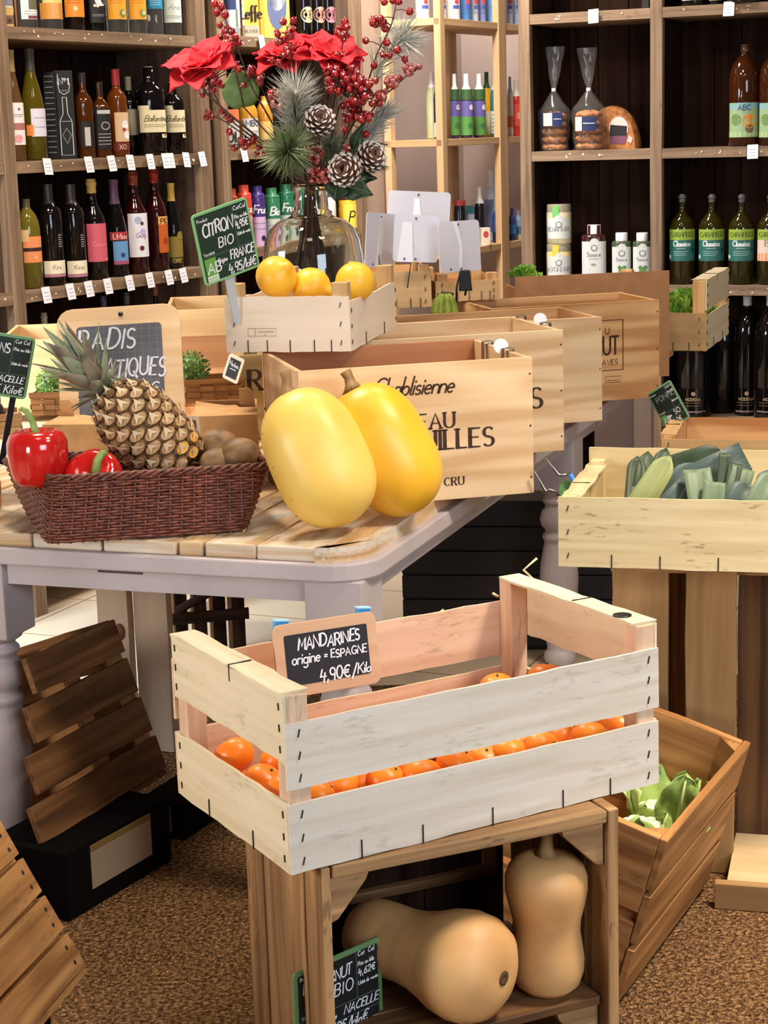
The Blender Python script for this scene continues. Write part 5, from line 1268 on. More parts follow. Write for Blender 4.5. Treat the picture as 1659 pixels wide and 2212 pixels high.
def leek(label, leaves, shaft):
    c = lkp(*shaft[0]); t = thing('leek', label, 'leek', c); mb = MB()
    for (a, b, w0, w1, sag, mat, fold, pt) in leaves: strap(mb, lkp(*a)-c, lkp(*b)-c, w0, w1, sag, mat, VN, fold, pointed=pt)
    mb.build('leaves', t, solid=.0012)
    MB().tube([lkp(*shaft[0])-c, lkp(*shaft[1])-c], [.017, .02], LKW, 12).build('shaft', t)
leek('dark leek with wilted leaf tips in the back left corner of the tray', [((1385, 1080, .24), (1400, 975, .30), .024, .018, .01, LK4, .3, True), ((1370, 1085, .22), (1378, 985, .28), .02, .02, .0, LK4, .3, True), ((1400, 1075, .25), (1440, 968, .32), .02, .018, .01, LK4, .3, True)], ((1400, 1120, .24), (1560, 1165, .2)))
leek('leek with a broad yellow green leaf leaning right at the left of the tray', [((1375, 1100, .15), (1448, 985, .2), .026, .022, .008, LK3, .35, True), ((1400, 1100, .17), (1500, 1000, .22), .024, .02, .01, LK2, .3, True)], ((1375, 1120, .15), (1540, 1160, .14)))
leek('leek with long blue green leaves folded across the back of the tray', [((1430, 1075, .22), (1610, 985, .25), .030, .030, .035, LK2, .35, False), ((1450, 1010, .25), (1560, 975, .27), .024, .02, .01, LK4, .3, True), ((1440, 1050, .24), (1600, 975, .26), .016, .012, .02, LK3, .3, True)], ((1440, 1120, .2), (1600, 1160, .2)))
leek('leek showing a dull grey cut face low in the middle of the tray', [((1430, 1105, .10), (1490, 1050, .13), .022, .024, .01, LK2, .4, False), ((1470, 1110, .10), (1510, 1050, .13), .02, .02, .005, LK2, .3, False)], ((1450, 1130, .1), (1610, 1160, .1)))
leek('leek with a pale square cut leaf standing at the tray centre', [((1520, 1110, .08), (1505, 1012, .12), .026, .026, .004, LK1, .3, False), ((1535, 1110, .08), (1545, 1040, .1), .022, .02, .004, LK1, .3, False)], ((1530, 1130, .08), (1680, 1165, .1)))
leek('leek with a fan of short cut leaves right of the tray centre', [((1560, 1080, .17), (1567, 978, .2), .012, .012, .0, LK4, .3, False), ((1585, 1080, .17), (1607, 1010, .2), .022, .022, .004, LK1, .35, False), ((1575, 1070, .17), (1590, 1000, .2), .012, .014, .002, LK4, .3, False), ((1580, 1100, .13), (1620, 1045, .16), .028, .026, .008, LK2, .3, True)], ((1590, 1125, .16), (1740, 1165, .16)))
leek('leek with grey green leaves at the right edge of the photo', [((1625, 1110, .1), (1675, 1020, .15), .028, .024, .01, LK1, .35, True), ((1640, 1090, .16), (1660, 1015, .2), .02, .018, .004, LK2, .3, True)], ((1650, 1125, .1), (1800, 1165, .12)))
# steel wire hook holding a blue and green tool at the table edge
p = PY(1204, 1010, 3.62)
hk = thing('wire_holder', 'bent steel sign holder with a blue clip and a green disc under the crate overhang', 'holder', p)
def w_(px, py, dY=0): return PY(px, py, 3.62+dY)-p
mb = MB()
for pts in (((1178, 990), (1207, 1026), (1216, 1026), (1232, 1024)), ((1154, 1018), (1178, 1061), (1188, 1058), (1202, 1062), (1212, 1078))):
    mb.tube([w_(*q) for q in pts], .0028, METAL, 6)
mb.build('wire', hk)
mb = MB(); mb.tube([w_(1232, 1024), w_(1252, 1066)], .0055, M_((60, 140, 226), .3), 6); mb.tube([w_(1249, 1060), w_(1256, 1076)], .006, BLACK, 6); mb.build('blue_clip', hk)
mb = MB(); mb.prism([(.016*math.cos(2*PI*k/16), .024*math.sin(2*PI*k/16)) for k in range(16)], -.001, .001, M_((104, 170, 104), .4), mapf=lambda x, y, z: Vector((x, z, y))+w_(1224, 1062, .01)); mb.build('green_disc', hk)
# slate hanging at the far end of the table
o = PY(1398, 852, 4.6); u = PY(1444, 822, 4.55)-o; v = PY(1410, 938, 4.6)-o
def wr(mb, g, w, h):
    price_form(mb, g, w, h); text(mb, 'POMME', g, .2*w, -.33*h, .13*h, M_((150, 156, 150), .9), w=.13, slant=.1); text(mb, 'SO', g, .6*w, -.76*h, .12*h, CHALK, w=.13); text(mb, '3,2€', g, .4*w, -.95*h, .11*h, CHALK, w=.13)
slate('price_slate', 'green framed slate hanging at the far right end of the table', o, u, v, .085, .108, M_((120, 160, 122), .45), M_((26, 40, 32), .6), .005, .006, wr, th=.003)

# ---- apple crates (slatted)
def slat_crate(name, label, M, L, Wd, H, wd, wi, nsl=3, gap=.012, bottoms=True, group=None, nails=None, over=None):
    """local: x = long side, y = depth, z up; near long side at y = 0"""
    t = thing(name, label, 'crate', mat4=M, group=group); sh = (H-gap*(nsl-1))/nsl
    for nm, y0, y1 in (('long_side', 0, .013), ('long_side', Wd-.013, Wd)):
        mb = MB()
        for k in range(nsl):
            dx = random.uniform(-.005, .005); mb.box(dx-(over[k] if over and y0 == 0 else 0), L+dx*.5, y0, y1, k*(sh+gap), k*(sh+gap)+sh, wd, seg=10, jit=.0018, axis=0)
            if nails:
                for fx in (.022, L-.022):
                    for fz in (.28, .72): mb.lathe([(.0042, 0), (.0035, .0008), (0, .001)], 8, M_((46, 30, 20), .7), M=Matrix.Translation((fx+random.uniform(-.003, .003), y0, k*(sh+gap)+sh*fz)) @ Matrix.Rotation(R(90), 4, 'X'))
        mb.build(nm, t, bevel=.002)
    for x0, x1 in ((.0, .018), (L-.018, L)):
        mb = MB(); n2 = max(2, nsl-1); sh2 = (H-.02*(n2-1))/n2
        for k in range(n2): mb.box(x0, x1, .014, Wd-.014, k*(sh2+.02), k*(sh2+.02)+sh2, wi, seg=8, jit=.0018, axis=1)
        mb.build('end_panel', t, bevel=.002)
    for x in (.018, L-.058):
        for y, s in ((.014, 1), (Wd-.014, -1)):
            mb = MB(); f = (x < .1)
            xa = x if f else x+.04; dx = .04 if f else -.04
            pts = [(xa, y), (xa+dx, y), (xa, y+s*.04)]
            if (dx > 0) == (s > 0): pass
            mb.prism(pts, 0, H-.004, wi); mb.build('corner_post', t)
    mb = MB(); nb = 4
    for k in range(nb): mb.box(.0, L, Wd*k/nb+.004, Wd*(k+1)/nb-.006, -.012, -.001, wd, seg=6, jit=.0015, axis=0)
    mb.build('base', t, bevel=.0015)
    return t
def basis(x, y, z, o):
    m = Matrix((x, y, z)).transposed().to_4x4(); m.translation = o; return m
kC = 1.125
Xc, Yc, Zc = Vector((.864, -.427, -.265)), Vector((.444, .896, .004)), Vector((.236, -.121, .964))
P2 = CPOS+(Vector((.393, 2.459, .409))-CPOS)*kC
Xc.normalize(); Yc = (Yc-Xc*Yc.dot(Xc)).normalized(); Zc = Xc.cross(Yc)
Lc, Hc, Wc = .46*kC, .27*kC, .37
# local x -> Yc (long), local y -> -Xc (from the near long side leftwards), local z -> Zc
Mc = basis(Yc, -Xc, Zc, P2-Zc*Hc)
lowest = min((Mc @ Vector((a, b, -.012))).z for a in (0, Lc) for b in (0, Wc)); Mc.translation += Vector((0, 0, .007-lowest))
slat_crate('slatted_crate', 'brown slatted crate of cauliflower tilted beside the standing crate', Mc, Lc, Wc, Hc, W_CRATE, W_CRATE, 3, .01)
def cl(x, y, z): return Mc @ Vector((x, y, z))
# the block that props it up
low = cl(.08, Wc-.05, -.012); mb = MB(); mb.box(-.02, .02, -.2, .2, .006, low.z-.004, W_CRATE_D, axis=1)
tag(mb.build('prop_block', loc=(low.x, low.y+.12, 0), rot=(0, 0, math.atan2(Yc.y, Yc.x)-PI/2)), 'dark wooden block propping up the tilted cauliflower crate', 'block')
CG = fruit('cauliflower leaf', (96, 134, 56), (164, 190, 104), 22, rough=.45, sss=.1, lo=.3, hi=.7); CGL = fruit('pale cauliflower leaf', (150, 180, 92), (206, 220, 150), 22, rough=.45, sss=.1); CGD = fruit('dark cauliflower leaf', (58, 92, 44), (104, 138, 72), 22, rough=.45, sss=.1); CW = fruit('cauliflower curd', (232, 222, 180), (246, 240, 212), 60, rough=.7, sss=.1)
RIB = M_((200, 214, 160), .5)
def leafsurf(mb, base, d, up, L, w, mat, curl=.2, wave=.02, n=9, m=6, seed=0, cup=.25, tip=.9):
    d = Vector(d).normalized(); up = Vector(up); sd = d.cross(up).normalized(); up = sd.cross(d).normalized(); base = Vector(base)
    def fn(u, v):
        k = 2*u-1; wd = w*(math.sin(PI*min(1, .08+v*.92)**.8*.96)**.75+.02)*(1 if v < tip else max(0, 1-(v-tip)/(1-tip))**.5)
        z = curl*L*v*v+cup*wd*k*k+wave*math.sin(k*5+v*13+seed)*abs(k)*1.0+wave*.5*math.sin(v*22+seed*2)*k*k
        return base+d*L*v+sd*wd*k+up*z
    mb.grid(fn, m, n, mat, False)
def cauliflower(label, c, seed, r=.055, spread=1.0, heads=True):
    t = thing('cauliflower', label, 'cauliflower', c); rnd = random.Random(seed)
    mb = MB()
    for k in range(46):
        a = rnd.uniform(0, 2*PI); zc = rnd.uniform(.05, 1); s = math.sqrt(1-zc*zc)
        mb.ball(Vector((s*math.cos(a), s*math.sin(a), zc*.8))*r*.85, r*rnd.uniform(.2, .32), CW, 8, 6)
    mb.ball((0, 0, 0), r*.85, CW, 14, 10, (1, 1, .85)); mb.build('curd', t)
    mb = MB(); n = 13
    for i in range(n):
        a = 2*PI*i/n+rnd.uniform(-.2, .2); e = R(rnd.uniform(15, 70)); er = Vector((math.cos(a), math.sin(a), 0))
        d = er*math.cos(e)+Vector((0, 0, math.sin(e))); up = Vector((0, 0, math.cos(e)))-er*math.sin(e)
        leafsurf(mb, er*r*.7+Vector((0, 0, -r*.6)), d, up, rnd.uniform(.09, .15)*spread, rnd.uniform(.028, .042), rnd.choice((CG, CG, CGL, CGD)), rnd.uniform(.0, .35), .006, seed=i)
    mb.build('leaves', t, solid=.0012)
    return t
def clp(px, py, h): # on the plane h below the crate rim
    return PP(px, py, cl(0, 0, h), Zc)
cauliflower('cauliflower with a pale ribbed leaf nearest the front of the tilted crate', clp(1385, 1828, Hc*.42), 3, .058, .8)
cauliflower('leafy cauliflower behind the first one in the tilted crate', clp(1425, 1778, Hc*.42), 8, .05, .9)
t = thing('cabbage_leaf', 'large loose green leaf standing upright at the right of the cauliflower crate', 'leaf', clp(1458, 1800, Hc*.55)); mb = MB()
leafsurf(mb, (0, 0, 0), (.12, -.1, .8), (-.3, -.9, .2), .115, .042, CG, -.1, .008, 12, 8, 2); mb.tube([(0, -.002, 0), (.009, -.01, .06), (.016, -.018, .105)], [.0035, .0025, .0012], RIB, 5); mb.build('blade', t, solid=.001)

# ---- left slatted crates on black plinths
def tilt_basis(a, b):
    a, b = R(a), R(b); x = Vector((math.sin(a), math.cos(a), 0)); p = Vector((math.cos(a), -math.sin(a), 0)); z = Vector((0, 0, 1))*math.cos(b)-p*math.sin(b); y = z.cross(x); return x, y, z
x, y, z = tilt_basis(25.2, 19.1); k1 = 1.09; H1 = .31*k1; tr1 = CPOS+(Vector((-.528, 3.404, .544))-CPOS)*k1; L1 = .215
M1 = basis(x, y, z, tr1-x*L1-z*H1)
slat_crate('slatted_crate', 'dark slatted crate leaning behind the turned table leg at the left', M1, L1, .34, H1, W_CRATE_D, W_CRATE, 4, .014, over=(.235, .19, .145, .10))
x2, y2, z2 = tilt_basis(13, 28.2); k2 = .84; H2 = .40*k2; tr2 = CPOS+(Vector((-.74, 3.221, .219))-CPOS)*k2; L2_ = .55
d2 = .07*k2
M2 = basis(x2, y2, z2, tr2-x2*L2_-z2*(.33*k2))
slat_crate('slatted_crate', 'brown nailed slatted crate tilted at the lower left corner', M2, L2_, .29, H2, W_CRATE, W_CRATE, 5, .008, nails=True)
p = M2 @ Vector((L2_*.5, .03, -.012)); mb = MB(); mb.box(-.2, .2, -.02, .02, .006, p.z-.012, M_((9, 7, 7), .95, spec=.1), axis=0)
tag(mb.build('prop_block', loc=(p.x-.03, p.y, 0), rot=(0, 0, math.atan2(x2.y, x2.x))), 'black block propping up the tilted crate in the lower left corner', 'block')
# plinths with taped cards
def plinth(label, a, b, h, dep, card, ang=None):
    A, B = PZ(*a, .006), PZ(*b, .006); ang = math.atan2((B-A).y, (B-A).x); w = (B-A).length
    t = thing('display_plinth', label, 'plinth', (A.x, A.y, .006), ang)
    MB().box(0, w, 0, dep, 0, h, M_((9, 7, 7), .95, spec=.1)).build('body', t, bevel=.003)
    x0, x1, z0, z1 = card
    mb = MB(); mb.box(x0*w, x1*w, -.0015, 0, z0*h, z1*h, M_((150, 134, 120), .25, coat=.3)); mb.box(x0*w, x1*w, -.0022, -.0014, z1*h-.012, z1*h, M_((120, 100, 60), .3)); mb.build('taped_card', t)
    return t
plinth('black display plinth with a tilted taped card under the dark slatted crate', (150, 1992), (372, 1858), .135, .19, (.22, .80, .28, .93))
plinth('smaller black plinth with a square card beyond the first one', (298, 1800), (400, 1816), .075, .2, (.05, .73, .2, .95))
# dark slatted crate far under the table
p = PZ(386, 1470, .0)
t = thing('slatted_crate', 'almost black slatted crate standing under the table behind the mandarin tray', 'crate', (p.x, p.y, .0), R(12))
for i in range(4):
    MB().box(.0+i*.052, .034+i*.052, 0, .014, 0, .34, W_DARK, axis=2).build('slat', t, bevel=.001)
MB().box(-.01, .2, -.012, 0, .16, .19, W_DARK).build('rail', t); MB().box(-.01, .2, -.012, 0, .02, .05, W_DARK).build('rail', t)
mb = MB(); mb.tube([(0, -.02, .20), (.19, -.02, .29)], .012, W_DARK, 4); mb.build('brace', t)
for i in range(4): MB().box(.012+i*.052, .024+i*.052, .2, .214, 0, .32, W_CRATE_D, axis=2).build('slat', t)
MB().box(-.01, .2, .0, .214, 0, .02, W_DARK).build('base', t)
# ================================================================== VASE AND BOUQUET
VY = 4.62; vb = PY(676, 560, VY); VZ = ZT+HW+.004
sup = thing('wine_crate', 'upturned crate hidden behind the lemon tray, carrying the glass vase', 'crate', (vb.x, vb.y, ZT), R(4))
MB().box(-.13, .13, -.135, .135, .0, HW-.001, W_PINE2, axis=0).build('body', sup, bevel=.001); MB().box(-.135, .135, -.14, .14, HW-.001, HW+.003, W_PINE2, axis=0).build('lid', sup)
def yz(py, Y): return PY(676, py, Y).z-VZ
S_ = VY/FPX
zs, zn, zt_ = yz(470, VY), yz(458, VY), yz(398, VY)
rb = 110*S_
GLASS = M_((244, 248, 242), .02, trans=1.0, ior=1.45)
prof = [(0, .0), (rb*.7, 0), (rb*.92, .006), (rb, .03), (rb*1.0, zs*.35), (rb*.985, zs*.58), (rb*.93, zs*.76), (rb*.82, zs*.89), (rb*.66, zs*.965), (rb*.48, zs), (rb*.40, zs+.006), (rb*.41, zs+.014), (rb*.34, zs+.02), (rb*.33, zt_-.02), (rb*.36, zt_-.006), (rb*.40, zt_)]
inn = [(max(0, r-.0035), z+(.006 if i < 3 else 0)) for i, (r, z) in enumerate(prof)]
t = thing('glass_vase', 'rounded clear glass vase with a short neck holding the Christmas bouquet', 'vase', (vb.x, vb.y, VZ))
MB().lathe(prof+inn[::-1], 56, GLASS).build('glass', t)
neck = Vector((vb.x, vb.y, VZ+zs+.03))
BARK = fruit('dark bark', (52, 34, 28), (92, 62, 48), 60, rough=.8, sss=0); BERRY = fruit('red berry', (120, 8, 16), (168, 18, 26), 90, rough=.12, coat=.6, sss=.05); FROST = M_((228, 214, 208), .7); BERRYP = fruit('frosted berry', (150, 40, 48), (206, 140, 136), 160, rough=.4, sss=0)
NEED = fruit('pine needle', (112, 122, 92), (166, 172, 150), 70, rough=.6, sss=0); NEEDF = fruit('frosted pine needle', (176, 178, 168), (224, 222, 214), 90, rough=.7, sss=0); NEEDG = fruit('green pine needle', (88, 106, 66), (140, 152, 112), 70, rough=.6, sss=0)
VELV = fruit('red poinsettia petal', (214, 24, 44), (236, 48, 62), 40, rough=.75, sss=.1); VELVD = fruit('deep red petal', (176, 10, 28), (210, 24, 42), 40, rough=.75, sss=.1)
def fp(px, py, dY=0): return PY(px, py, VY+dY)
inside = lambda k: neck+Vector((random.uniform(-.02, .02), random.uniform(-.02, .02), -.03-.12*k))
def stem_in(off): return [Vector((vb.x, vb.y, VZ+.02))+Vector((off[0]*3.6, off[1]*3.6, .0)), Vector((vb.x, vb.y, VZ+zs*.8))+Vector((off[0]*1.3, off[1]*1.3, 0)), Vector((vb.x, vb.y, VZ+zt_))+Vector((off[0]*.45, off[1]*.45, 0))]
def smooth(pts, n=4):
    out = []; N = len(pts)
    for i in range(N-1):
        p0, p1, p2, p3 = pts[max(i-1, 0)], pts[i], pts[i+1], pts[min(i+2, N-1)]
        for k in range(n):
            s = k/n; out.append(.5*((2*p1)+(p2-p0)*s+(2*p0-5*p1+4*p2-p3)*s*s+(3*p1-p0-3*p2+p3)*s**3))
    return out+[pts[-1]]
noff = [0]
def off():
    noff[0] += 1; a = noff[0]*2.4; r = .012+.012*((noff[0]*7) % 5)/5; return (r*math.cos(a), r*math.sin(a))
def poinsettia(label, px, py, dY, facing, R_, seed, sq=1.0):
    c = fp(px, py, dY); t = thing('poinsettia', label, 'flower', c); rnd = random.Random(seed); f = Vector(facing).normalized()
    rot = f.to_track_quat('Z', 'Y').to_matrix(); mb = MB()
    for ring, (n, L, el) in enumerate(((6, R_, 4), (6, R_*.85, 22), (4, R_*.5, 45))):
        for i in range(n):
            a = 2*PI*i/n+ring*.5+rnd.uniform(-.15, .15); e = R(el+rnd.uniform(-10, 10)); er = Vector((math.cos(a), math.sin(a), 0))
            d = er*math.cos(e)+Vector((0, 0, math.sin(e))); up = Vector((0, 0, math.cos(e)))-er*math.sin(e)
            leafsurf(mb, rot @ (er*.004), rot @ d, rot @ up, L*rnd.uniform(.85, 1.1), L*.42, VELV if ring else VELVD, -.12, .004, 9, 8, seed+i, .35, .6)
    mb.build('petals', t, solid=.0008)
    mb = MB()
    for i in range(9): mb.ball(rot @ Vector((rnd.uniform(-.009, .009), rnd.uniform(-.009, .009), .010)), .0035, M_((150, 40, 30), .5), 6, 4)
    mb.build('flower_centre', t)
    st = stem_in(off()); mb = MB(); mb.tube(smooth([p-c for p in st]+[Vector((0, 0, -.05))-f*.02, Vector((0, 0, 0))]), .003, BARK, 5); mb.build('stem', t)
poinsettia('big bright red poinsettia bloom at the left of the bouquet', 438, 142, -.12, (-.3, -.5, .85), .105, 3)
poinsettia('red poinsettia bloom at the top centre left of the bouquet', 618, 118, -.02, (-.15, -.4, .9), .095, 5)
poinsettia('red poinsettia bloom at the top centre right of the bouquet', 715, 122, -.05, (.25, -.45, .85), .105, 8)
def berries(label, path, spots, br=.0092, frosted=False, dY=0, twig=.0028):
    P = [fp(x, y, dY*(i+1)/len(path)) for i, (x, y) in enumerate(path)]; c = P[-1].copy()
    t = thing('berry_branch', label, 'branch', c)
    st = stem_in(off()); pts = smooth(st+P); n = len(pts)
    mb = MB(); mb.tube([p-c for p in pts], [twig*1.3-(twig*.8)*i/n for i in range(n)], BARK, 5)
    mB = MB(); mF = MB(); rnd = random.Random(len(path)*31+path[-1][0])
    for (x, y) in spots:
        b0 = fp(x, y, dY+rnd.uniform(-.03, .03)); near = min(pts, key=lambda q: (q-b0).length)
        mb.tube([near-c, (near+b0)/2-c+Vector((0, 0, .003)), b0-c], .0011, BARK, 4)
        r = br*rnd.uniform(.85, 1.15); mB.ball(b0-c, r, BERRYP if frosted and rnd.random() < .6 else BERRY, 10, 8)
        d = (b0-near).normalized() if (b0-near).length > 1e-4 else Vector((0, 0, 1)); d = (d+Vector((0, 0, .5))).normalized()
        for k in range(4):
            a = 2*PI*k/4; e = d.orthogonal().normalized(); e = Matrix.Rotation(a, 3, d) @ e
            mF.poly([b0-c+d*r*.9+e*r*.28, b0-c+d*r*1.55+e*r*.55, b0-c+d*r*.9-e.cross(d)*r*.28], FROST if rnd.random() < .5 else BERRY)
        if rnd.random() < .5: mF.ball(b0-c+Vector((rnd.uniform(-1, 1), -1, rnd.uniform(0, 1))).normalized()*r*.92, r*.3, FROST, 5, 4)
    mb.build('twig', t); mB.build('berries', t)
    if mF.v: mF.build('frosted_tips', t)
def cluster(cx, cy, rx, ry, n, seed):
    rnd = random.Random(seed); return [(cx+rx*rnd.uniform(-1, 1), cy+ry*rnd.uniform(-1, 1)) for _ in range(n)]
berries('berry branch rising steeply to the upper left edge of the bouquet', [(640, 380), (590, 270), (545, 190), (515, 110), (480, 25)], [(463, 8), (478, 16), (468, 28), (486, 32), (490, 62), (500, 68), (508, 80), (505, 95), (492, 92), (515, 92), (497, 108)]+cluster(485, 70, 12, 16, 5, 1), dY=-.05)
berries('berry branch under the left poinsettia, bending left', [(640, 385), (590, 330), (530, 285), (490, 250), (455, 190), (435, 165)], [(432, 165), (447, 172), (440, 180), (462, 182), (470, 176), (437, 205), (452, 160), (460, 195), (500, 125), (508, 140), (495, 137), (515, 150)]+cluster(455, 172, 26, 14, 6, 2), dY=-.08)
berries('low berry branch reaching out to the left over the drinks shelf', [(640, 395), (595, 345), (545, 305), (490, 265), (450, 245)], [(450, 243), (458, 252), (446, 254), (480, 240), (497, 258), (490, 252), (495, 285), (520, 302), (535, 310), (545, 305), (560, 318), (572, 332), (528, 318), (555, 332)]+cluster(540, 310, 34, 14, 6, 3), dY=-.06)
berries('berry branch behind the green round leaf left of the frosted pine', [(645, 385), (610, 300), (570, 200), (545, 160)], [(545, 150), (555, 158), (540, 165), (558, 172), (548, 178), (565, 165), (527, 184), (562, 180), (590, 205), (596, 215), (590, 225)]+cluster(550, 162, 14, 14, 7, 4))
berries('berry branch standing upright in the middle of the bouquet', [(670, 380), (650, 250), (628, 140), (620, 60)], [(612, 47), (634, 44), (600, 75), (622, 72), (632, 62), (606, 90), (628, 98), (618, 108), (598, 70), (612, 118), (625, 120), (590, 130), (602, 135)]+cluster(615, 95, 16, 22, 7, 5), dY=-.1)
berries('berry branch standing upright right of the bouquet centre', [(690, 380), (715, 250), (735, 150), (742, 60)], [(733, 62), (745, 48), (750, 58), (744, 72), (734, 76), (742, 85), (728, 70), (742, 120), (730, 118)]+cluster(742, 66, 12, 16, 6, 6), dY=-.08)
berries('longest berry branch rising to the upper right of the bouquet', [(695, 390), (740, 300), (790, 190), (815, 115), (845, 55), (858, -5)], [(830, 5), (850, 0), (862, 4), (808, 42), (812, 52), (828, 48), (832, 62), (822, 40), (790, 88), (835, 92), (858, 108), (875, 128), (842, 120), (828, 118), (808, 142), (885, 25)]+cluster(818, 50, 14, 12, 5, 7), dY=-.05)
berries('frosted berry branch leaning out to the right edge of the bouquet', [(700, 395), (760, 310), (810, 230), (860, 180), (900, 145)], cluster(890, 150, 16, 10, 12, 8)+cluster(850, 178, 16, 12, 16, 9)+cluster(820, 208, 14, 12, 10, 10), br=.0072, frosted=True, dY=-.06)
berries('thick cluster of dark red berries in the right centre of the bouquet', [(692, 395), (715, 300), (735, 220), (745, 170)], cluster(745, 175, 38, 30, 44, 11)+cluster(790, 200, 30, 26, 26, 12), dY=-.12)
berries('berry branch below the dark red cluster above the pine cones', [(695, 395), (740, 310), (780, 240)], cluster(770, 240, 30, 26, 22, 13)+[(750, 320), (790, 290), (745, 280)], dY=-.10)
berries('pinkish frosted berry spray hanging over the neck of the vase', [(680, 405), (684, 370), (680, 330)], cluster(680, 335, 14, 16, 22, 14)+cluster(690, 378, 22, 14, 26, 15), br=.0072, frosted=True, dY=-.13)
berries('small red berry cluster left of the frosted pine sprig', [(655, 390), (620, 290), (598, 210)], cluster(598, 210, 14, 22, 16, 16), br=.0075, frosted=True, dY=-.11)
def pine(label, path, Ln, n, mat, dY=0, spread=1.0, seed=0, tipburst=0, thick=.0012):
    P = [fp(x, y, dY*(i+1)/len(path)) for i, (x, y) in enumerate(path)]; c = P[-1].copy(); rnd = random.Random(seed)
    t = thing('pine_sprig', label, 'sprig', c); st = stem_in(off()); pts = smooth(st+P, 5)
    mb = MB(); mb.tube([p-c for p in pts], .0026, BARK, 5); mb.build('stem', t)
    nd = pts[-len(P)*3-2:]; mb = MB()
    for k in range(n):
        i = rnd.uniform(.25, 1)**.7*(len(nd)-1.01); a = nd[int(i)].lerp(nd[int(i)+1], i % 1); tg = (nd[int(i)+1]-nd[int(i)]).normalized()
        e = tg.orthogonal().normalized(); e = Matrix.Rotation(rnd.uniform(0, 2*PI), 3, tg) @ e
        d = (tg*rnd.uniform(.5, 1.1)+e*spread*rnd.uniform(.6, 1.2)).normalized(); L = Ln*rnd.uniform(.7, 1.1); s = d.orthogonal().normalized()*thick; s2 = d.cross(s).normalized()*thick
        q = a-c; m1 = q+d*L*.55+tg*L*.03; e1 = q+d*L+tg*L*.08-Vector((0, 0, L*.06))
        mb.poly([q-s, q+s, m1+s*.9, m1-s*.9], mat); mb.poly([m1-s*.9, m1+s*.9, e1], mat); mb.poly([q-s2, q+s2, m1+s2*.9, m1-s2*.9], mat); mb.poly([m1-s2*.9, m1+s2*.9, e1], mat)
    for k in range(tipburst):
        d = Vector((rnd.uniform(-1, 1), rnd.uniform(-1.2, .4), rnd.uniform(-1, 1))).normalized(); L = Ln*rnd.uniform(.7, 1.1); s = d.orthogonal().normalized()*thick
        mb.poly([-s, s, d*L*.5+s, d*L*.5-s], mat); mb.poly([d*L*.5-s, d*L*.5+s, d*L], mat)
    mb.build('needles', t)
pine('white frosted pine sprig in the front centre of the bouquet', [(660, 390), (642, 290), (638, 205)], .085, 560, NEEDF, -.16, .9, 1)
pine('grey green pine sprig bursting low left over the vase neck', [(665, 400), (640, 360), (622, 325)], .085, 120, NEEDG, -.2, 1.3, 2, 420)
pine('frosted pine sprig at the upper right of the bouquet', [(700, 390), (780, 230), (840, 110), (868, 85)], .085, 260, NEEDF, .05, .9, 3, 60)
pine('frosted pine sprig leaning right above the pine cones', [(700, 395), (770, 320), (830, 245)], .065, 380, NEEDF, .0, .75, 4)
pine('short grey pine sprig behind the pine cones', [(690, 400), (705, 350), (716, 318)], .055, 320, NEED, -.06, .8, 5)
pine('thin pine sprig right of the pine cones', [(700, 410), (780, 370), (815, 355)], .04, 160, NEED, .0, .8, 6)
CONE = fruit('cone scale', (60, 38, 30), (104, 72, 56), 70, rough=.7, sss=0); CONEW = M_((216, 204, 194), .7)
def cone(label, px, py, dY, r, axis, seed):
    c = fp(px, py, dY); t = thing('pine_cone', label, 'pine cone', c); rnd = random.Random(seed); rot = Vector(axis).normalized().to_track_quat('Z', 'Y').to_matrix()
    mb = MB(); mw = MB(); n = 70; mb.ball((0, 0, 0), r*.62, CONE, 10, 8, (1, 1, 1.2))
    for k in range(n):
        zc = -1+2*(k+.5)/n; a = k*2.39996; rr = r*(1-abs(zc)**2.2*.75)*.9; er = Vector((math.cos(a), math.sin(a), 0)); et = Vector((-er.y, er.x, 0)); p = er*rr*.45+Vector((0, 0, zc*r*1.15))
        d = (er+Vector((0, 0, .55-.3*zc))).normalized(); w = r*.27; L = rr*.70+.004; up = er.cross(et)
        q = [p-et*w*.5, p+et*w*.5, p+d*L*.7+et*w*.85, p+d*L+et*w*.2, p+d*L-et*w*.2, p+d*L*.7-et*w*.85]
        mb.poly([rot @ v for v in q], CONE); mb.poly([rot @ (v+Vector((0, 0, -.0022))) for v in q], CONE)
        e_ = d.cross(et).normalized()*.0016*(1 if d.cross(et).z > 0 else -1); mw.poly([rot @ (v+e_) for v in (p+d*L*.76-et*w*.72, p+d*L*.76+et*w*.72, p+d*L*1.02+et*w*.24, p+d*L*1.02-et*w*.24)], CONEW); mw.poly([rot @ v for v in (p+d*L*.8-et*w*.6-e_*1.8, p+d*L*.8+et*w*.6-e_*1.8, p+d*L*1.02+et*w*.24+e_, p+d*L*1.02-et*w*.24+e_)], CONEW)
    mb.build('scales', t); mw.build('white_tips', t)
    st = stem_in(off()); MB().tube(smooth([p-c for p in st]+[rot @ Vector((0, 0, -r))]), .002, BARK, 5).build('wire_stem', t)
cone('snow tipped pine cone highest in the middle of the bouquet', 690, 267, -.17, 32*S_, (.1, -.8, .4), 1)
cone('snow tipped pine cone low right, nearest the vase neck', 748, 370, -.17, 35*S_, (-.2, -.9, .2), 2)
cone('snow tipped pine cone at the lower right edge of the bouquet', 798, 342, -.12, 32*S_, (.3, -.8, .3), 3)
LG = fruit('eucalyptus leaf', (96, 128, 66), (128, 158, 92), 20, rough=.5, sss=.1); LD = fruit('dark holly leaf', (30, 50, 34), (58, 82, 54), 20, rough=.35, sss=0)
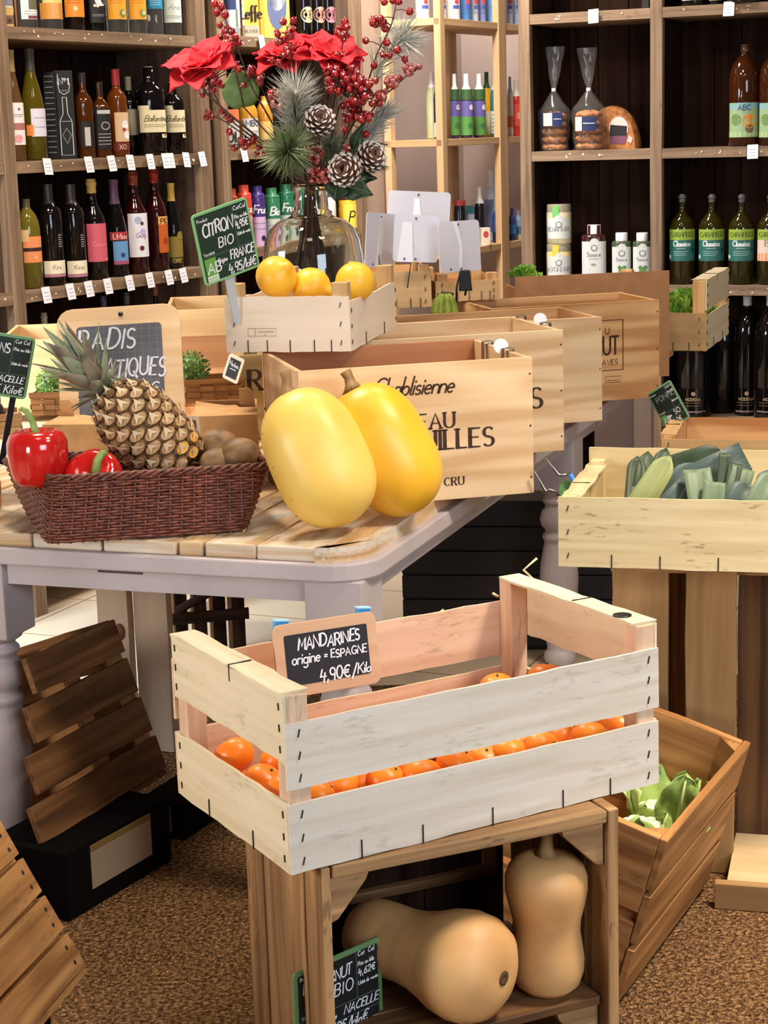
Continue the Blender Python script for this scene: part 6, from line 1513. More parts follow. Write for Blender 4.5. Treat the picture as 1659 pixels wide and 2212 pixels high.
def leafspray(label, lv, name='leaf_sprig'):
    c = fp(*lv[0][0], lv[0][4]); t = thing(name, label, 'leaf', c); mb = MB(); vein = MB()
    for (a, b, w, mat, dY, curl) in lv:
        p, q = fp(*a, dY)-c, fp(*b, dY-.02)-c; d = q-p
        leafsurf(mb, p, d, (0, -.9, .4), d.length, w, mat, curl, .003, 10, 8, a[0], .1, .55)
        vein.tube([p+Vector((0, -.005, 0)), (p+q)/2+Vector((0, -.008, .002)), p.lerp(q, .92)+Vector((0, -.006, 0))], .0016, BARK if mat is LG else M_((90, 110, 80), .6), 4)
    mb.build('leaf', t, solid=.001); vein.build('midrib', t)
    st = stem_in(off()); MB().tube(smooth([x-c for x in st]+[Vector((0, 0, 0))]), .002, BARK, 5).build('stem', t)
leafspray('large round green leaf at the left of the bouquet with dark veins', [((527, 232), (508, 140), .046, LG, .02, 0)])
leafspray('dark pointed holly leaves hanging right of the vase neck', [((735, 400), (805, 418), .030, LD, -.14, -.1), ((730, 395), (722, 432), .028, LD, -.15, 0), ((760, 385), (815, 385), .018, LD, -.08, 0)])
leafspray('small green leaf beside the low pine burst', [((600, 345), (592, 300), .024, LG, -.08, 0)])
leafspray('dark green leaf standing behind the lower pine cones', [((760, 330), (785, 265), .016, LD, -.07, .1), ((790, 320), (838, 312), .010, LD, -.05, 0)])

# ================================================================== BACK OF THE TABLE
PLAST = M_((236, 237, 246), .25, trans=.35, ior=1.2, alpha=.9); PLASTW = M_((240, 240, 244), .3)
def holder(label, tl_, tr_, bl_, Y, tilt, rodto, stripe):
    o = PY(*tl_, Y); u = PY(*tr_, Y+tilt)-o; v = PY(*bl_, Y-.0)-o; M = frame_from(o, u, v); w, h = u.length, v.length
    base = M @ Matrix.Translation((w/2, 0, -h)); t = thing('sign_holder', label, 'sign holder', mat4=base); f = lambda x, y, z: Vector((x-w/2, z, y+h))
    mb = MB(); mb.prism(rounded(0, w, -h, 0, .010, 3), -.0009, .0009, PLAST, mapf=f); mb.build('plastic_sheet', t)
    mb = MB(); mb.prism(stripe(w, h), -.002, -.001, PLASTW, mapf=f); mb.build('folded_strip', t)
    for (x, y) in ((w*.5, -.008), (w*.3, -h+.008), (w*.55, -h+.008)):
        pass
    mb = MB()
    for (x, y) in ((w*.48, -.009), (w*.25, -h+.009), (w*.5, -h+.009)): mb.lathe([(.0035, 0), (.003, .0012), (0, .0015)], 8, M_((120, 112, 110), .4, .5), M=Matrix.Translation(f(x, y, -.0022)) @ Matrix.Rotation(R(90), 4, 'X'))
    mb.build('rivets', t)
    if rodto:
        q = base.inverted() @ PY(*rodto, Y); MB().tube([Vector((q.x*.3, .003, .05)), q], .0018, M_((90, 84, 80), .4, .8), 5).build('rod', t)
    return t
holder('tallest blank white plastic sign holder at the back of the table', (839, 411), (974, 416), (837, 545), 5.14, .02, (900, 640), lambda w, h: [(w*.42, -.02), (w*.5, -.02), (w*.62, -h), (w*.38, -h)])
holder('narrow blank plastic sign holder right of the glass vase', (792, 458), (856, 463), (795, 577), 5.02, .10, (828, 640), lambda w, h: [(w*.46, -.004), (w*.6, -.004), (w*.5, -h), (w*.36, -h)])
holder('bluish blank plastic sign holder on a thin rod in front of the tallest one', (852, 463), (949, 466), (854, 565), 4.96, .02, (880, 622), lambda w, h: [(w*.2, -.02), (w*.4, -.02), (w*.45, -h), (w*.1, -h)])
holder('tilted clear grey plastic sign holder held by a black clip', (946, 480), (1034, 474), (958, 590), 4.90, .05, None, lambda w, h: [(w*.36, -.004), (w*.46, -.004), (w*.56, -h*.5), (w*.52, -h), (w*.47, -h), (w*.5, -h*.5)])
p = PY(1004, 628, 4.89); t = thing('binder_clip', 'black binder clip on a crate rim holding the tilted plastic sheet', 'clip', p); mb = MB()
mb.prism([(-.016, .0), (.02, .0), (.014, .055), (-.012, .055)], -.012, .012, BLACK, mapf=lambda x, y, z: Vector((x, z, y))); mb.build('body', t, bevel=.002)
mb = MB(); mb.tube([(-.012, -.006, .05), (-.022, -.008, .01), (-.024, -.006, -.032)], .0028, BLACK, 5); mb.tube([(.012, -.006, .05), (.004, -.01, .01), (0, -.01, -.012)], .0032, BLACK, 5); mb.build('lever', t)
# trays
def small_tray(label, fl, Y, yaw, w, d, h, ph, **kw):
    p = PY(*fl, Y); return tray_crate('fruit_tray', label, p, yaw, w, d, W_LATH, W_LATH, W_PINE2, [(0, h)], [(0, h)], [(0, h)], ph, cap=False, pw=.03, **kw), p
T1, p1_ = small_tray('pale low fruit tray standing below the blank sign holders', (776, 668), 4.98, R(3), .195, .26, .098, .115)
small_tray('pale fruit tray with raised corner posts right of the sign holders', (944, 652), 5.0, R(6), .17, .30, .055, .075)
# green bananas
BAN = fruit('green banana skin', (122, 142, 40), (166, 178, 66), 30, rough=.4, sss=.05)
c = PY(962, 640, 4.78); t = thing('banana_bunch', 'bunch of green bananas showing behind the second crate', 'bananas', c); t.scale = (.74,)*3
for i, a in enumerate((-62, -30, 5, 38)):
    d = Vector((math.sin(R(a)), -.5-.2*math.cos(R(a)), 0)); mb = MB()
    mb.tube([Vector((0, 0, .012))+d*.004, d*.018+Vector((0, 0, .006)), d*.034+Vector((0, 0, -.014)), d*.046+Vector((0, 0, -.05)), d*.046+Vector((0, 0, -.09))], [.006, .010, .0145, .016, .013], BAN, 8); mb.build('banana', t)
MB().tube([(-.026, 0, .006), (-.012, -.014, .011), (.012, -.014, .011), (.026, 0, .006)], .006, M_((70, 58, 30), .7), 7).build('crown', t)
# lettuces
LET = fruit('lettuce leaf', (112, 168, 48), (174, 212, 96), 26, rough=.4, sss=.15); LETD = fruit('dark lettuce leaf', (76, 124, 36), (126, 172, 66), 26, rough=.4, sss=.15)  # second, darker green goes to random leaves and the heart
def lettuce(label, c, r, n, seed, sc=(1, 1, 1)):
    t = thing('lettuce', label, 'lettuce', c); rnd = random.Random(seed); mb = MB()
    for i in range(n):
        a = rnd.uniform(0, 2*PI); e = R(rnd.uniform(5, 85)); er = Vector((math.cos(a), math.sin(a), 0)); d = er*math.cos(e)+Vector((0, 0, math.sin(e)))
        up = Vector((0, 0, math.cos(e)))-er*math.sin(e); L = r*rnd.uniform(.75, 1.05); w = r*.55
        d2 = Vector((d.x*sc[0], d.y*sc[1], d.z*sc[2])); sd = d.cross(up).normalized(); s0 = rnd.uniform(0, 9)
        def fn(u, v):
            k = 2*u-1; wd = w*(.25+.75*v**.6); ru = r*.10*v*v*(math.sin(k*9+s0)+.6*math.sin(k*17+s0*2+v*9))
            return d2*L*(v-.06*k*k*v)+sd*wd*k+up*(ru+r*.25*v*v*(1 if e < 1 else -.2))
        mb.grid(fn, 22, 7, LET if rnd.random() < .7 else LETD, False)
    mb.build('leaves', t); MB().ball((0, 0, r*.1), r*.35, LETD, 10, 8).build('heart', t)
    return t
lettuce('green curly lettuce head peeping over the cardboard box near the glass jars', PY(1133, 606, 5.46), .052, 26, 2, (1.1, 1, .95))
tc = PY(1523, 758, 5.40)
T3Y = -R(19); T3X = Vector((math.cos(T3Y), math.sin(T3Y), 0)); T3D = Vector((-T3X.y, T3X.x, 0))
z1 = PY(1523, 676, 5.4).z-tc.z; zp = PY(1523, 606, 5.4).z-tc.z; zu = PY(1523, 683, 5.4).z-tc.z+.004
lt3 = tray_crate('fruit_tray', 'pale fruit tray of lettuce with a tall right end behind the cardboard box', tc-T3X*.34, T3Y, .34, .46, W_LATH, wood('cream slat', (232, 218, 184), (218, 200, 162), 2, 30, tone=.08), W_PINE2, [(0, z1)], [(0, z1)], [(0, z1)], zp, pw=.038, rightz=[(0, z1*.93), (zu+.012, zp)])
sc_ = tc-T3X*.25+T3D*.08
t = thing('wine_crate', 'crate carrying the lettuce tray, hidden behind the cardboard box', 'crate', (sc_.x, sc_.y, ZT), T3Y)
MB().box(-.1, .09, .0, .3, 0, tc.z-ZT-.004, W_PINE2, axis=0).build('body', t, bevel=.001); MB().box(-.1, .09, 0, .3, tc.z-ZT-.004, tc.z-ZT-.001, W_PINE2, axis=0).build('lid', t)
lettuce('tall curly lettuce in front in the right hand tray beside the cardboard box', tc-T3X*.085+T3D*.10+Vector((0, 0, .075)), .085, 46, 6, (.8, .8, 1.25))
lettuce('curly lettuce at the back of the right hand tray, glimpsed through the end slats', tc-T3X*.07+T3D*.32+Vector((0, 0, .05)), .075, 30, 7, (.8, .8, 1))
# card under the tray end
# ================================================================== GOODS ON THE SHELVES
KIND = {
 'wine': [(0, 0), (.86, 0), (1, .015), (1, .56), (.97, .60), (.85, .65), (.6, .71), (.42, .76), (.37, .80), (.36, .94), (.42, .945), (.42, .97), (.36, .975), (.36, 1), (0, 1)],
 'hock': [(0, 0), (.86, 0), (1, .015), (1, .42), (.95, .50), (.8, .60), (.6, .70), (.42, .79), (.37, .84), (.36, .97), (.4, .975), (.4, 1), (0, 1)],
 'spirit': [(0, 0), (.9, 0), (1, .015), (1, .64), (.96, .68), (.78, .73), (.5, .77), (.4, .8), (.37, .83), (.37, .98), (.4, 1), (0, 1)],
 'broad': [(0, 0), (.92, 0), (1, .02), (1, .70), (.93, .75), (.6, .80), (.4, .83), (.37, .85), (.37, 1), (0, 1)],
 'oil': [(0, 0), (.88, 0), (1, .012), (1, .62), (.97, .66), (.84, .71), (.55, .76), (.32, .80), (.25, .84), (.23, .96), (.3, .965), (.3, .98), (.2, .985), (.2, 1), (0, 1)],
 'carafe': [(0, 0), (.88, 0), (1, .015), (1, .60), (.98, .68), (.9, .76), (.7, .83), (.45, .88), (.34, .90), (.3, .93), (.3, .985), (.33, 1), (0, 1)],
 'can': [(0, 0), (.9, 0), (1, .02), (1, .80), (.96, .85), (.8, .88), (.62, .89), (.62, 1), (0, 1)],
 'pump': [(0, 0), (.92, 0), (1, .03), (1, .62), (.9, .70), (.6, .78), (.4, .82), (.36, .86), (.34, 1), (0, 1)],
 'sauce': [(0, 0), (.93, 0), (1, .03), (1, .80), (.95, .835), (.5, .845), (.5, 1), (0, 1)],
 'jar': [(0, 0), (.93, 0), (1, .03), (1, .78), (.94, .82), (.94, 1), (0, 1)],
}
def gl(c, trans=.0, rough=.06): return M_(c, rough, trans=trans, coat=.0, spec=.5)
G_DARK = gl((14, 10, 10)); G_GREEN = gl((44, 44, 12), .5); G_AMBER = gl((96, 48, 10), .45); G_CLEAR = gl((226, 228, 224), .95, .02); G_PALE = gl((190, 176, 96), .7); G_RED = gl((46, 8, 12), .1); G_OLIVE = gl((52, 46, 10), .35)
def place(unit, px0, px1, ytop, z, dy):
    pm = (px0+px1)/2; s = unit.s_px(pm, dy, z); P = unit.at(s, dy, z); sc = (P-CPOS).dot(FW)/FPX
    return P, (px1-px0)*sc/2, PY(pm, ytop, P.y).z-z, sc
def ysolve(P, y): px = pj(P)[0]; return PY(px, y, P.y).z-P.z
def bottle(name, label, cat, unit, px0, px1, ytop, z, kind, glass, cap=None, labs=(), dy=.06, face=0, sq=2.0, group=None):
    P, r, h, sc = place(unit, px0, px1, ytop, z, dy)
    t = thing(name, label, cat, P, R(face), group); prof = [(a*r, b*h) for a, b in KIND[kind]]
    MB().lathe(prof, 28 if sq == 2 else 32, glass, sq=sq).build('body', t)
    rr = lambda th: r/((abs(math.cos(th))**sq+abs(math.sin(th))**sq)**(1/sq)) if sq != 2 else r
    if cap:
        col, yb = cap[0], cap[1]; zb = ysolve(P, yb) if yb > 5 else h*yb; top = h*1.004; cm = M_(col, .35); nr = None
        mb = MB(); pr = []
        for a, b in prof:
            if b >= zb-1e-4 and a > 0: pr.append((a+.0012, b))
        if not pr: pr = [(prof[-2][0]+.0012, h*.97)]
        def rad(zz):
            for i in range(1, len(prof)):
                if prof[i][1] >= zz and prof[i][0] > 0: 
                    a0, b0 = prof[i-1]; a1, b1 = prof[i]; return a0+(a1-a0)*((zz-b0)/(b1-b0) if b1 > b0 else 1)
            return prof[-2][0]
        rcap = cap[2]*r if len(cap) > 2 else None
        if rcap: pr = [(rcap, zb), (rcap, top-.002), (rcap*.92, top+.0005), (0, top+.0005)]
        else: pr = [(rad(zb)+.0012, zb)]+pr+[(pr[-1][0], top), (0, top)]
        mb.lathe(pr, 18, cm); mb.build('cap', t)
    for lab in labs:
        y0, y1, col, half = lab[:4]; tx = lab[4] if len(lab) > 4 else (); cen = lab[5] if len(lab) > 5 else 0
        za, zb = ysolve(P, y1), ysolve(P, y0); mb = MB(); lm = M_(col, .5) if isinstance(col, tuple) else col
        def sf(x, zz, e): # arc length x from the label centre
            th = -PI/2+R(cen)+x/r; q = rr(th)+e; return Vector((q*math.cos(th), q*math.sin(th), zz))
        a = R(half)*r
        mb.grid(lambda u, v: sf(-a+2*a*u, za+(zb-za)*v, .0007), 14, 1, lm)
        for it in tx:
            if it[0] == 'band': 
                _, ya, yb, c2 = it[:4]; k0, k1 = (it[4], it[5]) if len(it) > 5 else (-1, 1)
                zc, zd = ysolve(P, yb), ysolve(P, ya); mb.grid(lambda u, v: sf(a*(k0+(k1-k0)*u), zc+(zd-zc)*v, .0011), 8, 1, M_(c2, .5))
            elif it[0] == 'disc':
                _, kx, yc, rp, c2 = it; zc = ysolve(P, yc); n = 16; b = len(mb.v); mb.v.append(sf(a*kx, zc, .0014))
                for i in range(n): w = 2*PI*i/n; mb.v.append(sf(a*kx+rp*sc*math.cos(w), zc+rp*sc*math.sin(w), .0014))
                for i in range(n): mb.face((b, b+1+i, b+1+(i+1) % n), mb.mats[0] if False else M_(c2, .5))
            elif it[0] == 'lines':
                _, ya, yb, n, c2 = it[:5]; wd = it[5] if len(it) > 5 else .7
                for i in range(n):
                    yy = ya+(yb-ya)*i/max(1, n-1); scribble(mb, lambda x, zz: sf(x, zz, .0016), -a*wd, a*wd*random.uniform(.5, 1), ysolve(P, yy), 2.2*sc, M_(c2, .6), .35)
            else:
                s_, yb, hp, c2 = it[:4]; kw = it[4] if len(it) > 4 else {}
                text(mb, s_, lambda x, zz: sf(x, zz, .0016), 0, ysolve(P, yb), hp*sc, M_(c2, .6), center=True, **kw)
        mb.build('label', t)
    return t
def carton(name, label, cat, unit, px0, px1, ytop, z, dep, col, texts=(), dy=.06, face=0, group=None, roof=None, sidecol=None):
    P, r, h, sc = place(unit, px0, px1, ytop, z, dy); t = thing(name, label, cat, P, R(face), group); m = M_(col, .5)
    MB().box(-r, r, -.0, dep, 0, h, m).build('body', t, bevel=.0015)
    mb = MB(); g = lambda x, zz, e=.0008: Vector((x, -e, zz))
    for it in texts:
        if it[0] == 'rect':
            _, k0, k1, ya, yb, c2 = it; za, zb = ysolve(P, yb), ysolve(P, ya); mb.poly([g(r*k0, za), g(r*k1, za), g(r*k1, zb), g(r*k0, zb)], M_(c2, .5))
        elif it[0] == 'disc':
            _, kx, yc, rx, ry, c2 = it; mb.poly([g(r*kx+rx*sc*math.cos(2*PI*i/18), ysolve(P, yc)+ry*sc*math.sin(2*PI*i/18), .0012) for i in range(18)], M_(c2, .5))
        elif it[0] == 'line':
            _, pts, c2, w = it; ribbon(mb, [(r*kx, ysolve(P, y)) for kx, y in pts], w*sc, lambda x, zz: g(x, zz, .0016), M_(c2, .6))
        elif it[0] == 'lines':
            _, k0, k1, ya, yb, n, c2 = it
            for i in range(n): scribble(mb, lambda x, zz: g(x, zz, .0018), r*k0, r*k1*random.uniform(.8, 1), ysolve(P, ya+(yb-ya)*i/max(1, n-1)), 3*sc, M_(c2, .6), .35)
        else:
            s_, kx, yb, hp, c2 = it[:5]; kw = it[5] if len(it) > 5 else {}
            text(mb, s_, lambda x, zz: g(x, zz, .002), r*kx, ysolve(P, yb), hp*sc, M_(c2, .6), center=True, **kw)
    if mb.v: mb.build('printed_front', t)
    return t
CRE = (236, 226, 196); WH = (232, 230, 230); BK = (16, 14, 14)
z1, z2, z3, z4 = LZ[1], LZ[2], LZ[3], LZ[4]; FA = 22
B = bottle
# --- left bay, top shelf
carton('drinks_carton', 'yellow and orange drinks carton at the left end of the top left shelf', 'carton', UL, 8, 31, -60, z1, .06, (206, 160, 84), [('rect', -1, 1, -20, 12, (120, 120, 130)), ('rect', -1, 1, 33, 52, (120, 76, 48)), ('disc', .2, 45, 5, 5, (60, 34, 24)), ('rect', -.6, .8, 10, 17, (196, 190, 170))], .05, FA)
B('bottle', 'clear bottle with a white picture label on the top left shelf', 'bottle', UL, 33, 80, -150, z1, 'broad', G_CLEAR, None, [(-20, 43, WH, 55, [('band', -5, 22, (104, 96, 72), -.3, .6), ('band', 35, 42, (120, 64, 74), -.4, .7), ('lines', 26, 32, 2, (150, 140, 140))], 25)], face=FA, sq=4)
B('bottle', 'clear bottle of orange liqueur with a yellow upper label, top left shelf', 'bottle', UL, 81, 137, -150, z1, 'broad', G_CLEAR, None, [(8, 43, (206, 142, 60), 66, [('band', 8, 42, (226, 160, 100), -.2, .35)], 10), (-25, 8, (214, 204, 124), 60, [], 20)], face=FA)
B('bottle', 'dark bottle with a bright orange label on the top left shelf', 'bottle', UL, 137, 184, -160, z1, 'wine', G_DARK, None, [(-40, 38, (238, 142, 46), 68, [('disc', -.1, 20, 5, (250, 206, 150)), ('lines', 2, 8, 2, (200, 100, 30))], 8)], face=FA)
B('bottle', 'black square bottle with a white shield badge on the top left shelf', 'bottle', UL, 190, 226, -140, z1, 'broad', G_DARK, None, [(-20, 50, (18, 16, 18), 60, [('disc', .25, 2, 12, WH), ('disc', -.4, 13, 3, CRE), ('disc', -.1, 14, 3, CRE), ('lines', 33, 36, 2, (150, 140, 136))], 12)], face=FA, sq=4)
for (a, b, lb) in ((230, 275, 'left of the two clear bottles with orange labels and a green figure'), (276, 318, 'right of the two clear bottles with orange labels and a green figure')):
    B('bottle', lb, 'bottle', UL, a, b, -150, z1, 'broad', G_CLEAR, None, [(-40, 43, (244, 164, 44), 66, [('disc', .35, 30, 9, (122, 130, 60)), ('disc', .4, 28, 5, (226, 206, 160)), ('lines', 2, 8, 2, (210, 116, 20))], 6)], face=FA, group='clear bottles with orange labels')
B('bottle', 'clear bottle with a blue label on the top left shelf', 'bottle', UL, 318, 354, -150, z1, 'broad', G_CLEAR, None, [(-40, 20, (30, 134, 168), 70, [('lines', 2, 12, 3, (180, 220, 230))], 6)], face=FA)
B('bottle', 'clear bottle with a pale grey script label, right end of the top shelf', 'bottle', UL, 352, 394, -150, z1, 'broad', G_CLEAR, None, [(-50, 50, (206, 214, 204), 70, [('Aria', 22, 12, (120, 130, 130), {'slant': .4, 'w': .08}), ('lines', 36, 40, 2, (140, 146, 146))], 6)], face=FA)
# --- left bay, second shelf
B('wine_bottle', 'rosé bottle with white and pink label, left end of the second shelf', 'bottle', UL, 17, 58, 108, z2, 'hock', gl((120, 84, 50), .4), ((150, 126, 80), 155), [(222, 313, WH, 62, [('band', 266, 281, (176, 112, 104)), ('disc', -.1, 300, 9, (226, 160, 160)), ('disc', .1, 236, 3, (150, 90, 90)), ('lines', 248, 252, 2, (170, 150, 150))], 14)], face=FA)
B('wine_bottle', 'white wine bottle with a lilac white label on the second left shelf', 'bottle', UL, 52, 104, 106, z2, 'hock', gl((110, 96, 20), .5), ((64, 58, 56), 153), [(235, 295, (214, 210, 224), 52, [('lines', 255, 275, 2, (150, 150, 170))], 30), (270, 293, (232, 134, 60), 18, [], -30)], face=FA)
carton('bottle_carton', 'black bottle carton with a white outlined bottle and No 1 on the second left shelf', 'carton', UL, 126, 168, 152, z2, .09, (18, 16, 18),
    [('Nº1', .1, 182, 13, WH, {'serif': True}), ('line', [(-.55, 160), (-.6, 180), (-.45, 198), (0, 204), (.5, 198), (.65, 180)], (200, 200, 200), 1.4),
     ('line', [(-.22, 210), (-.22, 245), (-.6, 262), (-.6, 335), (.65, 335), (.65, 262), (.25, 245), (.22, 210), (-.22, 210)], (190, 190, 190), 1.6), ('line', [(-.4, 292), (.05, 277), (.5, 292), (.05, 310), (-.4, 292)], (120, 120, 120), 2), ('line', [(-.6, 262), (.65, 262)], (170, 170, 170), 1.2), ('lines', -.3, .4, 196, 197, 1, (150, 150, 150))], .05, FA)
carton('bottle_carton', 'black carton covered in small white lines of print left of the outlined bottle carton', 'carton', UL, 103, 128, 155, z2, .06, (22, 20, 22), [('lines', -.7, .9, 165, 330, 15, (140, 140, 140))], .075, FA-30)
B('whisky_bottle', 'amber whisky bottle with a dark cap and small white label on the second left shelf', 'bottle', UL, 168, 206, 158, z2, 'spirit', G_AMBER, ((44, 44, 50), 178), [(262, 318, (30, 26, 26), 50, [('band', 275, 315, (190, 184, 180), -.4, .3)], 6)], face=FA, sq=3)
B('whisky_bottle', 'square amber bottle with a black label and white crest on the second left shelf', 'bottle', UL, 205, 241, 178, z2, 'spirit', G_AMBER, ((30, 26, 28), 205), [(234, 322, (26, 24, 26), 62, [('disc', .05, 272, 9, (150, 150, 150)), ('disc', .05, 272, 6.5, (30, 28, 30)), ('band', 238, 246, (196, 192, 190), -.7, .8), ('lines', 290, 312, 4, (200, 200, 200))], 10)], face=FA, sq=4)
B('whisky_bottle', 'amber bottle with a red and white cap and torn looking white label', 'bottle', UL, 237, 281, 150, z2, 'spirit', gl((120, 60, 14), .4), ((142, 38, 42), 184), [(243, 306, (214, 180, 140), 52, [('disc', .2, 270, 9, WH), ('disc', .4, 292, 9, WH), ('disc', 0, 280, 4, (150, 60, 40))], 20), (308, 325, (112, 40, 28), 60, [('XO', 322, 9, (226, 200, 180))], 10)], face=FA)
B('whisky_bottle', 'dark bottle with a cream cap set back behind the two cream labelled ones', 'bottle', UL, 268, 302, 166, z2, 'spirit', G_DARK, ((176, 168, 140), 195), [(236, 292, (150, 144, 120), 60, [], 20)], dy=.13, face=FA)
for (a, b, yt, lb) in ((300, 360, 145, 'tall dark bottle with a cream cap and a zigzag cream label'), (357, 402, 178, 'dark bottle with a zigzag cream label under the left poinsettia')):
    t = B('whisky_bottle', lb, 'bottle', UL, a, b, yt, z2, 'broad', G_DARK, (CRE, yt+32, .36), [(238, 286, (228, 218, 178), 70, [('Ballantine', 262, 12, (70, 60, 40), {'slant': .4, 'w': .1, 'spacing': .1}), ('lines', 270, 274, 2, (150, 140, 110)), ('disc', .5, 292, 3, (170, 90, 60))], 8), (290, 298, (228, 218, 178), 16, [], 44), (228, 238, (228, 218, 178), 25, [], -44)], face=FA, sq=3)
# --- left bay, third shelf
B('bottle', 'yellow bottle with a round orange label, left end of the third shelf', 'bottle', UL, 42, 95, 430, z3, 'carafe', gl((150, 136, 50), .55), ((90, 84, 60), 446), [(510, 566, (236, 146, 92), 55, [('band', 534, 542, (60, 30, 26)), ('disc', 0, 555, 4, (240, 180, 130))], 18), (495, 520, (226, 190, 130), 22, [], -30)], face=FA)
for (a, b, lb, s) in ((88, 143, 'dark wine bottle with a low white label, left of the matching pair', 'Kirs'), (138, 190, 'dark wine bottle with a low white label, right of the matching pair', 'Kirsc')):
    B('wine_bottle', lb, 'bottle', UL, a, b, 398, z3, 'broad', G_DARK, ((50, 44, 42), 440), [(562, 592, CRE, 62, [(s, 580, 9, (150, 140, 130), {'slant': .2}), ('band', 590, 597, (176, 120, 140))], 12), (503, 535, (20, 16, 16), 14, [('lines', 508, 532, 6, (200, 200, 200), .6)], 34)], face=FA, group='dark wine bottles with low white labels')
B('wine_bottle', 'dark bottle with a yellow cap and a pink label on the third left shelf', 'bottle', UL, 183, 235, 387, z3, 'wine', G_DARK, ((196, 164, 88), 417), [(482, 564, (206, 92, 108), 62, [('Cassis', 530, 9, (236, 170, 176), {'w': .08}), ('band', 558, 561, (230, 150, 160), .4, .9)], 14)], face=FA)
B('bottle', 'dark bottle with a red and blue neck and a red and blue label', 'bottle', UL, 233, 280, 388, z3, 'hock', G_DARK, ((96, 70, 96), 440), [(500, 518, (170, 50, 50), 60, [('LMiss', 515, 11, WH)], 12), (520, 568, (100, 150, 200), 50, [('disc', 0, 550, 5, (40, 60, 110)), ('band', 562, 570, (170, 80, 110))], 16)], face=FA)
B('wine_bottle', 'dark bottle with a white label of purple swirls and cherries', 'bottle', UL, 273, 324, 371, z3, 'wine', G_RED, ((130, 54, 36), 400), [(460, 554, (226, 224, 232), 64, [('disc', -.2, 475, 8, (170, 180, 210)), ('disc', .15, 500, 7, (190, 170, 220)), ('disc', .1, 482, 4, (90, 30, 40)), ('disc', 0, 535, 5.5, (110, 36, 36)), ('Guig', 512, 10, (140, 60, 110), {'slant': .3, 'w': .1})], 12)], face=FA)
B('wine_bottle', 'dark bottle with a red cap and an orange shield label', 'bottle', UL, 318, 367, 366, z3, 'wine', G_RED, ((150, 40, 24), 395), [(467, 484, (226, 170, 100), 38, [('PIC', 482, 11, (90, 50, 20), {'w': .18})], 34), (484, 545, (190, 92, 34), 38, [('disc', 0, 520, 7, (160, 60, 20))], 34)], face=FA)
B('wine_bottle', 'slim dark bottle with a yellow cap and olive label beside the citron slate', 'bottle', UL, 358, 397, 396, z3, 'hock', G_DARK, ((200, 168, 84), 434), [(510, 555, (136, 118, 50), 64, [('disc', .4, 508, 9, (136, 118, 50)), ('lines', 560, 561, 1, (150, 130, 60))], 10), (556, 568, (60, 50, 24), 64, [('ORE', 566, 8, (190, 170, 90))], 10)], face=FA)
carton('gift_box', 'black gift box with red brown print, right end of the third left shelf', 'box', UL, 378, 436, 432, z3, .09, (20, 14, 14), [('rect', -.8, .9, 436, 462, (84, 34, 24)), ('UZ', .0, 534, 12, (190, 180, 176), {'w': .16}), ('lines', -.3, .5, 545, 552, 2, (110, 100, 100))], .14, FA)
# --- left bay, fourth shelf, only the tops are seen
for (a, b, yt, capc, lb) in ((92, 124, 676, (176, 166, 150), 'bottle with a pale grey cap just above the left pine crate'), (222, 250, 640, (60, 70, 90), 'dark bottle with a dull blue cap in the shade above the chalkboard'), (270, 300, 632, (70, 70, 74), 'dark bottle with a grey neck in the shade right above the chalkboard'), (332, 360, 612, (120, 70, 66), 'dark bottle with a red brown neck in the shade right of the chalkboard')):
    B('bottle', lb, 'bottle', UL, a, b, yt, z4, 'wine', G_DARK, (capc, .88), [], face=FA, dy=.1)
# --- centre drinks bay
zb1, zb2, zb3 = zB2
B('bottle', 'bottle with a white and blue label behind the upper left berries', 'bottle', UL, 478, 520, -60, zb1, 'broad', gl((200, 206, 210), .3), None, [(-40, 62, (222, 224, 228), 66, [('band', -20, 22, (48, 62, 104), -.9, .2), ('band', 20, 60, (110, 120, 92), .1, .35)], 10)], face=FA)
carton('beer_carton', 'grey and yellow beer carton with black Gothic lettering', 'carton', UL, 524, 562, -40, zb1, .16, (226, 178, 70), [('rect', -1, 1, 55, 82, (172, 160, 142)), ('rect', -1, -.72, -40, 82, (190, 184, 170)), ('Leffe', .1, 40, 27, (24, 18, 16), {'w': .17, 'serif': True, 'spacing': .06, 'wscale': .8}), ('BLONDE', .1, 70, 6, (110, 100, 90), {'w': .14})], .05, FA)
carton('beer_carton', 'yellow beer carton with a blue arched window', 'carton', UL, 562, 630, -60, zb1, .16, (226, 180, 84), [('disc', .15, 10, 22, 52, (84, 96, 128)), ('disc', .15, -8, 20, 30, (170, 176, 190)), ('rect', .1, .5, 18, 40, (200, 204, 212)), ('rect', -1, -.7, -60, 86, (206, 150, 56))], .05, FA)
for (a, b, c, lb) in ((636, 676, (222, 212, 140), 'dark beer bottle with a round pale yellow label'), (668, 702, (214, 140, 120), 'dark beer bottle with a round salmon label'), (690, 726, (206, 116, 126), 'dark beer bottle with a round pink label')):
    B('beer_bottle', lb, 'bottle', UL, a, b, -90, zb1, 'wine', G_DARK, None, [(0, 66, G_DARK, 66, [('disc', .1, 33, 17, c), ('disc', .1, 33, 11, tuple(int(x*.86) for x in c)), ('C3', 40, 14, (90, 60, 50))], 10)], face=FA)
carton('snack_pack', 'small pack with a white N and green foot low behind the berry branch', 'pack', UL, 495, 520, 240, zb2, .05, (200, 196, 186), [('rect', -1, 1, 312, 330, (48, 92, 58)), ('OL', 0, 306, 20, (40, 40, 46), {'w': .2}), ('rect', -1, 1, 236, 262, (220, 120, 70))], .05, FA)
B('juice_bottle', 'golden juice bottle behind the green round leaf', 'bottle', UL, 518, 560, 208, zb2, 'carafe', gl((206, 142, 50), .2), ((212, 160, 70), 225), [(256, 302, (206, 200, 190), 66, [('AMBOS', 272, 12, (70, 84, 110), {'w': .18}), ('lines', 284, 296, 3, (90, 120, 190))], 10)], face=FA)
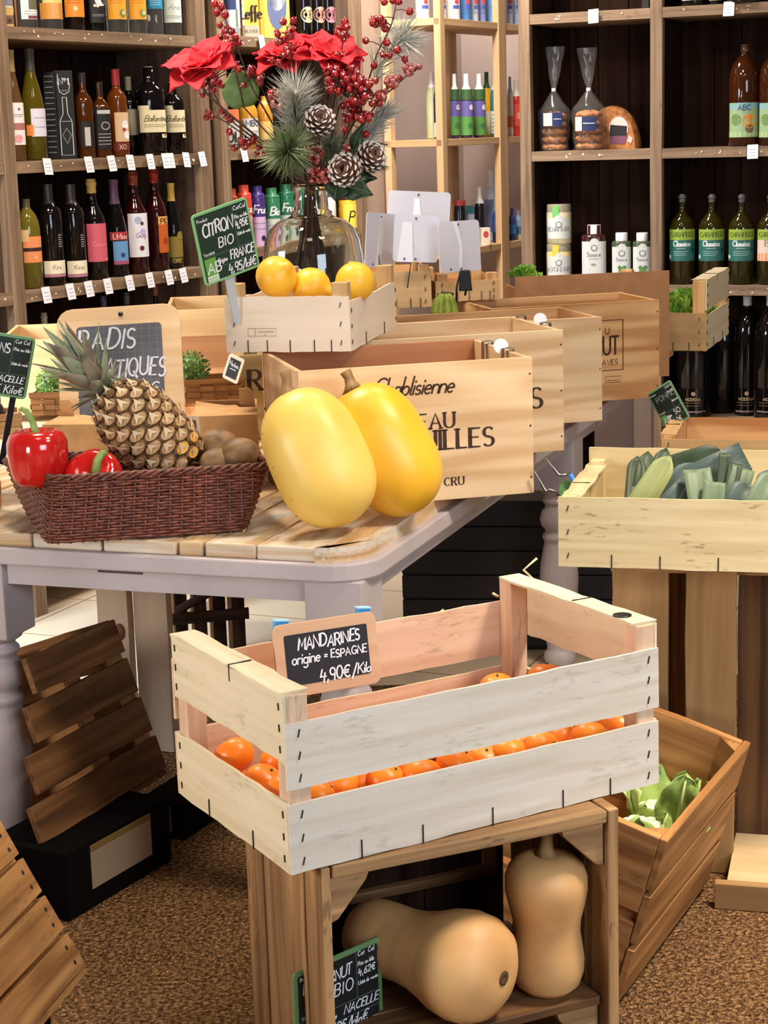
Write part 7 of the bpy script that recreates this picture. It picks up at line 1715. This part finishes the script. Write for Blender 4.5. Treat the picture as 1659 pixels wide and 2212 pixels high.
B('juice_bottle', 'second golden juice bottle half hidden by the left twigs', 'bottle', UL, 556, 592, 208, zb2, 'carafe', gl((206, 142, 50), .2), ((212, 160, 70), 225), [(262, 302, (214, 176, 100), 66, [], 10)], face=FA)
FRU = [(496, 518, 408, (206, 84, 50), (226, 170, 160), 'Fruc', 'drink bottle with an orange red cap at the left end of the lower drinks shelf'), (514, 548, 400, (206, 70, 48), (226, 150, 140), 'Fruc', 'taller orange red capped drink bottle beside the citron slate'), (543, 576, 402, (70, 48, 120), (206, 176, 214), 'Fruc', 'purple drink bottle with white lettering above the citron slate'), (572, 608, 406, (52, 122, 84), (196, 202, 196), 'Bio', 'green capped silver drink bottle, left of the green pair'), (602, 640, 398, (40, 112, 78), (190, 200, 194), 'Fruc', 'green capped silver drink bottle, right of the green pair')]
for (a, b, yt, c, c2, s, lb) in FRU:
    B('drink_bottle', lb, 'bottle', UL, a, b, yt, zb3, 'can', M_(c, .25, coat=.3), (c, yt+20), [(yt+32, yt+66, c, 78, [(s, yt+58, 17, WH, {'w': .17, 'slant': .25, 'spacing': .1})], 8), (yt+66, 540, c2, 78, [('lines', yt+80, yt+92, 2, (120, 120, 150)), ('disc', .2, yt+112, 6, tuple(int(x*.7) for x in c))], 8)], face=FA)
B('soda_can', 'red soda bottle with white script lettering left of the vase neck', 'bottle', UL, 620, 662, 420, zb3, 'broad', M_((120, 20, 20), .2), None, [(428, 500, (196, 36, 40), 76, [('Coca', 470, 26, WH, {'slant': .35, 'w': .12, 'spacing': .08})], 8)], face=FA)
B('drink_bottle', 'white and black drink bottle behind the vase neck', 'bottle', UL, 700, 728, 410, zb3, 'broad', M_((216, 214, 210), .3), ((40, 38, 40), .85), [], face=FA)
B('mustard_jar', 'yellow jar with a black P on its label right of the vase', 'jar', UL, 732, 772, 432, zb3, 'jar', gl((226, 176, 50), .1), None, [(440, 492, (244, 214, 84), 60, [('P', 478, 22, (50, 40, 20), {'w': .12, 'slant': .2})], 12)], face=FA)
# --- pine shelf
zp1, zp2, zp3 = zP; U = UP_; F2 = 14
for i, (a, b, c, lb) in enumerate(((898, 928, WH, 'white plastic bottle first from the left on the top pine shelf'), (936, 966, WH, 'white plastic bottle behind the corner post of the top pine shelf'), (966, 994, WH, 'white plastic bottle with a red mark right of the pine corner post'), (992, 1018, (70, 120, 180), 'blue bottle with a red and white mark on the top pine shelf'), (1016, 1034, (170, 180, 206), 'pale blue bottle in the middle of the top pine shelf'), (1032, 1050, (120, 130, 180), 'small blue and brown bottle on the top pine shelf'), (1048, 1076, (90, 140, 200), 'light blue bottle near the right post of the top pine shelf'), (1090, 1108, (190, 200, 226), 'white and lilac bottle right of the right pine post'), (1106, 1126, (150, 180, 220), 'pale blue bottle at the far right of the top pine shelf'))):
    dyy = .1 if i < 2 else .05
    B('cleaner_bottle', lb, 'bottle', U, a, b, -70, zp1, 'can', M_(c, .3), None, [(-10, 30, tuple(int(x*.82) for x in c), 50, [('disc', .1, 5, 5, (176, 60, 70)), ('band', 12, 20, (70, 80, 150), -.6, .6)], 10)], dy=dyy, face=F2)
def spray(label, a, b, yt, z, c, cap, labs, dy=.05, kind='pump'):
    B('cleaner_bottle', label, 'bottle', U, a, b, yt, z, kind, M_(c, .25, coat=.2), (cap, yt+34), labs, dy=dy, face=F2)
spray('tall pale green bottle with a white cap seen through the side of the pine shelf', 922, 948, 155, zp2, (178, 184, 140), WH, [], .16)
spray('dark blue and white bottle left of the pine corner post', 938, 962, 160, zp2, (52, 44, 92), CRE, [(265, 296, (200, 200, 210), 88, [], 0)], .10)
for (a, b, lb, dyy) in ((974, 994, 'purple and green spray bottle half hidden by the pine corner post', .07), (995, 1023, 'purple and green spray bottle, left of the bright pair on the pine shelf', .04), (1023, 1050, 'purple and green spray bottle, right of the bright pair on the pine shelf', .05)):
    spray(lb, a, b, 160, zp2, (44, 36, 60), WH, [(193, 216, (56, 90, 48), 80, [], 0), (218, 252, (98, 88, 150), 80, [('disc', .4, 232, 6, (206, 196, 210))], 0), (252, 292, (84, 140, 66), 80, [('disc', .2, 272, 6, (60, 110, 60))], 0)], dyy)
spray('yellow spray bottle with a green nozzle on the middle pine shelf', 1042, 1064, 156, zp2, (232, 184, 44), (34, 90, 62), [(240, 290, (226, 214, 170), 80, [], 0)], .10)
spray('teal bottle with a white nozzle beside the right pine post', 1060, 1082, 160, zp2, (52, 110, 126), (206, 214, 220), [(240, 288, (196, 206, 206), 80, [('lines', 248, 282, 5, (70, 90, 100))], 0)], .05)
spray('white bottle with a pale blue top just right of the right pine post', 1096, 1110, 166, zp2, (214, 200, 200), (170, 190, 226), [(250, 275, (206, 110, 90), 80, [], 0)], .05)
spray('red bottle at the right end of the middle pine shelf', 1104, 1128, 174, zp2, (188, 52, 40), (206, 200, 180), [(225, 272, (206, 70, 54), 70, [('disc', .2, 250, 7, (226, 140, 120))], 0)], .04)
B('cleaner_jar', 'dark jar with a red lid on the lower pine shelf', 'jar', U, 982, 1008, 433, zp3, 'jar', M_((26, 20, 24), .2), ((150, 50, 50), 444), [], face=F2)
carton('cleaner_box', 'small teal box beside the dark jar on the lower pine shelf', 'box', U, 1007, 1027, 445, zp3, .05, (60, 120, 130), [('rect', -.5, .9, 462, 500, (190, 180, 200))], .08, F2)
spray('black soap bottle with a white pump on the lower pine shelf', 1026, 1049, 405, zp3, (30, 26, 34), (226, 226, 230), [], .07)
spray('tall white bottle with a blue patch on its side on the lower pine shelf', 1046, 1080, 368, zp3, (206, 214, 228), (226, 230, 236), [(430, 500, (120, 140, 190), 40, [], -40)], .10)  # side patch is the bottle's own blue, drawn as a label
spray('navy bottle beside the right post on the lower pine shelf', 1064, 1092, 438, zp3, (34, 52, 92), (50, 70, 130), [(470, 500, (60, 90, 150), 70, [], 0)], .03)
carton('snack_box', 'small white and red box at the front of the lower pine shelf', 'box', U, 1040, 1060, 492, zp3, .04, (226, 214, 190), [('disc', 0, 506, 6, 7, (196, 70, 70))], .012, F2)
spray('blue bottle right of the right post on the lower pine shelf', 1098, 1116, 450, zp3, (40, 70, 130), (70, 80, 140), [(475, 505, (60, 130, 190), 70, [], 0)], .04)
spray('white bottle at the right end of the lower pine shelf', 1112, 1128, 455, zp3, (206, 200, 190), (140, 170, 210), [(480, 505, (90, 120, 170), 60, [], 0)], .04)
# --- right shelving
zr1, zr2, zr3, zr4 = zR
BREAD = fruit('bread crust', (140, 78, 34), (196, 130, 70), 45, rough=.7, bump=.4, bscale=60, sss=0); CELLO = M_((150, 146, 140), .08, spec=1.0, alpha=.13)
def bread_bag(label, px0, px1, ytop, ytie, ybag, seed, lean):
    P, r, h, sc = place(UR, px0, px1, ytop, zr2, .10); t = thing('bread_bag', label, 'bread', P, AR); rnd = random.Random(seed)
    zt_, zb_ = ysolve(P, ytie), ysolve(P, ybag); rx, ry = r*.92, r*.75; mb = MB(); n = 5
    for k in range(n):
        z = zb_*.92*(k+.5)/n
        mb.grid(lambda u, v, z=z: Vector((rx*.9*math.cos(2*PI*u)*(math.sin(PI*min(max(v, .02), .98))**.45), ry*.9*math.sin(2*PI*u)*(math.sin(PI*min(max(v, .02), .98))**.45), z+zb_*.105*(2*v-1)+.003*math.sin(7*u*2*PI+k))), 18, 6, BREAD, True)
    mb.build('bread_slices', t)
    mb = MB()
    def fn(u, v):
        a = 2*PI*u; z = h*v
        if z < zb_: k = 1-.06*math.cos(z/zb_*PI)
        elif z < zt_: s = (z-zb_)/(zt_-zb_); k = 1-(.90*s**.8)
        else: s = (z-zt_)/(h-zt_); k = .10+.55*s**.7
        k *= 1+.06*math.sin(6*a+z*90+seed); f = (1 if z < zt_ else .35)
        x = rx*1.05*k*math.cos(a)+(lean*max(0, z-zt_)); y = ry*1.05*k*math.sin(a)*(1 if z < zt_ else .35)
        return Vector((x, y, .002+z))
    mb.grid(fn, 36, 26, CELLO, True); mb.build('cellophane', t)
    mb = MB(); mb.lathe([(r*.13, -.006), (r*.15, 0), (r*.13, .006)], 10, WHITE, M=Matrix.Translation((0, 0, zt_))); mb.build('tie', t)
    mb = MB(); NAVY = M_((36, 42, 84), .5); y0 = -ry*1.16
    def lf_(x, z): a = -PI/2+x/rx; return Vector((rx*1.10*math.cos(a), ry*1.12*math.sin(a)-.001, z))
    return t, mb, lf_, P, r, sc
t, mb, lf_, P, r, sc = bread_bag('left of the two cellophane bags of sliced bread, tied at the neck', 1163, 1232, 102, 194, 236, 1, .05)
za, zb_ = ysolve(P, 273), ysolve(P, 243)
mb.grid(lambda u, v: lf_(-r*.55+r*1.3*u, za+(zb_-za)*v), 10, 1, M_((34, 42, 92), .5)); mb.grid(lambda u, v: lf_(-r*.42+r*.55*u, za+.002+(zb_-za-.004)*v)+Vector((0, -.0008, 0)), 6, 1, M_(CRE, .5)); scribble(mb, lambda x, z: lf_(x, z)+Vector((0, -.0012, 0)), r*.22, r*.66, (za+zb_)/2, .007, WHITE, .25); mb.build('label', t)
t, mb, lf_, P, r, sc = bread_bag('right of the two cellophane bags of sliced bread, with a navy label', 1236, 1309, 104, 193, 232, 2, -.04)
za, zb_ = ysolve(P, 282), ysolve(P, 252)
mb.grid(lambda u, v: lf_(-r*.62+r*1.25*u, za+(zb_-za)*v), 10, 1, M_((34, 42, 92), .5)); mb.grid(lambda u, v: lf_(-r*.62+r*.45*u, za+(zb_-za)*v)+Vector((0, -.0008, 0)), 6, 1, M_(CRE, .5)); scribble(mb, lambda x, z: lf_(x, z)+Vector((0, -.0012, 0)), -r*.1, r*.55, (za+zb_)/2, .008, WHITE, .25); mb.build('label', t)
# half round loaf
P, r, h, sc = place(UR, 1262, 1386, 228, zr2, .19); t = thing('round_loaf', 'half round brown loaf in clear wrap leaning behind the bread bags', 'bread', P, AR)
mb = MB(); mb.grid(lambda u, v: Vector((r*math.cos(PI*u)*(1-.12*(2*v-1)**2), -.035+.07*v, h*math.sin(PI*u)**.9*(1-.08*(2*v-1)**2))), 28, 6, BREAD)
for s in (-.035, .035): mb.poly([(0, s, 0)]+[(r*.88*math.cos(PI*k/20), s, h*.92*math.sin(PI*k/20)**.9) for k in range(21)], BREAD)
mb.build('crust', t)
mb = MB(); g = lambda x, z: Vector((x, -.0365, z)); mb.poly([g(.30*r+.34*r*math.cos(2*PI*k/20), h*.48+.30*r*math.sin(2*PI*k/20)*1.3) for k in range(20)], M_((214, 206, 196), .6)); g = lambda x, z: Vector((x, -.0372, z))
mb.poly([g(-.02*r, h*.30), g(.58*r, h*.30), g(.60*r, h*.52), (0, -.0372, h*.56)], M_((30, 22, 30), .6)); mb.poly([g(-.02*r, h*.12), g(.52*r, h*.12), g(.58*r, h*.30), g(-.02*r, h*.30)], M_((122, 72, 96), .6)); mb.build('label', t)
mb = MB(); mb.poly([Vector((x, -.0372, z)) for x, z in ((.60*r, h*.18), (.74*r, h*.12), (.80*r, h*.25), (.66*r, h*.31))], M_((222, 190, 190), .6)); mb.build('price_sticker', t)
# dark goods on the upper boards
carton('dark_box', 'dark box at the right end of the upper left compartment', 'box', UR, 1386, 1402, -90, zr1, .1, (24, 20, 22), [], .06, math.degrees(AR))
for (a, b, lc, lb) in ((1470, 1524, (196, 206, 206), 'dark bottle whose pale label foot shows at the top right edge'), (1530, 1560, (150, 130, 90), 'dark bottle with a golden dot at the top right edge'), (1565, 1660, (30, 36, 46), 'dark navy bottle at the top right corner of the photo')):
    B('bottle', lb, 'bottle', UR, a, b, -170, zr1, 'broad', G_DARK, None, [(-40, 2, lc, 55, [], 0)], face=math.degrees(AR)+10)
# juice bottles
def juice(label, a, b):
    B('juice_bottle', label, 'bottle', UR, a, b, 98, zr2, 'carafe', gl((66, 30, 10), .25), ((150, 120, 76), 112, .3), [(222, 296, (150, 176, 130), 70, [('band', 222, 236, (120, 170, 200)), ('ABC', 238, 11, (40, 70, 120), {'w': .16}), ('disc', .25, 262, 15, (222, 140, 50)), ('disc', -.5, 258, 12, (110, 140, 80)), ('disc', .25, 278, 9, (120, 90, 60)), ('band', 284, 296, (170, 196, 140))], 0)], dy=.1, face=math.degrees(AR)+14)
juice('brown juice bottle with a fruit picture label, left of the two on the right shelf', 1574, 1640)
juice('amber juice bottle cut by the right photo edge on the upper right shelf', 1638, 1704)
# jars and sauce bottles
LWH = (216, 218, 214); FR_ = math.degrees(AR)+12
def arch(y0, y1, extra): return (y0, y1, LWH, 60, [('disc', 0, y0+2, 9, LWH), ('disc', 0, y0+14, 7, (130, 136, 130)), ('disc', 0, y0+14, 4.5, LWH)]+extra, 4)
SAUCE = fruit('creamy sauce', (206, 190, 150), (228, 214, 178), 60, rough=.2, coat=.6, sss=0); SAUCE2 = fruit('pale yellow sauce', (222, 196, 120), (236, 216, 150), 60, rough=.2, coat=.6, sss=0)
tj = B('sauce_jar', 'lower glass jar of yellowish sauce stacked under another', 'jar', UR, 1181, 1235, 526, zr3, 'jar', SAUCE2, ((150, 140, 120), 542, .97), [arch(552, 605, [('MAYONNAISE', 584, 9, (120, 126, 130), {'serif': True, 'spacing': .12})]), (528, 552, (236, 196, 70), 16, [], -10)], dy=.09, face=FR_)
Pj = tj.location.copy(); zj = PY(1208, 526, Pj.y).z+.001
tj2 = B('sauce_jar', 'upper glass jar of pale sauce with a green seal, stacked on the lower jar', 'jar', UR, 1181, 1235, 441, zj, 'jar', SAUCE, ((150, 140, 120), 460, .97), [arch(470, 514, [('BEARNAISE', 498, 9, (120, 126, 130), {'serif': True, 'spacing': .12})]), (443, 466, (120, 196, 100), 16, [], -10)], dy=.09, face=FR_)
B('sauce_bottle', 'tallest white capped sauce bottle with dark contents and a large white label', 'bottle', UR, 1257, 1311, 486, zr3, 'sauce', M_((60, 26, 24), .15), (WH, 505, .54), [arch(520, 610, [('Sauce', 552, 9, (120, 120, 120)), ('lines', 558, 560, 1, (150, 150, 150), .4), ('~', 574, 14, (110, 150, 80))])], dy=.09, face=FR_, sq=3)
for (a, b, lb) in ((1322, 1364, 'white capped green sauce bottle, left of the small pair beside the post'), (1367, 1408, 'white capped green sauce bottle, right of the small pair beside the post')):
    B('sauce_bottle', lb, 'bottle', UR, a, b, 503, zr3, 'sauce', M_((70, 84, 60), .15), (WH, 523, .62), [arch(532, 610, [('Sauce', 562, 7, (120, 120, 120)), ('disc', 0, 582, 7, (96, 140, 76)), ('disc', -.2, 576, 4, (96, 140, 76)), ('disc', .25, 576, 4, (96, 140, 76))])], dy=.09, face=FR_, sq=3, group='small green sauce bottles')
# olive oil
for i, (a, b, lb) in enumerate(((1446, 1501, 'olive oil bottle with a green label, leftmost on the right shelf'), (1509, 1564, 'olive oil bottle with a green label, middle one of the three'), (1573, 1628, 'olive oil bottle with a green label, third from the post'))):
    B('oil_bottle', lb, 'bottle', UR, a, b, 420, zr3, 'oil', G_OLIVE, ((96, 94, 96), 436), [(494, 517, (150, 172, 60), 74, [('CARAPELLI', 510, 10, (60, 90, 30), {'w': .15, 'spacing': .06, 'serif': True})], 0), (517, 562, (44, 104, 96), 74, [('Classico', 530, 11, (226, 232, 226), {'w': .19, 'spacing': .08}), ('lines', 535, 536, 1, (200, 210, 206), .3), ('lines', 542, 550, 3, (150, 190, 182), .5), ('disc', -.85, 553, 4.5, (200, 206, 200)), ('disc', .7, 538, 4, (24, 60, 50))], 0)], dy=.07, face=math.degrees(AR)+12, group='olive oil bottles with green labels')
B('oil_bottle', 'oil bottle with a white and orange label cut by the right photo edge', 'bottle', UR, 1635, 1690, 420, zr3, 'oil', G_OLIVE, ((96, 94, 96), 436), [(494, 517, (150, 172, 60), 74, [('CARAPELLI', 510, 10, (60, 90, 30), {'w': .15, 'spacing': .06, 'serif': True})], 0), (517, 562, (222, 200, 186), 74, [('Bio', 530, 13, (120, 110, 100), {'serif': True}), ('band', 545, 562, (226, 150, 100))], 0)], dy=.07, face=math.degrees(AR)+12)
# black vinegar bottles
for (a, b, lb, dyy, yt) in ((1462, 1534, 'black bottle with small gold print, leftmost on the lowest right shelf', .06, 650), (1530, 1590, 'black bottle set back in the shade of the lowest right shelf', .17, 660), (1584, 1640, 'slim black bottle with a silver neck ring on the lowest right shelf', .13, 640), (1628, 1700, 'black bottle cut by the right photo edge on the lowest right shelf', .05, 640)):
    B('vinegar_bottle', lb, 'bottle', UR, a, b, yt, zr4, 'carafe', G_DARK, ((190, 186, 184), .925) if 'ring' in lb or 'cut' in lb else None, [(835, 890, G_DARK, 60, [('disc', 0, 846, 4.5, (170, 140, 110)), ('MODENA', 861, 6, (190, 160, 130), {'w': .17}), ('lines', 866, 872, 2, (120, 96, 60), .7), ('lines', 884, 886, 2, (170, 150, 140), .85)], 0)] if dyy < .14 else [], dy=dyy, face=math.degrees(AR)+12)
